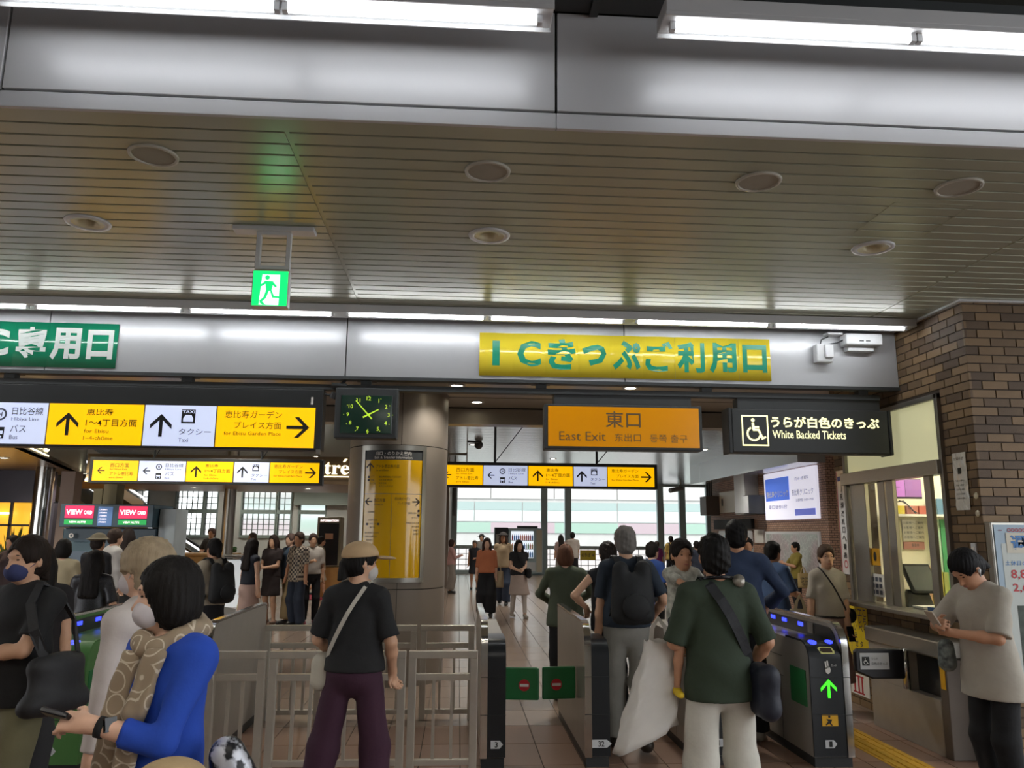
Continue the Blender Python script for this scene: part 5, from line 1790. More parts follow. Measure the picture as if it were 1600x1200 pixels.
sl = .62
for y in (22.0, 23.2):
    esc(-6.9, .05, -13, .05 + 6.1 * sl, y, y + .12, .38, 'truss_side', steel)
    esc(-6.9, .43, -13, .43 + 6.1 * sl, y + .04, y + .07, .42, 'balustrade_glass', M('balustrade', '#9aa4a8', 0.08, 0.2, trans=0.6))
    esc(-6.8, .87, -13, .87 + 6.2 * sl, y, y + .11, .06, 'handrail', gate_black)
    esc(-6.8, .80, -13, .80 + 6.2 * sl, y + .01, y + .1, .05, 'handrail_base', M('white_strip', '#e4e6e8', 0.3, emit='#f2f4f8', estr=0.6))
for k in range(22):
    x = -7.3 - .27 * k
    MB().box(x - .28, x, 22.12, 23.2, .1 + .27 * sl * k, .27 + .27 * sl * k).build('step', steel_dk, t)
for y in (22.05, 23.25):
    MB().cyl((-6.75, y - .05, .66), (-6.75, y + .06, .66), .25, n=20).build('newel', gate_black, t)
# second escalator flight above (underside)
t = thing('upper_escalator', 'upper escalator flight with steel underside at upper left', 'escalator', (-9.5, 21.0, 2.0))
sl = .60
esc(-8.0, 1.85, -13, 1.85 + 5 * sl, 20.9, 21.9, .30, 'underside', dark_pt)
esc(-8.0, 2.12, -13, 2.12 + 5 * sl, 20.85, 20.95, .24, 'side_panel', steel)
esc(-8.0, 2.42, -13, 2.42 + 5 * sl, 20.86, 20.92, .05, 'light_strip', M('white_strip'))
esc(-8.0, 2.62, -13, 2.62 + 5 * sl, 20.86, 20.92, .22, 'upper_panel', steel)

# wooden display counter and information kiosk
t = thing('display_counter', 'wooden display counter with greenery at the foot of the escalator', 'counter', (-6.2, 20.5, 0))
MB().hexa([(-6.75, 20.4, 0), (-5.75, 20.4, 0), (-5.75, 20.9, 0), (-6.75, 20.9, 0), (-6.95, 20.2, 1.05), (-5.55, 20.2, 1.05), (-5.55, 20.9, 1.05), (-6.95, 20.9, 1.05)]).build('counter_body', wood, t, 0.01)
MB().box(-7.0, -5.5, 20.15, 20.95, 1.05, 1.1).build('counter_top', wood, t)
gb = MB()
for k in range(30):
    gb.ell((-6.9 + random.uniform(1.0, 1.35), 20.4 + random.uniform(-.15, .2), 1.15 + random.uniform(0, .08)), (.06, .05, .05), 6, 4)
gb.build('greenery', M('greenery', '#3f6a34', 0.6), t)
t = thing('information_kiosk', 'framed information kiosk with lit letters past the crowd', 'kiosk', (-3.3, 21.2, 0))
MB().box(-3.64, -3.02, 21.0, 21.5, 0.0, 0.75).build('base', M('kiosk_wood', '#b5894f', 0.5, var=0.1), t, 0.01)
MB().box(-3.64, -3.02, 21.0, 21.5, .76, 2.02).build('frame', M('kiosk_frame', '#9a947c', 0.4), t, 0.03)
MB().box(-3.58, -3.08, 20.985, 21.0, .80, 1.86).build('screen', M('kiosk_screen', '#2b2b2e', 0.15), t)
MB().box(-3.42, -3.22, 20.975, 20.985, 1.45, 1.60).build('poster', M('kiosk_paper', '#c49a7c', 0.5), t)
m = MB()
text(m, face_y(21.0), 'INFORMATION', -3.56, 1.90, -3.1, 1.955, d=.006, bold=.03)
m.build('lettering', wl, t)
tagged(MB().box(-4.2, -2.75, 20.3, 22.1, 0.0, 0.012).build('red_mat', M('mat_red', '#8c1e34', 0.8, var=0.1), None), 'dark red floor mat in front of the information kiosk', 'mat')
t = thing('white_display_case', 'white illuminated display case with red pennant past the steel post', 'display', (-4.95, 18.3, 0))
MB().box(-5.2, -4.75, 18.3, 18.7, 0.0, 1.0).build('case', M('case_white', '#cfd4d8', 0.35, emit='#e0e6ea', estr=0.25), t, 0.01)
m = MB()
poly(m, face_y(18.3), [(-5.08, .9), (-4.95, .9), (-4.95, .5), (-5.015, .58), (-5.08, .5)], .006)
m.build('pennant', red_m, t)
for z in (1.02, 1.06, 1.10):
    MB().box(-5.25, -4.7, 18.25, 18.75, z, z + .015).build('tray', steel_dk, t)
tagged(MB().box(-4.9, -2.95, 24.1, 24.28, 2.42, 2.82).build('roller_shutter_box', M('shutter_box', '#8d9890', 0.5), None), 'grey green shutter box above the shop exit', 'shutter box')

# ============================================================ people
def smin(a, b, k):
    h = np.maximum(k - np.abs(a - b), 0) / k
    return np.minimum(a, b) - h * h * k * 0.25


class Field:
    """smooth union of tapered capsules and ellipsoids on a grid, turned into one surface"""

    def __init__(s, res):
        s.res, s.pr, s.cuts = res, [], []

    def cone(s, a, b, ra, rb, k=0.03, flat=1.0, ends=(0, 0), ax=None):
        """tapered capsule; flat squeezes the local y depth; ends: cut flat at a / b"""
        s.pr.append(('c', np.array(a, float), np.array(b, float), ra, rb, k, flat, ends))

    def ell(s, c, r, k=0.03, R=None):
        s.pr.append(('e', np.array(c, float), np.array(r, float), k, None if R is None else np.array(R, float)))

    def cut(s, p, n):
        """remove the half-space on the side n points to"""
        n = np.array(n, float)
        s.cuts.append(('p', np.array(p, float), n / np.linalg.norm(n)))

    def carve(s, c, r, R=None):
        s.cuts.append(('e', np.array(c, float), np.array(r, float), None if R is None else np.array(R, float)))

    def mesh(s, name, mat, folds=0.0, fs=14.0, fdir=(1, .6, .5), hair=0.0, hc=None, seed=0):
        lo, hi = np.full(3, 9e9), np.full(3, -9e9)
        for p in s.pr:
            if p[0] == 'c':
                r = max(p[3], p[4]) * 1.02
                lo = np.minimum(lo, np.minimum(p[1], p[2]) - r)
                hi = np.maximum(hi, np.maximum(p[1], p[2]) + r)
            else:
                r = p[2].max() if p[4] is not None else p[2]
                lo = np.minimum(lo, p[1] - r)
                hi = np.maximum(hi, p[1] + r)
        g = s.res
        lo = lo - 3 * g - folds
        hi = hi + 3 * g + folds
        n = np.ceil((hi - lo) / g).astype(int) + 1
        ax = [lo[i] + g * np.arange(n[i]) for i in range(3)]
        F = np.full(n, 9.0, np.float32)

        def sub(l, h):
            i0 = np.clip(((l - lo) / g).astype(int), 0, n - 1)
            i1 = np.clip(((h - lo) / g).astype(int) + 2, 1, n)
            return tuple(slice(a, b) for a, b in zip(i0, i1))
        for p in s.pr:
            if p[0] == 'c':
                _, a, b, ra, rb, k, flat, ends = p
                m = max(ra, rb) + k + 2 * g
                sl = sub(np.minimum(a, b) - m, np.maximum(a, b) + m)
                X, Y, Z = np.meshgrid(*[ax[i][sl[i]] for i in range(3)], indexing='ij', sparse=True)
                d = b - a
                if flat != 1.0:
                    Yw, ay, dy = (Y - a[1]) / flat, 0.0, d[1] / flat
                    px, py, pz = X - a[0], Yw, Z - a[2]
                    d = np.array([d[0], dy, d[2]])
                else:
                    px, py, pz = X - a[0], Y - a[1], Z - a[2]
                L2 = max(d @ d, 1e-9)
                t = (px * d[0] + py * d[1] + pz * d[2]) / L2
                h = np.clip(t, 0, 1)
                q = np.sqrt((px - h * d[0]) ** 2 + (py - h * d[1]) ** 2 + (pz - h * d[2]) ** 2) - (ra + (rb - ra) * h)
                if flat < 1:
                    q = q * (0.5 + 0.5 * flat)
                L = math.sqrt(L2)
                if ends[0]:
                    q = np.maximum(q, -t * L)
                if ends[1]:
                    q = np.maximum(q, (t - 1) * L)
            else:
                _, c, r, k, R = p
                m = (r.max() if R is not None else r) + k + 2 * g
                sl = sub(c - m, c + m)
                X, Y, Z = np.meshgrid(*[ax[i][sl[i]] for i in range(3)], indexing='ij', sparse=True)
                q = s.edist(X, Y, Z, c, r, R)
            F[sl] = smin(F[sl], q.astype(np.float32), k)
        if folds or hair:
            X, Y, Z = np.meshgrid(*ax, indexing='ij', sparse=True)
            if folds:
                w = fs
                nz = np.sin(w * (X * fdir[0] + Z * fdir[2] * 1.3) + 2 * np.sin(w * .4 * Z + seed)) * np.cos(w * .8 * (Y * fdir[1] - Z * .7) + seed) + .5 * np.sin(w * 1.9 * (Z + .5 * X) + 3 * seed)
                F += (folds * nz).astype(np.float32)
            if hair:
                th = np.arctan2(X - hc[0], -(Y - hc[1]))
                F += (hair * (np.sin(26 * th + 6 * np.sin(5 * Z + seed)) + .6 * np.sin(51 * th + 9 * Z))).astype(np.float32)
        if s.cuts:
            X, Y, Z = np.meshgrid(*ax, indexing='ij', sparse=True)
            for c in s.cuts:
                if c[0] == 'p':
                    q = (X - c[1][0]) * c[2][0] + (Y - c[1][1]) * c[2][1] + (Z - c[1][2]) * c[2][2]
                else:
                    q = -s.edist(X, Y, Z, c[1], c[2], c[3])
                F = np.maximum(F, q.astype(np.float32))
        return nets(F, lo, g, name, mat)

    @staticmethod
    def edist(X, Y, Z, c, r, R):
        px, py, pz = X - c[0], Y - c[1], Z - c[2]
        if R is not None:
            px, py, pz = (px * R[0, 0] + py * R[1, 0] + pz * R[2, 0], px * R[0, 1] + py * R[1, 1] + pz * R[2, 1], px * R[0, 2] + py * R[1, 2] + pz * R[2, 2])
        k0 = np.sqrt((px / r[0]) ** 2 + (py / r[1]) ** 2 + (pz / r[2]) ** 2)
        k1 = np.sqrt((px / r[0] ** 2) ** 2 + (py / r[1] ** 2) ** 2 + (pz / r[2] ** 2) ** 2)
        return k0 * (k0 - 1) / np.maximum(k1, 1e-6)


def nets(F, lo, g, name, mat):
    """naive surface nets"""
    S = F < 0
    n = F.shape
    c = np.zeros((n[0] - 1, n[1] - 1, n[2] - 1), np.uint8)
    for i in (0, 1):
        for j in (0, 1):
            for k in (0, 1):
                c += S[i:n[0] - 1 + i, j:n[1] - 1 + j, k:n[2] - 1 + k]
    act = np.argwhere((c > 0) & (c < 8))
    me = bpy.data.meshes.new(name)
    if not len(act):
        return me
    idx = np.full(c.shape, -1, np.int32)
    idx[tuple(act.T)] = np.arange(len(act))
    acc = np.zeros((len(act), 3))
    cnt = np.zeros(len(act))
    cor = [(i, j, k) for i in (0, 1) for j in (0, 1) for k in (0, 1)]
    val = {q: F[act[:, 0] + q[0], act[:, 1] + q[1], act[:, 2] + q[2]] for q in cor}
    for a in cor:
        for d in range(3):
            if a[d]:
                continue
            b = list(a)
            b[d] = 1
            va, vb = val[a], val[tuple(b)]
            m = (va < 0) != (vb < 0)
            t = np.where(m, va / np.where(m, va - vb, 1), 0)
            P = np.tile(np.array(a, float), (len(act), 1))
            P[:, d] += t
            acc[m] += P[m]
            cnt[m] += 1
    V = lo + g * (act + acc / np.maximum(cnt, 1)[:, None])
    Q = []
    for d in range(3):
        e1, e2 = [(1, 2), (2, 0), (0, 1)][d]
        sl0 = [slice(1, n[q] - 1) for q in range(3)]
        sl1 = list(sl0)
        sl0[d], sl1[d] = slice(0, n[d] - 1), slice(1, n[d])
        A, B = S[tuple(sl0)], S[tuple(sl1)]
        for flip, m in ((0, A & ~B), (1, ~A & B)):
            w = np.argwhere(m)
            if not len(w):
                continue
            base = w.copy()
            for q in range(3):
                if q != d:
                    base[:, q] += 1
            o1, o2 = np.zeros(3, int), np.zeros(3, int)
            o1[e1], o2[e2] = 1, 1
            f = np.stack([idx[tuple((base - x).T)] for x in (o1 * 0, o1, o1 + o2, o2)], 1)
            Q.append(f[:, ::-1] if flip else f)
    Q = np.concatenate(Q)
    Q = Q[(Q >= 0).all(1)]
    # one relaxation pass keeps the surface even
    me.vertices.add(len(V))
    me.vertices.foreach_set('co', V.astype(np.float32).ravel())
    me.loops.add(Q.size)
    me.loops.foreach_set('vertex_index', Q.astype(np.int32).ravel())
    me.polygons.add(len(Q))
    me.polygons.foreach_set('loop_start', np.arange(0, Q.size, 4, dtype=np.int32))
    me.polygons.foreach_set('use_smooth', np.ones(len(Q), bool))
    me.materials.append(mat)
    me.update(calc_edges=True)
    return me


def rotx(a):
    c, s = math.cos(a), math.sin(a)
    return np.array([[1, 0, 0], [0, c, -s], [0, s, c]])


def rotz(a):
    c, s = math.cos(a), math.sin(a)
    return np.array([[c, -s, 0], [s, c, 0], [0, 0, 1]])


def unit(v):
    v = np.array(v, float)
    return v / max(np.linalg.norm(v), 1e-9)


def ik(a, b, l1, l2, pole):
    """middle joint of a two-bone limb from a to b"""
    a, b = np.array(a, float), np.array(b, float)
    d = b - a
    L = np.linalg.norm(d)
    if L > (l1 + l2) * .999:
        b = a + d / L * (l1 + l2) * .999
        d = b - a
        L = np.linalg.norm(d)
    u = d / L
    x = (L * L + l1 * l1 - l2 * l2) / (2 * L)
    h = math.sqrt(max(l1 * l1 - x * x, 0))
    p = np.array(pole, float)
    p = p - u * (p @ u)
    p = unit(p)
    return a + u * x + p * h, b


SKIN = {'a': '#c79d80', 'b': '#b98a6c', 'c': '#d3ab92'}


def fabric(hexc, name=None, var=0.06, rough=0.85, **k):
    return M(name or 'fabric_' + hexc[1:], hexc, rough, var=var, vscale=9, bump=0.55, bscale=14, **k)


def hair_mat(hexc):
    m = M('hair_' + hexc[1:], hexc, 0.6, var=0.25, vscale=30, stretch=(1, 1, .12), bump=0.4, bscale=160)
    m.node_tree.nodes['Principled BSDF'].inputs['Specular IOR Level'].default_value = 0.18
    return m


def person(label, x, y, rz, h, skin='a', hair=('short', '#1c1a19'), top=None, pants=None, skirt=None, shoes='#2a2a2a', lh=None, rh=None, lp=None, rp=None,
           feet=None, lean=0, hyaw=0, hpitch=0, res=0.02, z=0, mask=None, build=1.0, hs=1.0, curl=.5, lpalm=None, rpalm=None, face=True, hat=None, group=None, seed=0, body_label=None, lfd=None, rfd=None, extra=None):
    """standing figure facing local +y. top = (hex, sleeve 0..2, hem z, loosen), pants = (hex, hem 0..1, loosen), skirt = (hex, hem z, flare)"""
    s = h / 1.72
    kind = 'person'
    T = thing(kind, label, 'person', (x, y, z), group)
    T.rotation_euler = (0, 0, math.radians(rz))
    rnd = random.Random(seed + int(x * 100) + int(y * 10))
    sk = M('skin_' + skin, SKIN[skin], 0.5, var=0.06, vscale=12)
    RL = rotx(-math.radians(lean))
    piv = np.array([0, 0, .95])

    def U(p):                      # upper-body point after leaning
        return piv + RL @ (np.array(p, float) - piv)
    hipL, hipR = np.array([-.092, 0, .91]), np.array([.092, 0, .91])
    shL, shR = U((-.168 * build, -.01, 1.395)), U((.168 * build, -.01, 1.395))
    neck = U((0, -.012, 1.45))
    Rh = RL @ rotz(math.radians(hyaw)) @ rotx(-math.radians(hpitch))
    HC = U((0, .004, 1.51)) + Rh @ np.array([0, .012, .09])
    W = lambda p: HC + Rh @ (np.array(p, float) * hs)     # head-local to body-local
    if lh is None:
        lh = (-.215 - .02 * rnd.random(), .02 + .06 * rnd.random(), .80)
    if rh is None:
        rh = (.215 + .02 * rnd.random(), .02 + .06 * rnd.random(), .80)
    elL, wrL = ik(shL, np.array(lh), .285, .245, lp or (-.5, -.9, -.1))
    elR, wrR = ik(shR, np.array(rh), .285, .245, rp or (.5, -.9, -.1))
    if feet is None:
        feet = ((-.10, .0 + .05 * rnd.random(), 0), (.10, -.03 * rnd.random(), 0))
    anL, anR = np.array(feet[0]) + [0, -.05, .085], np.array(feet[1]) + [0, -.05, .085]
    knL, anL = ik(hipL, anL, .425, .41, (-.05, 1, 0))
    knR, anR = ik(hipR, anR, .425, .41, (.05, 1, 0))
    S = lambda v: np.array(v) * s
    bld = build

    def torso(F, t=0.0, up_=True, low=True):
        if low:
            F.ell(S((0, -.005, .94)), np.array([.150 * bld + t, .112 * bld + t, .125 + t]) * s, .05 * s)
        F.cone(S((0, 0, .98)), S(U((0, .005, 1.10))), (.134 * bld + t) * s, (.128 * bld + t) * s, .05 * s, .72)
        F.cone(S(U((0, .005, 1.10))), S(U((0, .012, 1.29))), (.128 * bld + t) * s, (.15 * bld + t) * s, .05 * s, .70)
        F.cone(S(U((-.135 * bld, -.012, 1.385))), S(U((.135 * bld, -.012, 1.385))), (.062 + t) * s, (.062 + t) * s, .05 * s)
        F.cone(S(U((-.06, -.018, 1.425))), S(U((.06, -.018, 1.425))), (.042 + t) * s, (.042 + t) * s, .05 * s)

    def hand(F, w, el, side, palm, cl, fd):
        d = unit(w - el) if fd is None else unit(fd)
        pn = unit(palm) if palm is not None else unit(np.cross(d, (0, side, 0.01)) + np.array([-side * .6, 0, 0]))
        pn = unit(pn - d * (pn @ d))
        wd = np.cross(d, pn) * side
        c = w + d * .045
        F.cone(S(w - d * .01), S(w + d * .03), .026 * s, .028 * s, .02 * s)
        for o in (-.026, -.009, .009, .026):
            F.cone(S(w + d * .02 + wd * o * .7), S(w + d * .085 + wd * o), .0155 * s, .0125 * s, .012 * s)
        for q, (o, l) in enumerate(((-.028, .062), (-.0095, .074), (.0095, .078), (.028, .068))):
            a = math.radians(12 + 75 * cl + 4 * q)
            b = math.radians(20 + 150 * cl)
            k0 = w + d * .088 + wd * o
            k1 = k0 + (d * math.cos(a) + pn * math.sin(a) + wd * o * 1.5) * (l * .52)
            k2 = k1 + (d * math.cos(b) + pn * math.sin(b)) * (l * .48)
            F.cone(S(k0 - d * .01), S(k1), .0105 * s, .0092 * s, .003 * s)
            F.cone(S(k1), S(k2), .0092 * s, .0075 * s, .003 * s)
        t0 = w + d * .025 + wd * .03
        t1 = t0 + unit(d * .7 + wd * .75 + pn * .35) * .038
        t2 = t1 + unit(d * .95 + wd * .15 + pn * .5) * .034
        F.cone(S(t0 - wd * .01), S(t1), .0145 * s, .0115 * s, .008 * s)
        F.cone(S(t1), S(t2), .0112 * s, .0085 * s, .003 * s)

    # ---- the body: one continuous surface
    F = Field(res)
    torso(F)
    F.cone(S(neck), S(W((0, -.02, -.07))), .054 * s, .05 * s, .03 * s)
    q = s * hs
    F.ell(S(W((0, -.012, .022))), np.array([.076, .096, .098]) * q, .02 * q, Rh)
    F.ell(S(W((0, .022, -.045))), np.array([.059, .074, .076]) * q, .03 * q, Rh)
    F.ell(S(W((0, .055, -.095))), np.array([.03, .026, .022]) * q, .03 * q, Rh)
    if face:
        F.cone(S(W((0, .086, -.005))), S(W((0, .108, -.042))), .0085 * q, .0125 * q, .012 * q)
        F.ell(S(W((0, .082, .022))), np.array([.045, .016, .012]) * q, .02 * q, Rh)
        F.ell(S(W((0, .088, -.072))), np.array([.022, .012, .009]) * q, .008 * q, Rh)
    for sd in (-1, 1):
        F.ell(S(W((sd * .079, -.012, -.012))), np.array([.012, .02, .033]) * q, .008 * q, Rh)
    for sh_, el_, wr_, sd, pm_, fd in ((shL, elL, wrL, -1, lpalm, lfd), (shR, elR, wrR, 1, rpalm, rfd)):
        F.cone(S(sh_), S(el_), .046 * s * bld, .036 * s, .03 * s)
        F.cone(S(el_), S(el_ * .65 + wr_ * .35), .037 * s, .038 * s, .02 * s)
        F.cone(S(el_ * .65 + wr_ * .35), S(wr_), .038 * s, .025 * s, .02 * s)
        hand(F, wr_, el_, sd, pm_, curl, fd)
    for hp, kn, an, ft in ((hipL, knL, anL, feet[0]), (hipR, knR, anR, feet[1])):
        F.cone(S(hp), S(kn), .088 * s * bld, .054 * s, .04 * s)
        cf = kn * .68 + an * .32 + np.array([0, -.012, 0])
        F.cone(S(kn), S(cf), .05 * s, .054 * s, .03 * s)
        F.cone(S(cf), S(an), .052 * s, .034 * s, .03 * s)
        F.cone(S(an + [0, -.01, -.03]), S(an + [0, .15, -.05]), .034 * s, .03 * s, .03 * s)
    bo = bpy.data.objects.new('body', F.mesh('body', sk))

    def part(name, me, lab=None):
        o = bpy.data.objects.new(name, me)
        col.objects.link(o)
        o.parent = T
        if lab:
            o['label'] = lab
        return o
    col.objects.link(bo)
    bo.parent = T
    cres = max(res, .009)
    # ---- clothes
    if top:
        hexc, slv, hem, loose = top[:4]
        mt = top[4] if len(top) > 4 else fabric(hexc)
        F = Field(cres)
        torso(F, .013, low=hem < 1.0)
        if hem < 1.08:
            F.cone(S(U((0, .008, 1.24))), S((0, 0, hem)), (.15 * bld + .010) * s, (.158 * bld + .014 + loose * .8) * s, .04 * s, .74, (0, 0))
        for sh_, el_, wr_, sd in ((shL, elL, wrL, -1), (shR, elR, wrR, 1)):
            if slv <= 0.05:
                continue
            f1 = min(slv, 1.0)
            e = sh_ + (el_ - sh_) * f1
            F.cone(S(sh_ + (0, 0, -.005)), S(e), (.057 * bld) * s, (.049 + .4 * loose * (slv < 1.1)) * s, .03 * s, 1.0, (0, 1 if slv <= 1 else 0))
            if slv > 1:
                e2 = el_ + (wr_ - el_) * (slv - 1)
                F.cone(S(el_), S(e2), .05 * s, (.04 + .3 * loose) * s, .02 * s, 1.0, (0, 1))
        F.cut(S((0, 0, hem)), (0, 0, -1))
        part('shirt', F.mesh('shirt', mt, folds=.0048 * s, fs=19, seed=seed))
    if pants:
        hexc, hem, loose = pants[:3]
        mt = pants[3] if len(pants) > 3 else fabric(hexc)
        F = Field(cres)
        F.ell(S((0, -.005, .945)), np.array([.150 * bld + .017, .112 * bld + .016, .128]) * s, .04 * s)
        F.cone(S((0, 0, .93)), S((0, 0, 1.04)), (.15 * bld + .010) * s, (.145 * bld + .008) * s, .04 * s, .74)
        for hp, kn, an in ((hipL, knL, anL), (hipR, knR, anR)):
            e = kn + (an - kn) * max(0, (hem - .5) * 2) if hem > .5 else hp + (kn - hp) * hem * 2
            F.cone(S(hp), S(kn if hem > .5 else e), (.087 * bld + .1 * loose) * s, (.060 + loose * .9) * s, .03 * s, 1.0, (0, 0 if hem > .5 else 1))
            if hem > .5:
                F.cone(S(kn), S(e), (.062 + loose) * s, (.05 + loose) * s, .03 * s, 1.0, (0, 1))
        F.cut(S((0, 0, 1.05)), (0, 0, 1))
        part('trousers' if hem > .6 else 'shorts', F.mesh('trousers', mt, folds=.004 * s, fs=13, seed=seed + 1))
    if skirt:
        hexc, hem, flare = skirt[:3]
        mt = skirt[3] if len(skirt) > 3 else fabric(hexc)
        F = Field(cres)
        F.cone(S((0, 0, 1.05)), S((0, 0, .90)), (.140 * bld + .012) * s, (.168 * bld + .012) * s, .04 * s, .76)
        fc = (np.array(feet[0]) + np.array(feet[1])) / 2
        F.cone(S((0, 0, .90)), S((fc[0], fc[1] * .6, hem)), (.168 * bld + .012) * s, (.17 + flare) * s, .04 * s, .78)
        F.cut(S((0, 0, hem)), (0, 0, -1))
        F.cut(S((0, 0, 1.06)), (0, 0, 1))
        part('skirt', F.mesh('skirt', mt, folds=.006 * s, fs=20, fdir=(1, 1, .1), seed=seed + 2))
    if shoes:
        ms = M('shoe_' + shoes[1:], shoes, 0.45, var=0.05)
        for an in (anL, anR):
            F = Field(max(res * .8, .007))
            F.cone(S(an + [0, -.025, -.025]), S(an + [0, .02, -.04]), .046 * s, .044 * s, .03 * s)
            F.cone(S(an + [0, 0.0, -.045]), S(an + [0, .15, -.055]), .043 * s, .04 * s, .03 * s)
            F.cut(S(an + [0, 0, -.083]), (0, 0, -1))
            F.cut(S(an + [0, 0, .005]), (0, 0, 1))
            part('shoe', F.mesh('shoe', ms))
    # ---- hair
    style, hcol = hair
    hm = hair_mat(hcol)
    hres = max(res * .8, .006)
    if style != 'none':
        F = Field(hres)
        F.ell(S(W((0, -.014, .030))), np.array([.090, .110, .106]) * q, .02 * q, Rh)
        if style == 'short':
            F.ell(S(W((0, -.045, -.035))), np.array([.080, .075, .075]) * q, .03 * q, Rh)
        elif style == 'bob':
            F.ell(S(W((0, -.03, -.04))), np.array([.103, .092, .105]) * q, .03 * q, Rh)
        elif style == 'long':
            F.ell(S(W((0, -.035, -.03))), np.array([.098, .09, .10]) * q, .03 * q, Rh)
            b0 = W((0, -.055, -.04))
            for sd in (-1, 0, 1):
                F.cone(S(b0 + np.array([sd * .045, 0, 0])), S(U((sd * .065, -.10, 1.24))), .062 * s, .045 * s, .04 * s)
            for sd in (-1, 1):
                F.cone(S(W((sd * .075, .01, -.03))), S(U((sd * .095, .045, 1.30))), .032 * s, .022 * s, .03 * s)
        elif style == 'bun':
            F.ell(S(W((0, -.04, -.03))), np.array([.080, .075, .07]) * q, .03 * q, Rh)
            F.ell(S(W((0, -.125, .01))), np.array([.04, .035, .04]) * q, .015 * q)
        elif style == 'tail':
            F.ell(S(W((0, -.04, -.03))), np.array([.082, .078, .072]) * q, .03 * q, Rh)
            F.cone(S(W((0, -.11, -.02))), S(W((0, -.13, -.17))), .035 * q, .022 * q, .02 * q)
        elif style == 'curly':
            F.ell(S(W((0, -.02, .03))), np.array([.105, .122, .118]) * q, .02 * q, Rh)
            F.ell(S(W((0, -.06, -.05))), np.array([.09, .075, .085]) * q, .03 * q, Rh)
        if hat:
            F.cut(S(W((0, 0, .075))), Rh @ np.array([0, 0, 1]))
        cw = .062 if style in ('bob', 'long') else .070
        F.carve(S(W((0, .115, -.045))), np.array([cw, .10, .108]) * q, Rh)
        F.carve(S(W((0, .06, -.125))), np.array([.055, .09, .08]) * q, Rh)
        if style in ('short', 'bun', 'tail', 'curly'):
            for sd in (-1, 1):
                F.carve(S(W((sd * .085, .04, -.065))), np.array([.035, .06, .06]) * q, Rh)
            p_ = W((0, -.05, -.098))
            F.cut(S(p_), Rh @ np.array([0, .25, -1]))
        if style == 'bob':
            F.cut(S(W((0, 0, -.125))), Rh @ np.array([0, 0, -1]))
        part('hair', F.mesh('hair', hm, hair=.0026 * q, hc=S(HC), seed=seed, folds=(.0035 * q if style in ('short', 'curly') and res < .02 else 0), fs=75))
    if mask:
        F = Field(max(res * .7, .006))
        F.ell(S(W((0, .052, -.062))), np.array([.061, .064, .056]) * q, .01 * q, Rh)
        F.cut(S(W((0, .03, 0))), Rh @ np.array([0, -1, 0]))
        part('face_mask', F.mesh('face_mask', fabric(mask)))
        b = MB()
        for sd in (-1, 1):
            b.tube([S(W((sd * .058, .035, -.045))), S(W((sd * .082, -.005, -.01)))], .002 * q, 5)
        mo = b.mesh('mask_strap', fabric(mask))
        part('mask_strap', mo)
    if face and res < .017:
        b, br = MB(), MB()
        RM = Matrix([list(r_) for r_ in Rh])
        for sd in (-1, 1):
            b.ell(S(W((sd * .031, .0815, .0))), (.0125 * q, .0055 * q, .0045 * q), 10, 6, RM)
            br.ell(S(W((sd * .032, .088, .024))), (.018 * q, .005 * q, .003 * q), 8, 5, RM)
        part('eyes', b.mesh('eyes', M('eye_dark', '#241a16', 0.25), True))
        part('eyebrows', br.mesh('eyebrows', hm, True))
        if not mask:
            b = MB()
            b.ell(S(W((0, .0965, -.073))), (.021 * q, .006 * q, .006 * q), 10, 6, RM)
            part('mouth', b.mesh('mouth', M('lips', '#a5685c', 0.5), True))
    if hat:
        hk, hcol2 = hat
        mt = fabric(hcol2)
        if hk in ('cap', 'hat', 'sun'):
            F = Field(max(res * .8, .007))
            F.ell(S(W((0, -.012, .042))), np.array([.103, .122, .092]) * q, .02 * q, Rh)
            F.cut(S(W((0, 0, .035))), Rh @ np.array([0, .12, -1]))
            if hk == 'hat':
                F.ell(S(W((0, -.012, .045))), np.array([.17, .19, .014]) * q, .03 * q, Rh)
            part('hat_crown', F.mesh('hat_crown', mt))
            if hk == 'cap':
                F = Field(.006)
                F.ell(S(W((0, .145, .035))), np.array([.078, .09, .012]) * q, .02 * q, Rh)
                F.cut(S(W((0, .09, 0))), Rh @ np.array([0, -1, 0]))
                part('brim', F.mesh('brim', mt))
            elif hk == 'sun':
                F = Field(.008)
                F.ell(S(W((0, -.012, .03))), np.array([.20, .21, .014]) * q, .03 * q, Rh)
                part('brim', F.mesh('brim', mt))
    info = dict(T=T, s=s, U=U, W=W, S=S, shL=shL, shR=shR, elL=elL, elR=elR, wrL=wrL, wrR=wrR, rz=math.radians(rz), loc=np.array([x, y, z]), anL=anL, anR=anR, Rh=Rh, part=part)
    Rz = rotz(math.radians(rz))
    info['world'] = lambda p: tuple(np.array([x, y, z]) + Rz @ (np.array(p, float) * s))
    return info


def worn(name, label, cat, info, group=None):
    """a thing that a person carries: its own top-level object placed in the person's frame"""
    T = thing(name, label, cat, tuple(info['loc']), group)
    T.rotation_euler = (0, 0, info['rz'])
    return T


def wpart(T, name, me):
    o = bpy.data.objects.new(name, me)
    col.objects.link(o)
    o.parent = T
    return o


def strap_loop(info, pts, nrm, w, mat, T, name='strap', t=.006):
    s = info['s']
    b = MB()
    b.ribbon([Vector(np.array(p) * s) for p in pts], nrm, w, t)
    return wpart(T, name, b.mesh(name, mat))


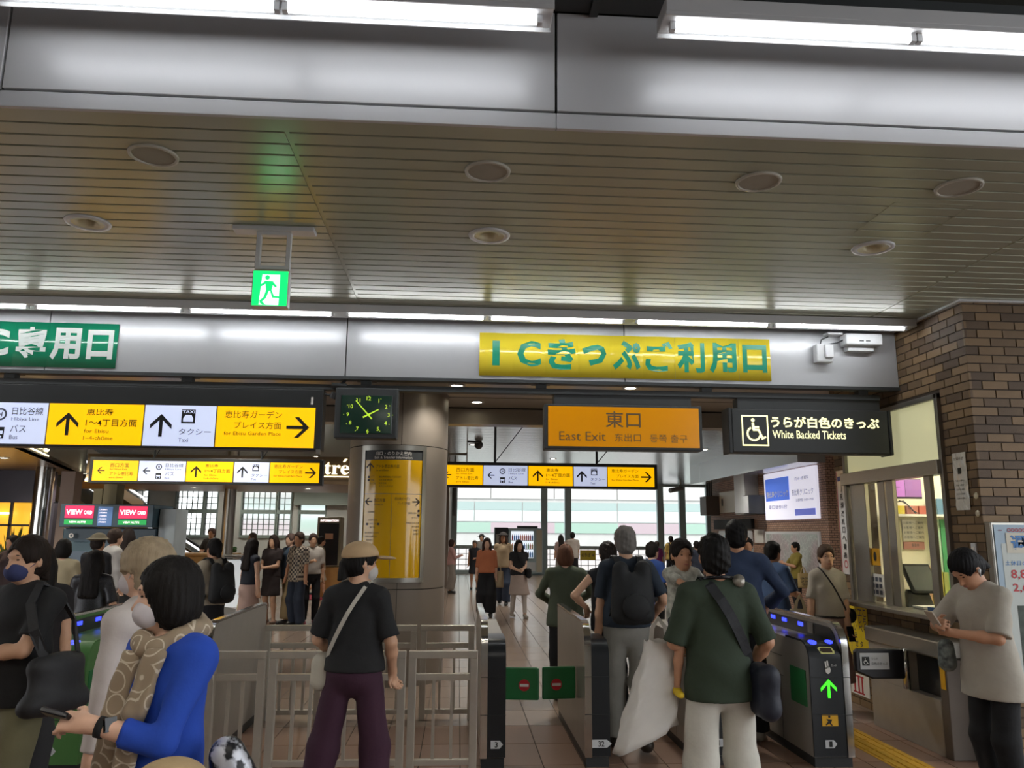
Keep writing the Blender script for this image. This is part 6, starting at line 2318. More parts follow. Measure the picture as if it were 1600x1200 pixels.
def crossbody(label, info, side, mat, smat, bag_c, bag_r, w=.03, cat='bag', back_only=False):
    """strap over one shoulder down to the opposite hip, with a bag"""
    T = worn('crossbody_bag', label, cat, info)
    U = info['U']
    sg = side                       # shoulder side: -1 left, 1 right
    top = U((sg * .085, -.015, 1.485))
    def P(f, back):
        # point on the torso surface from shoulder to opposite hip
        xx = sg * (.085 - .27 * f)
        zz = 1.47 - .50 * f
        half = .185 if zz > 1.2 else .175
        yy = math.sqrt(max(0, 1 - (xx / half) ** 2)) * (.142 if zz < 1.33 else .142 - .5 * (zz - 1.33)) + .012
        p = np.array([xx, (-yy if back else yy) + .005, zz])
        return U(p) if zz > .95 else p
    bk = [P(f, True) for f in (.05, .2, .35, .5, .65, .8, .95)]
    fr_ = [P(f, False) for f in (.95, .8, .65, .5, .35, .2, .05)]
    hipp = np.array(bag_c) + np.array([0, 0, bag_r[2] * .9])
    strap_loop(info, [top] + bk + [hipp], [(0, -.2, 1)] + [unit((p[0] * .5, -1, .1)) for p in bk] + [(-sg, -.5, 0)], w, smat, T)
    if not back_only:
        strap_loop(info, [hipp] + fr_ + [top], [(-sg, .5, 0)] + [unit((p[0] * .5, 1, .1)) for p in fr_] + [(0, .2, 1)], w, smat, T)
    F = Field(.012)
    s = info['s']
    bx, by, bz = bag_r
    for i in (-1, 1):
        F.cone((np.array(bag_c) + [0, i * (by - .04), bz - .04]) * s, (np.array(bag_c) + [0, i * (by - .04), -bz + .04]) * s, .05 * s, .055 * s, .03)
        F.cone((np.array(bag_c) + [0, -(by - .04), i * (bz - .05)]) * s, (np.array(bag_c) + [0, (by - .04), i * (bz - .05)]) * s, .05 * s, .05 * s, .05)
    F.ell(np.array(bag_c) * s, np.array([bx, by, bz]) * s, .03)
    wpart(T, 'pouch', F.mesh('pouch', mat, folds=.003, fs=18))
    return T


def backpack(label, info, mat, smat, w=.15, d=.085, z0=1.02, z1=1.42):
    T = worn('backpack', label, 'backpack', info)
    s, U = info['s'], info['U']
    F = Field(.014)
    for i in (-1, 1):
        F.cone(U((i * (w - .06), -.17 - d * .4, z0 + .06)) * s, U((i * (w - .07), -.165 - d * .3, z1 - .05)) * s, .075 * s, .065 * s, .08)
    F.ell(U((0, -.19 - d * .4, (z0 + z1) / 2 - .05)) * s, np.array([w * .9, d, (z1 - z0) * .42]) * s, .05)
    wpart(T, 'pack', F.mesh('pack', mat, folds=.003, fs=15))
    F = Field(.012)
    F.ell(U((0, -.23 - d, z0 + .13)) * s, np.array([w * .7, .035, .10]) * s, .03)
    wpart(T, 'front_pocket', F.mesh('front_pocket', mat))
    for i in (-1, 1):
        pts = [U((i * .09, -.14, z1 - .02)), U((i * .10, -.08, 1.475)), U((i * .105, -.01, 1.485)), U((i * .11, .07, 1.44)), U((i * .12, .145, 1.34)), U((i * .135, .165, 1.22)), U((i * .16, .09, 1.12)), U((i * .155, -.1, z0 + .06))]
        strap_loop(info, pts, [(0, -.6, 1), (0, -.4, 1), (0, 0, 1), (0, .6, 1), (0, 1, .3), (0, 1, 0), (i, .3, 0), (i, -.5, 0)], .05, smat, T, 'strap', .012)
    return T


def tote(label, info, at_, w, hgt, d, mat, handle=.18, name='tote_bag', cat='bag', lettering=None, rz=0):
    """soft open bag hanging from two handles at point at_ (person frame)"""
    T = worn(name, label, cat, info)
    s = info['s']
    a = np.array(at_, float)
    R = rotz(rz)
    G = lambda p: Vector((a + R @ np.array(p)) * s)
    nx, nz = 8, 7
    v, f = [], []
    per = []
    for i in range(nx):
        per.append((-w / 2 + w * i / nx, -1))
    for i in range(nx):
        per.append((w / 2 - w * i / nx, 1))
    n = len(per)
    for j in range(nz + 1):
        zt = j / nz
        for i, (px_, sd) in enumerate(per):
            edge = 1 - (2 * abs(px_) / w) ** 4
            dep = d / 2 * sd * (edge * .9 + .1) * (1 - .55 * zt) + .008 * math.sin(9 * px_ / w + 5 * zt + sd)
            if abs(abs(px_) - w / 2) < 1e-6:
                dep = 0
            v.append(G((px_ * (1 + .05 * math.sin(3 * zt)) * (1 - .08 * zt), dep, -handle - hgt + hgt * zt)))
    for j in range(nz):
        for i in range(n):
            f.append((j * n + i, j * n + (i + 1) % n, (j + 1) * n + (i + 1) % n, (j + 1) * n + i))
    f.append(tuple(range(n - 1, -1, -1)))
    wpart(T, 'bag_body', MB().add(v, f).mesh('bag_body', mat, True))
    for sd in (-1, 1):
        b = MB()
        b.ribbon([G((-w * .22, sd * d * .2, -handle - .02)), G((-w * .15, sd * d * .14, -handle * .5)), G((0, sd * .012, 0)), G((w * .15, sd * d * .14, -handle * .5)), G((w * .22, sd * d * .2, -handle - .02))],
                 [(0, sd, 0)] * 5, .022, .004)
        wpart(T, 'handle', b.mesh('handle', mat))
    if lettering:
        m = MB()
        pl = lambda u, v_, dd=0: G((u, -d / 2 * .8 - .012 - dd, v_))
        for k, l in enumerate(lettering):
            text(m, pl, l, 0, -handle - hgt * (.42 + .2 * k), h=hgt * .13, align='c', bold=.03, d=.004)
        wpart(T, 'lettering', m.mesh('lettering', ink))
    return T


def held(name, label, cat, info, c, size, mat, R=None, bev=.004, group=None):
    T = worn(name, label, cat, info, group)
    s = info['s']
    b = MB().box(-size[0] / 2, size[0] / 2, -size[1] / 2, size[1] / 2, -size[2] / 2, size[2] / 2)
    o = wpart(T, 'case', b.mesh('case', mat))
    o.location = Vector(np.array(c) * s)
    if R:
        o.rotation_euler = R
    m = o.modifiers.new('bevel', 'BEVEL')
    m.width, m.segments = bev, 2
    return T

# ------------------------------------------------------------ nearest people
NEAR, MID, FAR = .0085, .013, .022
blk = '#1d1e20'

# woman with the scarf
scarf_m = bpy.data.materials.new('scarf_swirl_print')
scarf_m.use_nodes = True
nt = scarf_m.node_tree
vo = nt.nodes.new('ShaderNodeTexVoronoi')
vo.inputs['Scale'].default_value = 11
vo.inputs['Randomness'].default_value = 0.6
mu = nt.nodes.new('ShaderNodeMath')
mu.operation = 'MULTIPLY'
mu.inputs[1].default_value = 22
sn = nt.nodes.new('ShaderNodeMath')
sn.operation = 'SINE'
rp_ = nt.nodes.new('ShaderNodeValToRGB')
rp_.color_ramp.elements[0].color = lin('#8f7f6a')
rp_.color_ramp.elements[1].color = lin('#c2b6a2')
rp_.color_ramp.elements[0].position, rp_.color_ramp.elements[1].position = .78, .93
tcs = nt.nodes.new('ShaderNodeTexCoord')
nt.links.new(tcs.outputs['Object'], vo.inputs['Vector'])
nt.links.new(vo.outputs['Distance'], mu.inputs[0])
nt.links.new(mu.outputs[0], sn.inputs[0])
nt.links.new(sn.outputs[0], rp_.inputs['Fac'])
nt.links.new(rp_.outputs['Color'], nt.nodes['Principled BSDF'].inputs['Base Color'])
nt.nodes['Principled BSDF'].inputs['Roughness'].default_value = .9

p2 = person('woman in bright blue top with beige swirl scarf and white mask', -0.93, 2.75, 142, 1.555, 'c', ('bob', '#191716'), ('#1c44a8', 1.55, .78, .03), ('#2f3238', 1, .03),
            lh=(.0, .27, 1.20), lp=(-1, -.7, -.5), rh=(.17, .02, .83), hpitch=4, hyaw=-34, res=NEAR, mask='#c3bfc4', lpalm=(.2, -.6, -.6), lfd=(.9, .5, .1), curl=.55, seed=1)
F = Field(.009)
S_, s_ = p2['S'], p2['s']
for k in range(10):
    a0, a1 = 2 * math.pi * k / 10, 2 * math.pi * (k + 1) / 10
    ring = lambda a: np.array([.088 * math.sin(a), -.005 + .098 * math.cos(a), 1.455 - .035 * math.cos(a) + .01 * math.sin(3 * a)])
    F.cone(S_(ring(a0)), S_(ring(a1)), .036 * s_, .036 * s_, .02)
p2['part']('scarf_wrap', F.mesh('scarf_wrap', scarf_m, folds=.004, fs=30))
for pts in (((.045, .135, 1.40), (.075, .165, 1.20), (.075, .185, .95), (.085, .19, .70)), ((-.075, .12, 1.41), (-.05, .165, 1.22), (-.035, .18, 1.0), (-.03, .185, .72))):
    F = Field(.009)
    for a, b in zip(pts[:-1], pts[1:]):
        for o in (-.045, -.02, .005, .03):
            F.cone(S_((a[0] + o * .8, a[1] - abs(o) * .5, a[2])), S_((b[0] + o * 1.1, b[1] - abs(o) * .5 + .006 * math.sin(90 * o), b[2])), .0165 * s_, .0165 * s_, .012)
    F.cut(S_(pts[-1]), (0, 0, -1))
    p2['part']('scarf_tail', F.mesh('scarf_tail', scarf_m, folds=.004, fs=26))
wv = p2['wrL'] * .82 + p2['elL'] * .18
d_ = unit(p2['wrL'] - p2['elL'])
b = MB().cyl(Vector(S_(wv - d_ * .012)), Vector(S_(wv + d_ * .012)), .0305, n=20)
T = worn('wrist_watch', 'black smart watch on the wrist of the woman in blue', 'watch', p2)
wpart(T, 'strap', b.mesh('strap', fabric(blk), True))
o = wpart(T, 'watch_face', MB().box(-.02, .02, -.018, .018, -.006, .006).mesh('watch_face', M('watch_glass', '#111214', .1)))
o.location = Vector(S_(wv + np.array([-.036, -.008, .012])))
o.rotation_euler = (0, math.radians(-75), 0)
held('phone', 'dark phone held by the woman in blue', 'phone', p2, p2['wrL'] + np.array([.085, .06, .03]), (.09, .05, .016), M('phone_black', '#15161c', .2), (.5, -.2, .5))
pat = M('silver_black_pattern', '#b9bcc4', .35, .3, var=.9, vscale=22, hexb='#15161a')
for n_ in pat.node_tree.nodes:
    if n_.type == 'VALTORGB':
        n_.color_ramp.elements[0].position, n_.color_ramp.elements[1].position = .46, .54
T = worn('patterned_bag', 'silver and black patterned shoulder bag under the arm of the woman in blue', 'bag', p2)
F = Field(.01)
F.cone(S_((-.29, -.06, 1.08)), S_((-.33, -.12, .90)), .055, .075, .04)
F.cone(S_((-.33, -.12, .90)), S_((-.36, -.26, .78)), .075, .09, .05)
F.cone(S_((-.36, -.05, .78)), S_((-.36, -.30, .76)), .085, .085, .05)
wpart(T, 'pouch', F.mesh('pouch', pat, folds=.004, fs=24))

p3 = person('woman with pale grey-blonde hair in a white cardigan behind the woman in blue', -1.30, 3.5, 72, 1.60, 'c', ('curly', '#9a8a72'), ('#b9b2ae', 2, .80, .04), ('#6e675c', 1, .03), res=.011,
            lh=(-.2, .04, .80), rh=(.2, .02, .80), mask='#c3bfc4', seed=2)
p0 = person('small child in a beige brimmed hat at the lower edge', -0.66, 2.02, 150, 1.09, 'c', ('short', '#2a2320'), ('#8f8a80', .6, .8, .03), ('#4c4f58', 1, .03), res=.012, hs=1.35, hat=('sun', '#a58f6c'), seed=3)
p1 = person('woman in black tee and khaki trousers with navy mask at the left edge', -2.19, 4.3, 158, 1.61, 'a', ('tail', '#241c18'), (blk, .75, .86, .03), ('#6a664c', 1, .045), res=.0095, mask='#343c64',
            lh=(.05, .22, 1.13), lp=(-1, -.2, -.25), rh=(.3, .10, .86), lfd=(1, .12, -.32), lpalm=(-.2, -.3, -1), curl=.12, build=1.1, seed=4, feet=((-.10, .12, 0), (.10, -.14, .02)))
bagb = fabric('#26272a', rough=.6)
T = worn('shoulder_bag', 'large black soft shoulder bag on the woman in the black tee', 'bag', p1)
S_, s_ = p1['S'], p1['s']
F = Field(.012)
F.ell(S_((-.285, 0, .97)), np.array([.07, .17, .15]) * s_, .03)
F.cone(S_((-.27, -.12, 1.08)), S_((-.27, .12, 1.08)), .04 * s_, .04 * s_, .05)
F.cone(S_((-.29, -.15, .88)), S_((-.29, .15, .88)), .055 * s_, .055 * s_, .05)
wpart(T, 'bag_body', F.mesh('bag_body', bagb, folds=.006, fs=18))
strap_loop(p1, [(-.29, .10, 1.12), (-.235, .13, 1.25), (-.17, .11, 1.38), (-.13, .03, 1.475), (-.15, -.06, 1.44), (-.22, -.13, 1.28), (-.30, -.10, 1.12)],
           [(-1, .3, 0), (-.5, 1, 0), (-.3, 1, .6), (0, 0, 1), (-.2, -1, .5), (-.5, -1, 0), (-1, -.3, 0)], .045, bagb, T, 'strap', .008)
person('woman with long black hair hidden behind the woman in the black tee', -2.58, 5.2, 20, 1.55, 'a', ('long', '#161413'), ('#1d1a1c', .6, .9, .02), ('#2a2a2c', 1, .03), res=.016, seed=5)

# woman with the cap
p4 = person('woman in beige cap, black tee and purple trousers standing at the barrier', -0.58, 4.8, -12, 1.585, 'a', ('tail', '#171514'), (blk, .9, .945, .035), ('#3c2032', 1, .035), res=.0095, hyaw=-48, hpitch=3, hat=('cap', '#b79c78'),
            build=.94, lh=(-.18, .20, 1.0), rh=(.21, .12, .93), rp=(.5, -.9, -.1), feet=((-.24, -.02, 0), (.17, .03, 0)), mask='#b9b6b2', seed=6)
crossbody('small white pouch on a white strap worn by the woman in the cap', p4, 1, fabric('#b7b2a4'), fabric('#b9b5aa'), (-.21, .02, .93), (.03, .07, .09), .022)

# man carrying a child
p5 = person('man in dark green shirt and white trousers carrying a child', 1.42, 4.4, 6, 1.645, 'b', ('short', '#161514'), ('#2e3a2c', 1.0, .82, .03), ('#c4c2b8', 1, .035), res=.0095, hyaw=-8,
            lh=(-.14, .22, 1.08), lp=(-.7, -.8, -.6), rh=(.24, .10, .97), rp=(.3, -1, 0), build=1.06, seed=7, feet=((-.15, -.02, 0), (.16, .02, 0)), shoes='#8a8780')
crossbody('black body bag with wide strap on the man carrying a child', p5, -1, fabric('#1b1f2c', rough=.6), fabric('#15171c', rough=.6), (.20, -.14, .88), (.06, .09, .13), .055)
T = worn('headphones', 'headphones hanging round the neck of the man in the green shirt', 'headphones', p5)
S_ = p5['S']
b = MB().tube([Vector(S_(p)) for p in ((-.07, .09, 1.45), (-.095, .02, 1.47), (-.07, -.07, 1.485), (0, -.095, 1.49), (.07, -.07, 1.485), (.095, .02, 1.47), (.07, .09, 1.45))], .009, 8)
wpart(T, 'band', b.mesh('band', M('phone_black'), True))
b = MB().cyl(Vector(S_((.115, -.06, 1.455))), Vector(S_((.10, -.09, 1.475))), .032, n=18)
wpart(T, 'ear_cup', b.mesh('ear_cup', M('cup_silver', '#9c978c', .3, .5), True))
# the child in his arms
ch = person('small child in a pale patterned shirt held on the arm of the man in green', 1.275, 4.55, 178, 0.86, 'b', ('short', '#1d1714'), ('#8e8f88', .75, .86, .03, M('child_print', '#a5a69c', .85, var=.5, vscale=30)), ('#1e2130', .45, .04), res=.009, z=.735, hs=1.42,
            rh=(-.08, .44, 1.20), rp=(1, .2, -.5), lh=(-.3, .22, 1.05), feet=((-.13, .20, .10), (.15, .30, .12)), shoes='#d8b61e', rfd=(-.9, .3, -.3), rpalm=(0, -.2, -1), curl=.25, seed=8, hyaw=8)
# large white shopping bag on his arm
wb = M('bag_white', '#cbc8c2', .6, var=.05, vscale=6, bump=.3, bscale=9)
T = worn('white_shopping_bag', 'very large white shopping bag hanging beside the man carrying a child', 'bag', p5)
v, f, NR, NA = [], [], 14, 28
for j in range(NR + 1):
    tt = j / NR
    cxx, hw, hd, zz = -.385 + .10 * tt, .165 - .085 * tt ** 1.4, .085 - .05 * tt, .57 + .50 * tt
    for i in range(NA):
        an_ = 2 * math.pi * i / NA
        ca_, sa_ = math.cos(an_), math.sin(an_)
        ex = abs(ca_) ** .5 * (1 if ca_ > 0 else -1)
        ey = abs(sa_) ** .6 * (1 if sa_ > 0 else -1)
        wr_ = .010 * math.sin(11 * tt + 4 * an_) * math.sin(3 * an_ + 6 * tt) + .007 * math.sin(19 * tt - 5 * an_)
        v.append((cxx + hw * ex + wr_, .12 + (hd + wr_) * ey, zz + (.08 * ex if j == 0 else .08 * ex * (1 - tt)) + .01 * math.sin(5 * an_) * (tt > .9)))
for j in range(NR):
    for i in range(NA):
        f.append((j * NA + i, j * NA + (i + 1) % NA, (j + 1) * NA + (i + 1) % NA, (j + 1) * NA + i))
f.append(tuple(range(NA - 1, -1, -1)))
wpart(T, 'bag_body', MB().add(v, f).mesh('bag_body', wb, True))
b = MB().ribbon([(-.34, .12, 1.05), (-.33, .12, 1.14), (-.29, .13, 1.19), (-.25, .13, 1.14), (-.24, .12, 1.05)], [(0, -1, 0)] * 5, .025, .006)
wpart(T, 'handle', b.mesh('handle', wb))

# people in the gate lanes
p6 = person('grey haired man in navy polo with black backpack in the gate lane', 1.36, 6.5, 2, 1.705, 'a', ('short', '#6d6a66'), ('#26303c', .85, .93, .03), ('#85847e', 1, .03), res=MID, lh=(-.23, .06, .84), rh=(.24, .12, .98), rp=(.6, -.8, -.2), build=1.04,
            feet=((-.08, .1, 0), (.10, -.12, .02)), seed=9, shoes='#3a342e')
backpack('plain black backpack on the grey haired man', p6, fabric('#17191b', rough=.7), fabric('#17191b', rough=.7), .16, .09, .98, 1.44)
p7 = person('woman with short auburn hair in a loose grey-green sweater past the gate', 1.12, 8.4, -4, 1.53, 'c', ('bob', '#5f4030'), ('#4c5444', 2, .80, .06), None, ('#17181a', .12, .02), res=.016, lh=(-.14, .26, 1.05), lp=(-1, -.3, -.3), rh=(.16, .26, 1.08), rp=(1, -.3, -.3), build=1.08, seed=10)
p8 = person('person in black sleeveless top with hand on hip beside the grey haired man', 1.40, 7.5, 12, 1.57, 'a', ('short', '#241d1a'), ('#191b20', .1, .9, .02), ('#1c1d22', 1, .03), res=.016, lh=(-.20, .10, 1.06), lp=(-1, -.45, .25), seed=11, lfd=(.3, .6, -.6))
held('ticket_slip', 'white ticket slip in the hand of the person in black', 'ticket', p8, p8['wrL'] + np.array([.05, .09, .0]), (.06, .14, .003), paper, (.5, .2, 0), .0005)
p9 = person('tall man in dark blue long shirt walking through gate one', 2.34, 6.65, -24, 1.765, 'b', ('short', '#141313'), ('#2c3a55', 2, .84, .05), ('#17191e', 1, .03), res=MID, lh=(-.24, .08, .86), rh=(.22, .25, 1.05), rp=(1, -.6, -.2), feet=((-.08, -.13, .02), (.10, .16, 0)), shoes='#a7a49c', build=1.1, seed=12)
p10 = person('man in open blue short sleeve shirt facing right past gate one', 3.50, 8.8, -62, 1.575, 'b', ('short', '#161514'), ('#34496a', .95, .84, .05), ('#20242c', 1, .03), res=.016, lh=(-.22, .10, .86), rh=(.14, .26, 1.1), seed=13)
person('man in black with glasses seen between two heads past gate one', 4.39, 12.0, 168, 1.60, 'b', ('short', '#161514'), ('#1f2426', .9, .85, .03), ('#22242a', 1, .03), res=.018, lh=(-.1, .28, 1.12), rh=(.1, .28, 1.12), seed=14)
p13 = person('woman in white tee and long mauve skirt walking beside the brick wall', 3.62, 7.75, 172, 1.555, 'a', ('bun', '#4a3a30'), ('#a39c90', .85, .96, .03), None, ('#8c7168', .30, .06), res=.015, build=.84, shoes='#b9b6ae', lh=(-.17, .10, .80), rh=(.22, .04, .86), seed=15)
tote('cream tote bag on the shoulder of the woman in the mauve skirt', p13, (.30, -.02, 1.18), .24, .26, .10, fabric('#a89c80'), .14)
crossbody('thin black shoulder strap purse of the woman in the mauve skirt', p13, 1, fabric(blk), fabric(blk), (-.20, .02, .98), (.02, .04, .035), .014)
F = Field(.012)
F.cone(p13['S']((0, 0, .955)), p13['S']((0, 0, .985)), .172 * p13['s'], .168 * p13['s'], .01, .78, (1, 1))
p13['part']('belt', F.mesh('belt', fabric('#22201e')))
held('phone', 'dark phone in the hand of the woman in the mauve skirt', 'phone', p13, p13['wrL'] + np.array([.0, .05, -.07]), (.07, .012, .14), M('phone_black'), (.2, 0, .3))
p14 = person('person in loose white tee looking down at a phone by the fare board', 3.30, 4.9, 100, 1.60, 'b', ('tail', '#131214'), ('#a7a195', .95, .74, .07), ('#17181a', 1, .02), res=.009, lean=6, hpitch=38,
            lh=(-.03, .30, 1.15), lp=(-1, -.6, -.6), rh=(.08, .33, 1.20), rp=(1, -.5, -.5), lpalm=(.5, -.4, .8), rpalm=(-.3, -.8, -.3), curl=.55, seed=16)
held('phone', 'pale phone held by the person in the loose white tee', 'phone', p14, (.02, .405, 1.225), (.07, .01, .14), M('phone_pale', '#a89a8c', .3), (-.6, 0, 0))
T = worn('earphone', 'white earphone in the ear of the person in the loose white tee', 'earphone', p14)
F = Field(.005)
F.ell(p14['S'](p14['W']((-.092, -.008, -.02))), np.array([.008, .009, .012]), .01)
F.cone(p14['S'](p14['W']((-.092, .0, -.022))), p14['S'](p14['W']((-.09, .012, -.055))), .005, .004, .01)
wpart(T, 'earbud', F.mesh('earbud', M('white_enamel')))
T = worn('patterned_pouch', 'small dark patterned pouch hanging beside the person in the white tee', 'bag', p14)
F = Field(.01)
F.cone(p14['S']((.19, .18, 1.04)), p14['S']((.19, .18, .93)), .045, .055, .04)
wpart(T, 'pouch', F.mesh('pouch', M('dark_foliage_print', '#7d8580', .7, var=.8, vscale=26, hexb='#1c2022')))
# ------------------------------------------------------------ the crowd past the gates
crowd = [
    # label, x, y, facing, height, hair, top, pants, skirt, kwargs
    ('woman in pink top and grey wide trousers using a phone beside the column', -0.18, 22.5, -85, 1.46, ('bob', '#3a2a26'), ('#a8807c', 2, .9, .03), ('#7d746c', .95, .07), None, dict(rh=(.06, .3, 1.2), shoes='#1a1a1a')),
    ('woman in dark sleeveless dress walking in from the far windows', 0.49, 24.0, 175, 1.42, ('short', '#6a6460'), ('#2c2d33', .1, .9, .02), None, ('#2c2d33', .55, .04), dict(lh=(-.05, .28, 1.1))),
    ('woman with orange scarf and wide black trousers walking to the gates', 0.58, 16.3, 178, 1.545, ('long', '#3a2c28'), ('#b06a48', 1.2, .95, .05), ('#16171b', .98, .07), None, {}),
    ('person in dark hat behind the woman with the orange scarf', 0.78, 27.0, 176, 1.60, ('short', '#2a2523'), ('#8a8784', .8, .85, .03), ('#3a3c44', 1, .03), None, dict(hat=('hat', '#3c3a3a'))),
    ('person in dark bucket hat, tan shirt and blue jeans walking to the gates', 1.06, 19.0, 172, 1.66, ('long', '#4a3c36'), ('#a08c70', 2, .88, .04), ('#2c3648', 1, .05), None, dict(hat=('hat', '#34302f'), feet=((-.09, .14, 0), (.09, -.14, .02)))),
    ('woman in black top and beige skirt over white leggings looking at her phone', 1.22, 16.2, 192, 1.51, ('long', '#201b1a'), ('#1f1f22', .5, .92, .03), ('#b3aaa2', .98, .0), ('#a5958c', .50, .08), dict(lh=(-.02, .28, 1.08), rh=(.1, .26, 1.06), feet=((-.12, .16, 0), (.10, -.14, .0)), shoes='#8f877c')),
    ('long haired person in pale top standing at the far windows', 3.58, 28.0, 5, 1.60, ('long', '#2a2422'), ('#b39a94', .9, .85, .04), ('#8a857e', 1, .05), None, {}),
    ('man in pale shirt and black shorts standing at the far windows', 3.99, 28.0, -5, 1.69, ('short', '#201c1a'), ('#b5aca4', .95, .82, .05), ('#1c1c20', .5, .05), None, dict(build=1.1)),
    ('woman in royal blue top standing past the middle gate', 2.55, 10.5, -55, 1.54, ('short', '#1c1817'), ('#24407c', .9, .8, .04), ('#17181c', 1, .03), None, dict(rh=(.16, .22, 1.08), res=.017)),
    ('person in magenta top by the far windows', 6.23, 25.0, 10, 1.43, ('short', '#4a403c'), ('#8c3c7c', .9, .85, .05), ('#3c4450', 1, .04), None, {}),
    ('man in yellow shirt with a backpack walking to the far windows', 7.22, 27.0, 4, 1.585, ('short', '#26201d'), ('#c0a45c', .9, .88, .04), ('#23262c', 1, .03), None, {}),
    ('dark haired person beside the man in the yellow shirt', 7.80, 28.0, 10, 1.51, ('short', '#221d1b'), ('#8a8c90', .9, .85, .03), ('#2c2f36', 1, .03), None, {}),
    ('person in navy partly hidden behind the carried child', 6.0, 20.0, 5, 1.48, ('short', '#1a1716'), ('#2c3240', .9, .85, .03), ('#2a2c30', 1, .03), None, {}),
    ('light haired person near the right end of the far windows', 8.02, 26.0, 0, 1.57, ('short', '#8a857c'), ('#a5a8a6', .9, .85, .03), ('#4a4c50', 1, .03), None, {}),
    ('woman in navy sleeveless top and long pale pink skirt with a yellow bag', -3.05, 12.2, -42, 1.535, ('long', '#1c1716'), ('#1b202c', .12, .98, .02), None, ('#a58c84', .14, .06), dict(lh=(-.26, .04, .84), res=.017)),
    ('woman in brown dress with long hair holding a phone', -3.37, 15.0, 160, 1.575, ('long', '#2e211d'), ('#2f2626', .6, .9, .02), None, ('#2f2626', .55, .03), dict(lh=(-.04, .28, 1.1), rh=(.08, .28, 1.12), shoes='#8c6f60')),
    ('man in checked shirt and blue jeans standing in the crowd', -2.83, 14.6, 150, 1.63, ('short', '#3a2c26'), ('#8a7c6c', .9, .82, .04, 'check'), ('#2b3444', 1, .04), None, dict(res=.018)),
    ('man in denim shirt and khaki trousers behind the checked shirt', -3.10, 15.2, 140, 1.60, ('short', '#5c4a44'), ('#3a4a5c', 2, .85, .03), ('#8a7654', 1, .045), None, dict(feet=((-.12, .2, 0), (.1, -.16, 0)))),
    ('woman in white top and black trousers raising her hand in the crowd', -2.66, 15.0, 200, 1.605, ('bun', '#3c2c28'), ('#a8a19a', .9, .95, .03), ('#17181c', 1, .015), None, dict(rh=(.06, .3, 1.2), shoes='#8c4a52')),
    ('man in cream shirt and shorts striding past the information kiosk', -3.40, 20.3, -80, 1.52, ('short', '#221c1a'), ('#b7ab92', .9, .80, .05), ('#a39a86', .5, .05), None, dict(feet=((-.08, .22, 0), (.08, -.30, .14)), shoes='#22201e')),
    ('person riding up the escalator in a black sleeveless top and beige trousers', -7.86, 22.66, -75, 1.64, ('bun', '#3c3230'), ('#232320', .1, 1.0, .02), ('#b0936c', 1, .03), None, dict(z=.605, mask='#c8c4c8')),
    ('person in black tee behind the wooden display counter', -6.42, 21.45, 175, 1.70, ('curly', '#5c4a46'), ('#26221f', .9, .85, .03), ('#2c2c2e', 1, .03), None, dict(rh=(.1, .32, 1.15))),
    ('person in grey tee holding a tray past the steel post', -5.0, 20.0, 120, 1.60, ('short', '#5a4c46'), ('#8d8a84', .9, .85, .03), ('#4a4a4c', 1, .03), None, dict(lh=(-.08, .36, 1.1), rh=(.08, .36, 1.1))),
    ('person in cream top queueing nearest the cash machines', -4.62, 9.8, 10, 1.535, ('bob', '#1a1817'), ('#a89c80', .9, .85, .04), None, ('#8d8d90', .3, .05, 'print'), dict(res=.017)),
    ('girl with very long dark hair in a sparkly black top past the green gate', -3.47, 8.0, 2, 1.45, ('long', '#1d1918'), ('#1b1b1e', .95, .75, .04, 'sparkle'), ('#1b1b1e', 1, .03), None, dict(res=.015, rh=(.26, .06, .92))),
    ('man in grey bucket hat and black tee at the cash machines', -4.71, 10.9, -15, 1.60, ('short', '#2a2422'), ('#202024', .9, .82, .04), ('#3c3c40', 1, .03), None, dict(hat=('hat', '#6c6450'), res=.018)),
    ('man in white long sleeve shirt at the cash machines', -4.96, 12.0, -40, 1.66, ('short', '#3a2e28'), ('#a9a6a2', 2, .82, .05), ('#4a4640', 1, .03), None, dict(res=.018)),
    ('woman in black dress and beige cardigan at the cash machines', -5.13, 12.9, 25, 1.67, ('long', '#241d1b'), ('#8c8474', 2, .8, .05), None, ('#1a1a1c', .5, .06), dict(res=.018, shoes='#8a7a64')),
    ('dark haired person far off beside the warm shop window', -6.9, 13.0, 160, 1.55, ('short', '#1c1817'), ('#3a2c2c', .9, .85, .03), ('#2a2a2c', 1, .03), None, {}),
]
check = bpy.data.materials.new('checked_cloth')
check.use_nodes = True
nt = check.node_tree
ck = nt.nodes.new('ShaderNodeTexChecker')
ck.inputs['Scale'].default_value = 26
ck.inputs['Color1'].default_value = lin('#b0a28e')
ck.inputs['Color2'].default_value = lin('#332a28')
tck = nt.nodes.new('ShaderNodeTexCoord')
nt.links.new(tck.outputs['Object'], ck.inputs['Vector'])
nt.links.new(ck.outputs['Color'], nt.nodes['Principled BSDF'].inputs['Base Color'])
special = {'check': check, 'sparkle': M('sparkle_cloth', '#3c3c42', .4, .2, var=.9, vscale=160, hexb='#141416'), 'print': M('scroll_print', '#a3a3a6', .8, var=.6, vscale=24, hexb='#4a4a50')}
PP = []
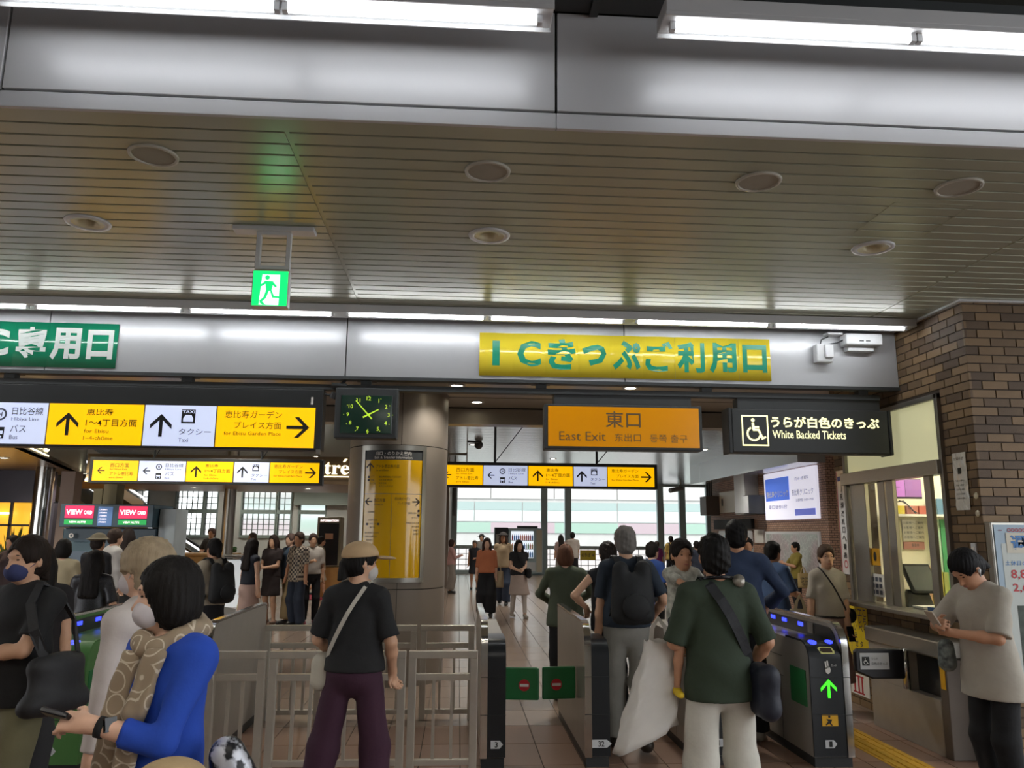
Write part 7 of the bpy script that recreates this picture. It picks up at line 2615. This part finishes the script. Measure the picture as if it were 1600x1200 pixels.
for k, (lab, x, y, rz, h, hair_, top_, pants_, skirt_, kw) in enumerate(crowd):
    top_ = tuple(special.get(q, q) if isinstance(q, str) and q[0] != '#' else q for q in top_)
    if skirt_:
        skirt_ = tuple(special.get(q, q) if isinstance(q, str) and q[0] != '#' else q for q in skirt_)
    kw = dict(kw)
    kw.setdefault('res', FAR if y > 13 else .017)
    PP.append(person(lab, x, y, rz, h, 'abc'[k % 3], hair_, top_, pants_, skirt_, seed=20 + k, **kw))
# person reading the map with a lettered tote
p12 = person('person in mustard shirt taking a photo beside the neighbourhood map', 7.15, 16.7, 92, 1.50, 'b', ('short', '#1a1716'), ('#7d7030', .9, .86, .03), ('#1a1b1e', 1, .03), res=.02, lh=(-.02, .32, 1.22), rh=(.1, .32, 1.24), seed=60)
tote('tan tote bag with black lettering on the person in the mustard shirt', p12, (-.25, -.04, 1.16), .30, .34, .10, fabric('#a08a5c'), .16, lettering=['LEAGUE', 'OF THE', 'CLUB'], rz=math.radians(-90))
tote('beige tote bag of the woman with the orange scarf', PP[2], (-.27, .02, 1.2), .22, .36, .09, fabric('#a8977a'), .2)
tote('small pale yellow handbag of the woman in the pink skirt', PP[14], (-.27, .07, .80), .26, .20, .12, fabric('#b3a86c'), .10)
crossbody('black shoulder bag of the woman looking at her phone', PP[5], 1, fabric(blk), fabric(blk), (-.20, .04, .98), (.05, .14, .09), .02)
crossbody('large black bag at the side of the woman in the royal blue top', PP[8], -1, fabric('#15161a'), fabric('#15161a'), (.22, -.02, 1.02), (.09, .15, .15), .03)
backpack('dark backpack of the man in the yellow shirt', PP[10], fabric('#4a3c30'), fabric('#3a3028'), .13, .07, 1.05, 1.4)
p32 = person('woman with black ponytail and large backpack near the escalator', -2.80, 9.5, 52, 1.555, 'b', ('tail', '#151314'), ('#a59a88', .8, .9, .03), None, ('#1a1a1e', .25, .05), res=.016, rh=(.14, .2, 1.05), seed=61)
backpack('black backpack on the woman near the escalator', p32, fabric('#16171a', rough=.7), fabric('#16171a', rough=.7), .16, .11, .95, 1.42)
held('paper_sheet', 'white paper sheet held low beside the yellow handbag', 'paper', p32, (.26, .02, .70), (.2, .02, .28), paper, (0, .2, 0), .001)

for o in bpy.data.objects:
    if 'wl' in o.keys():
        del o['wl']
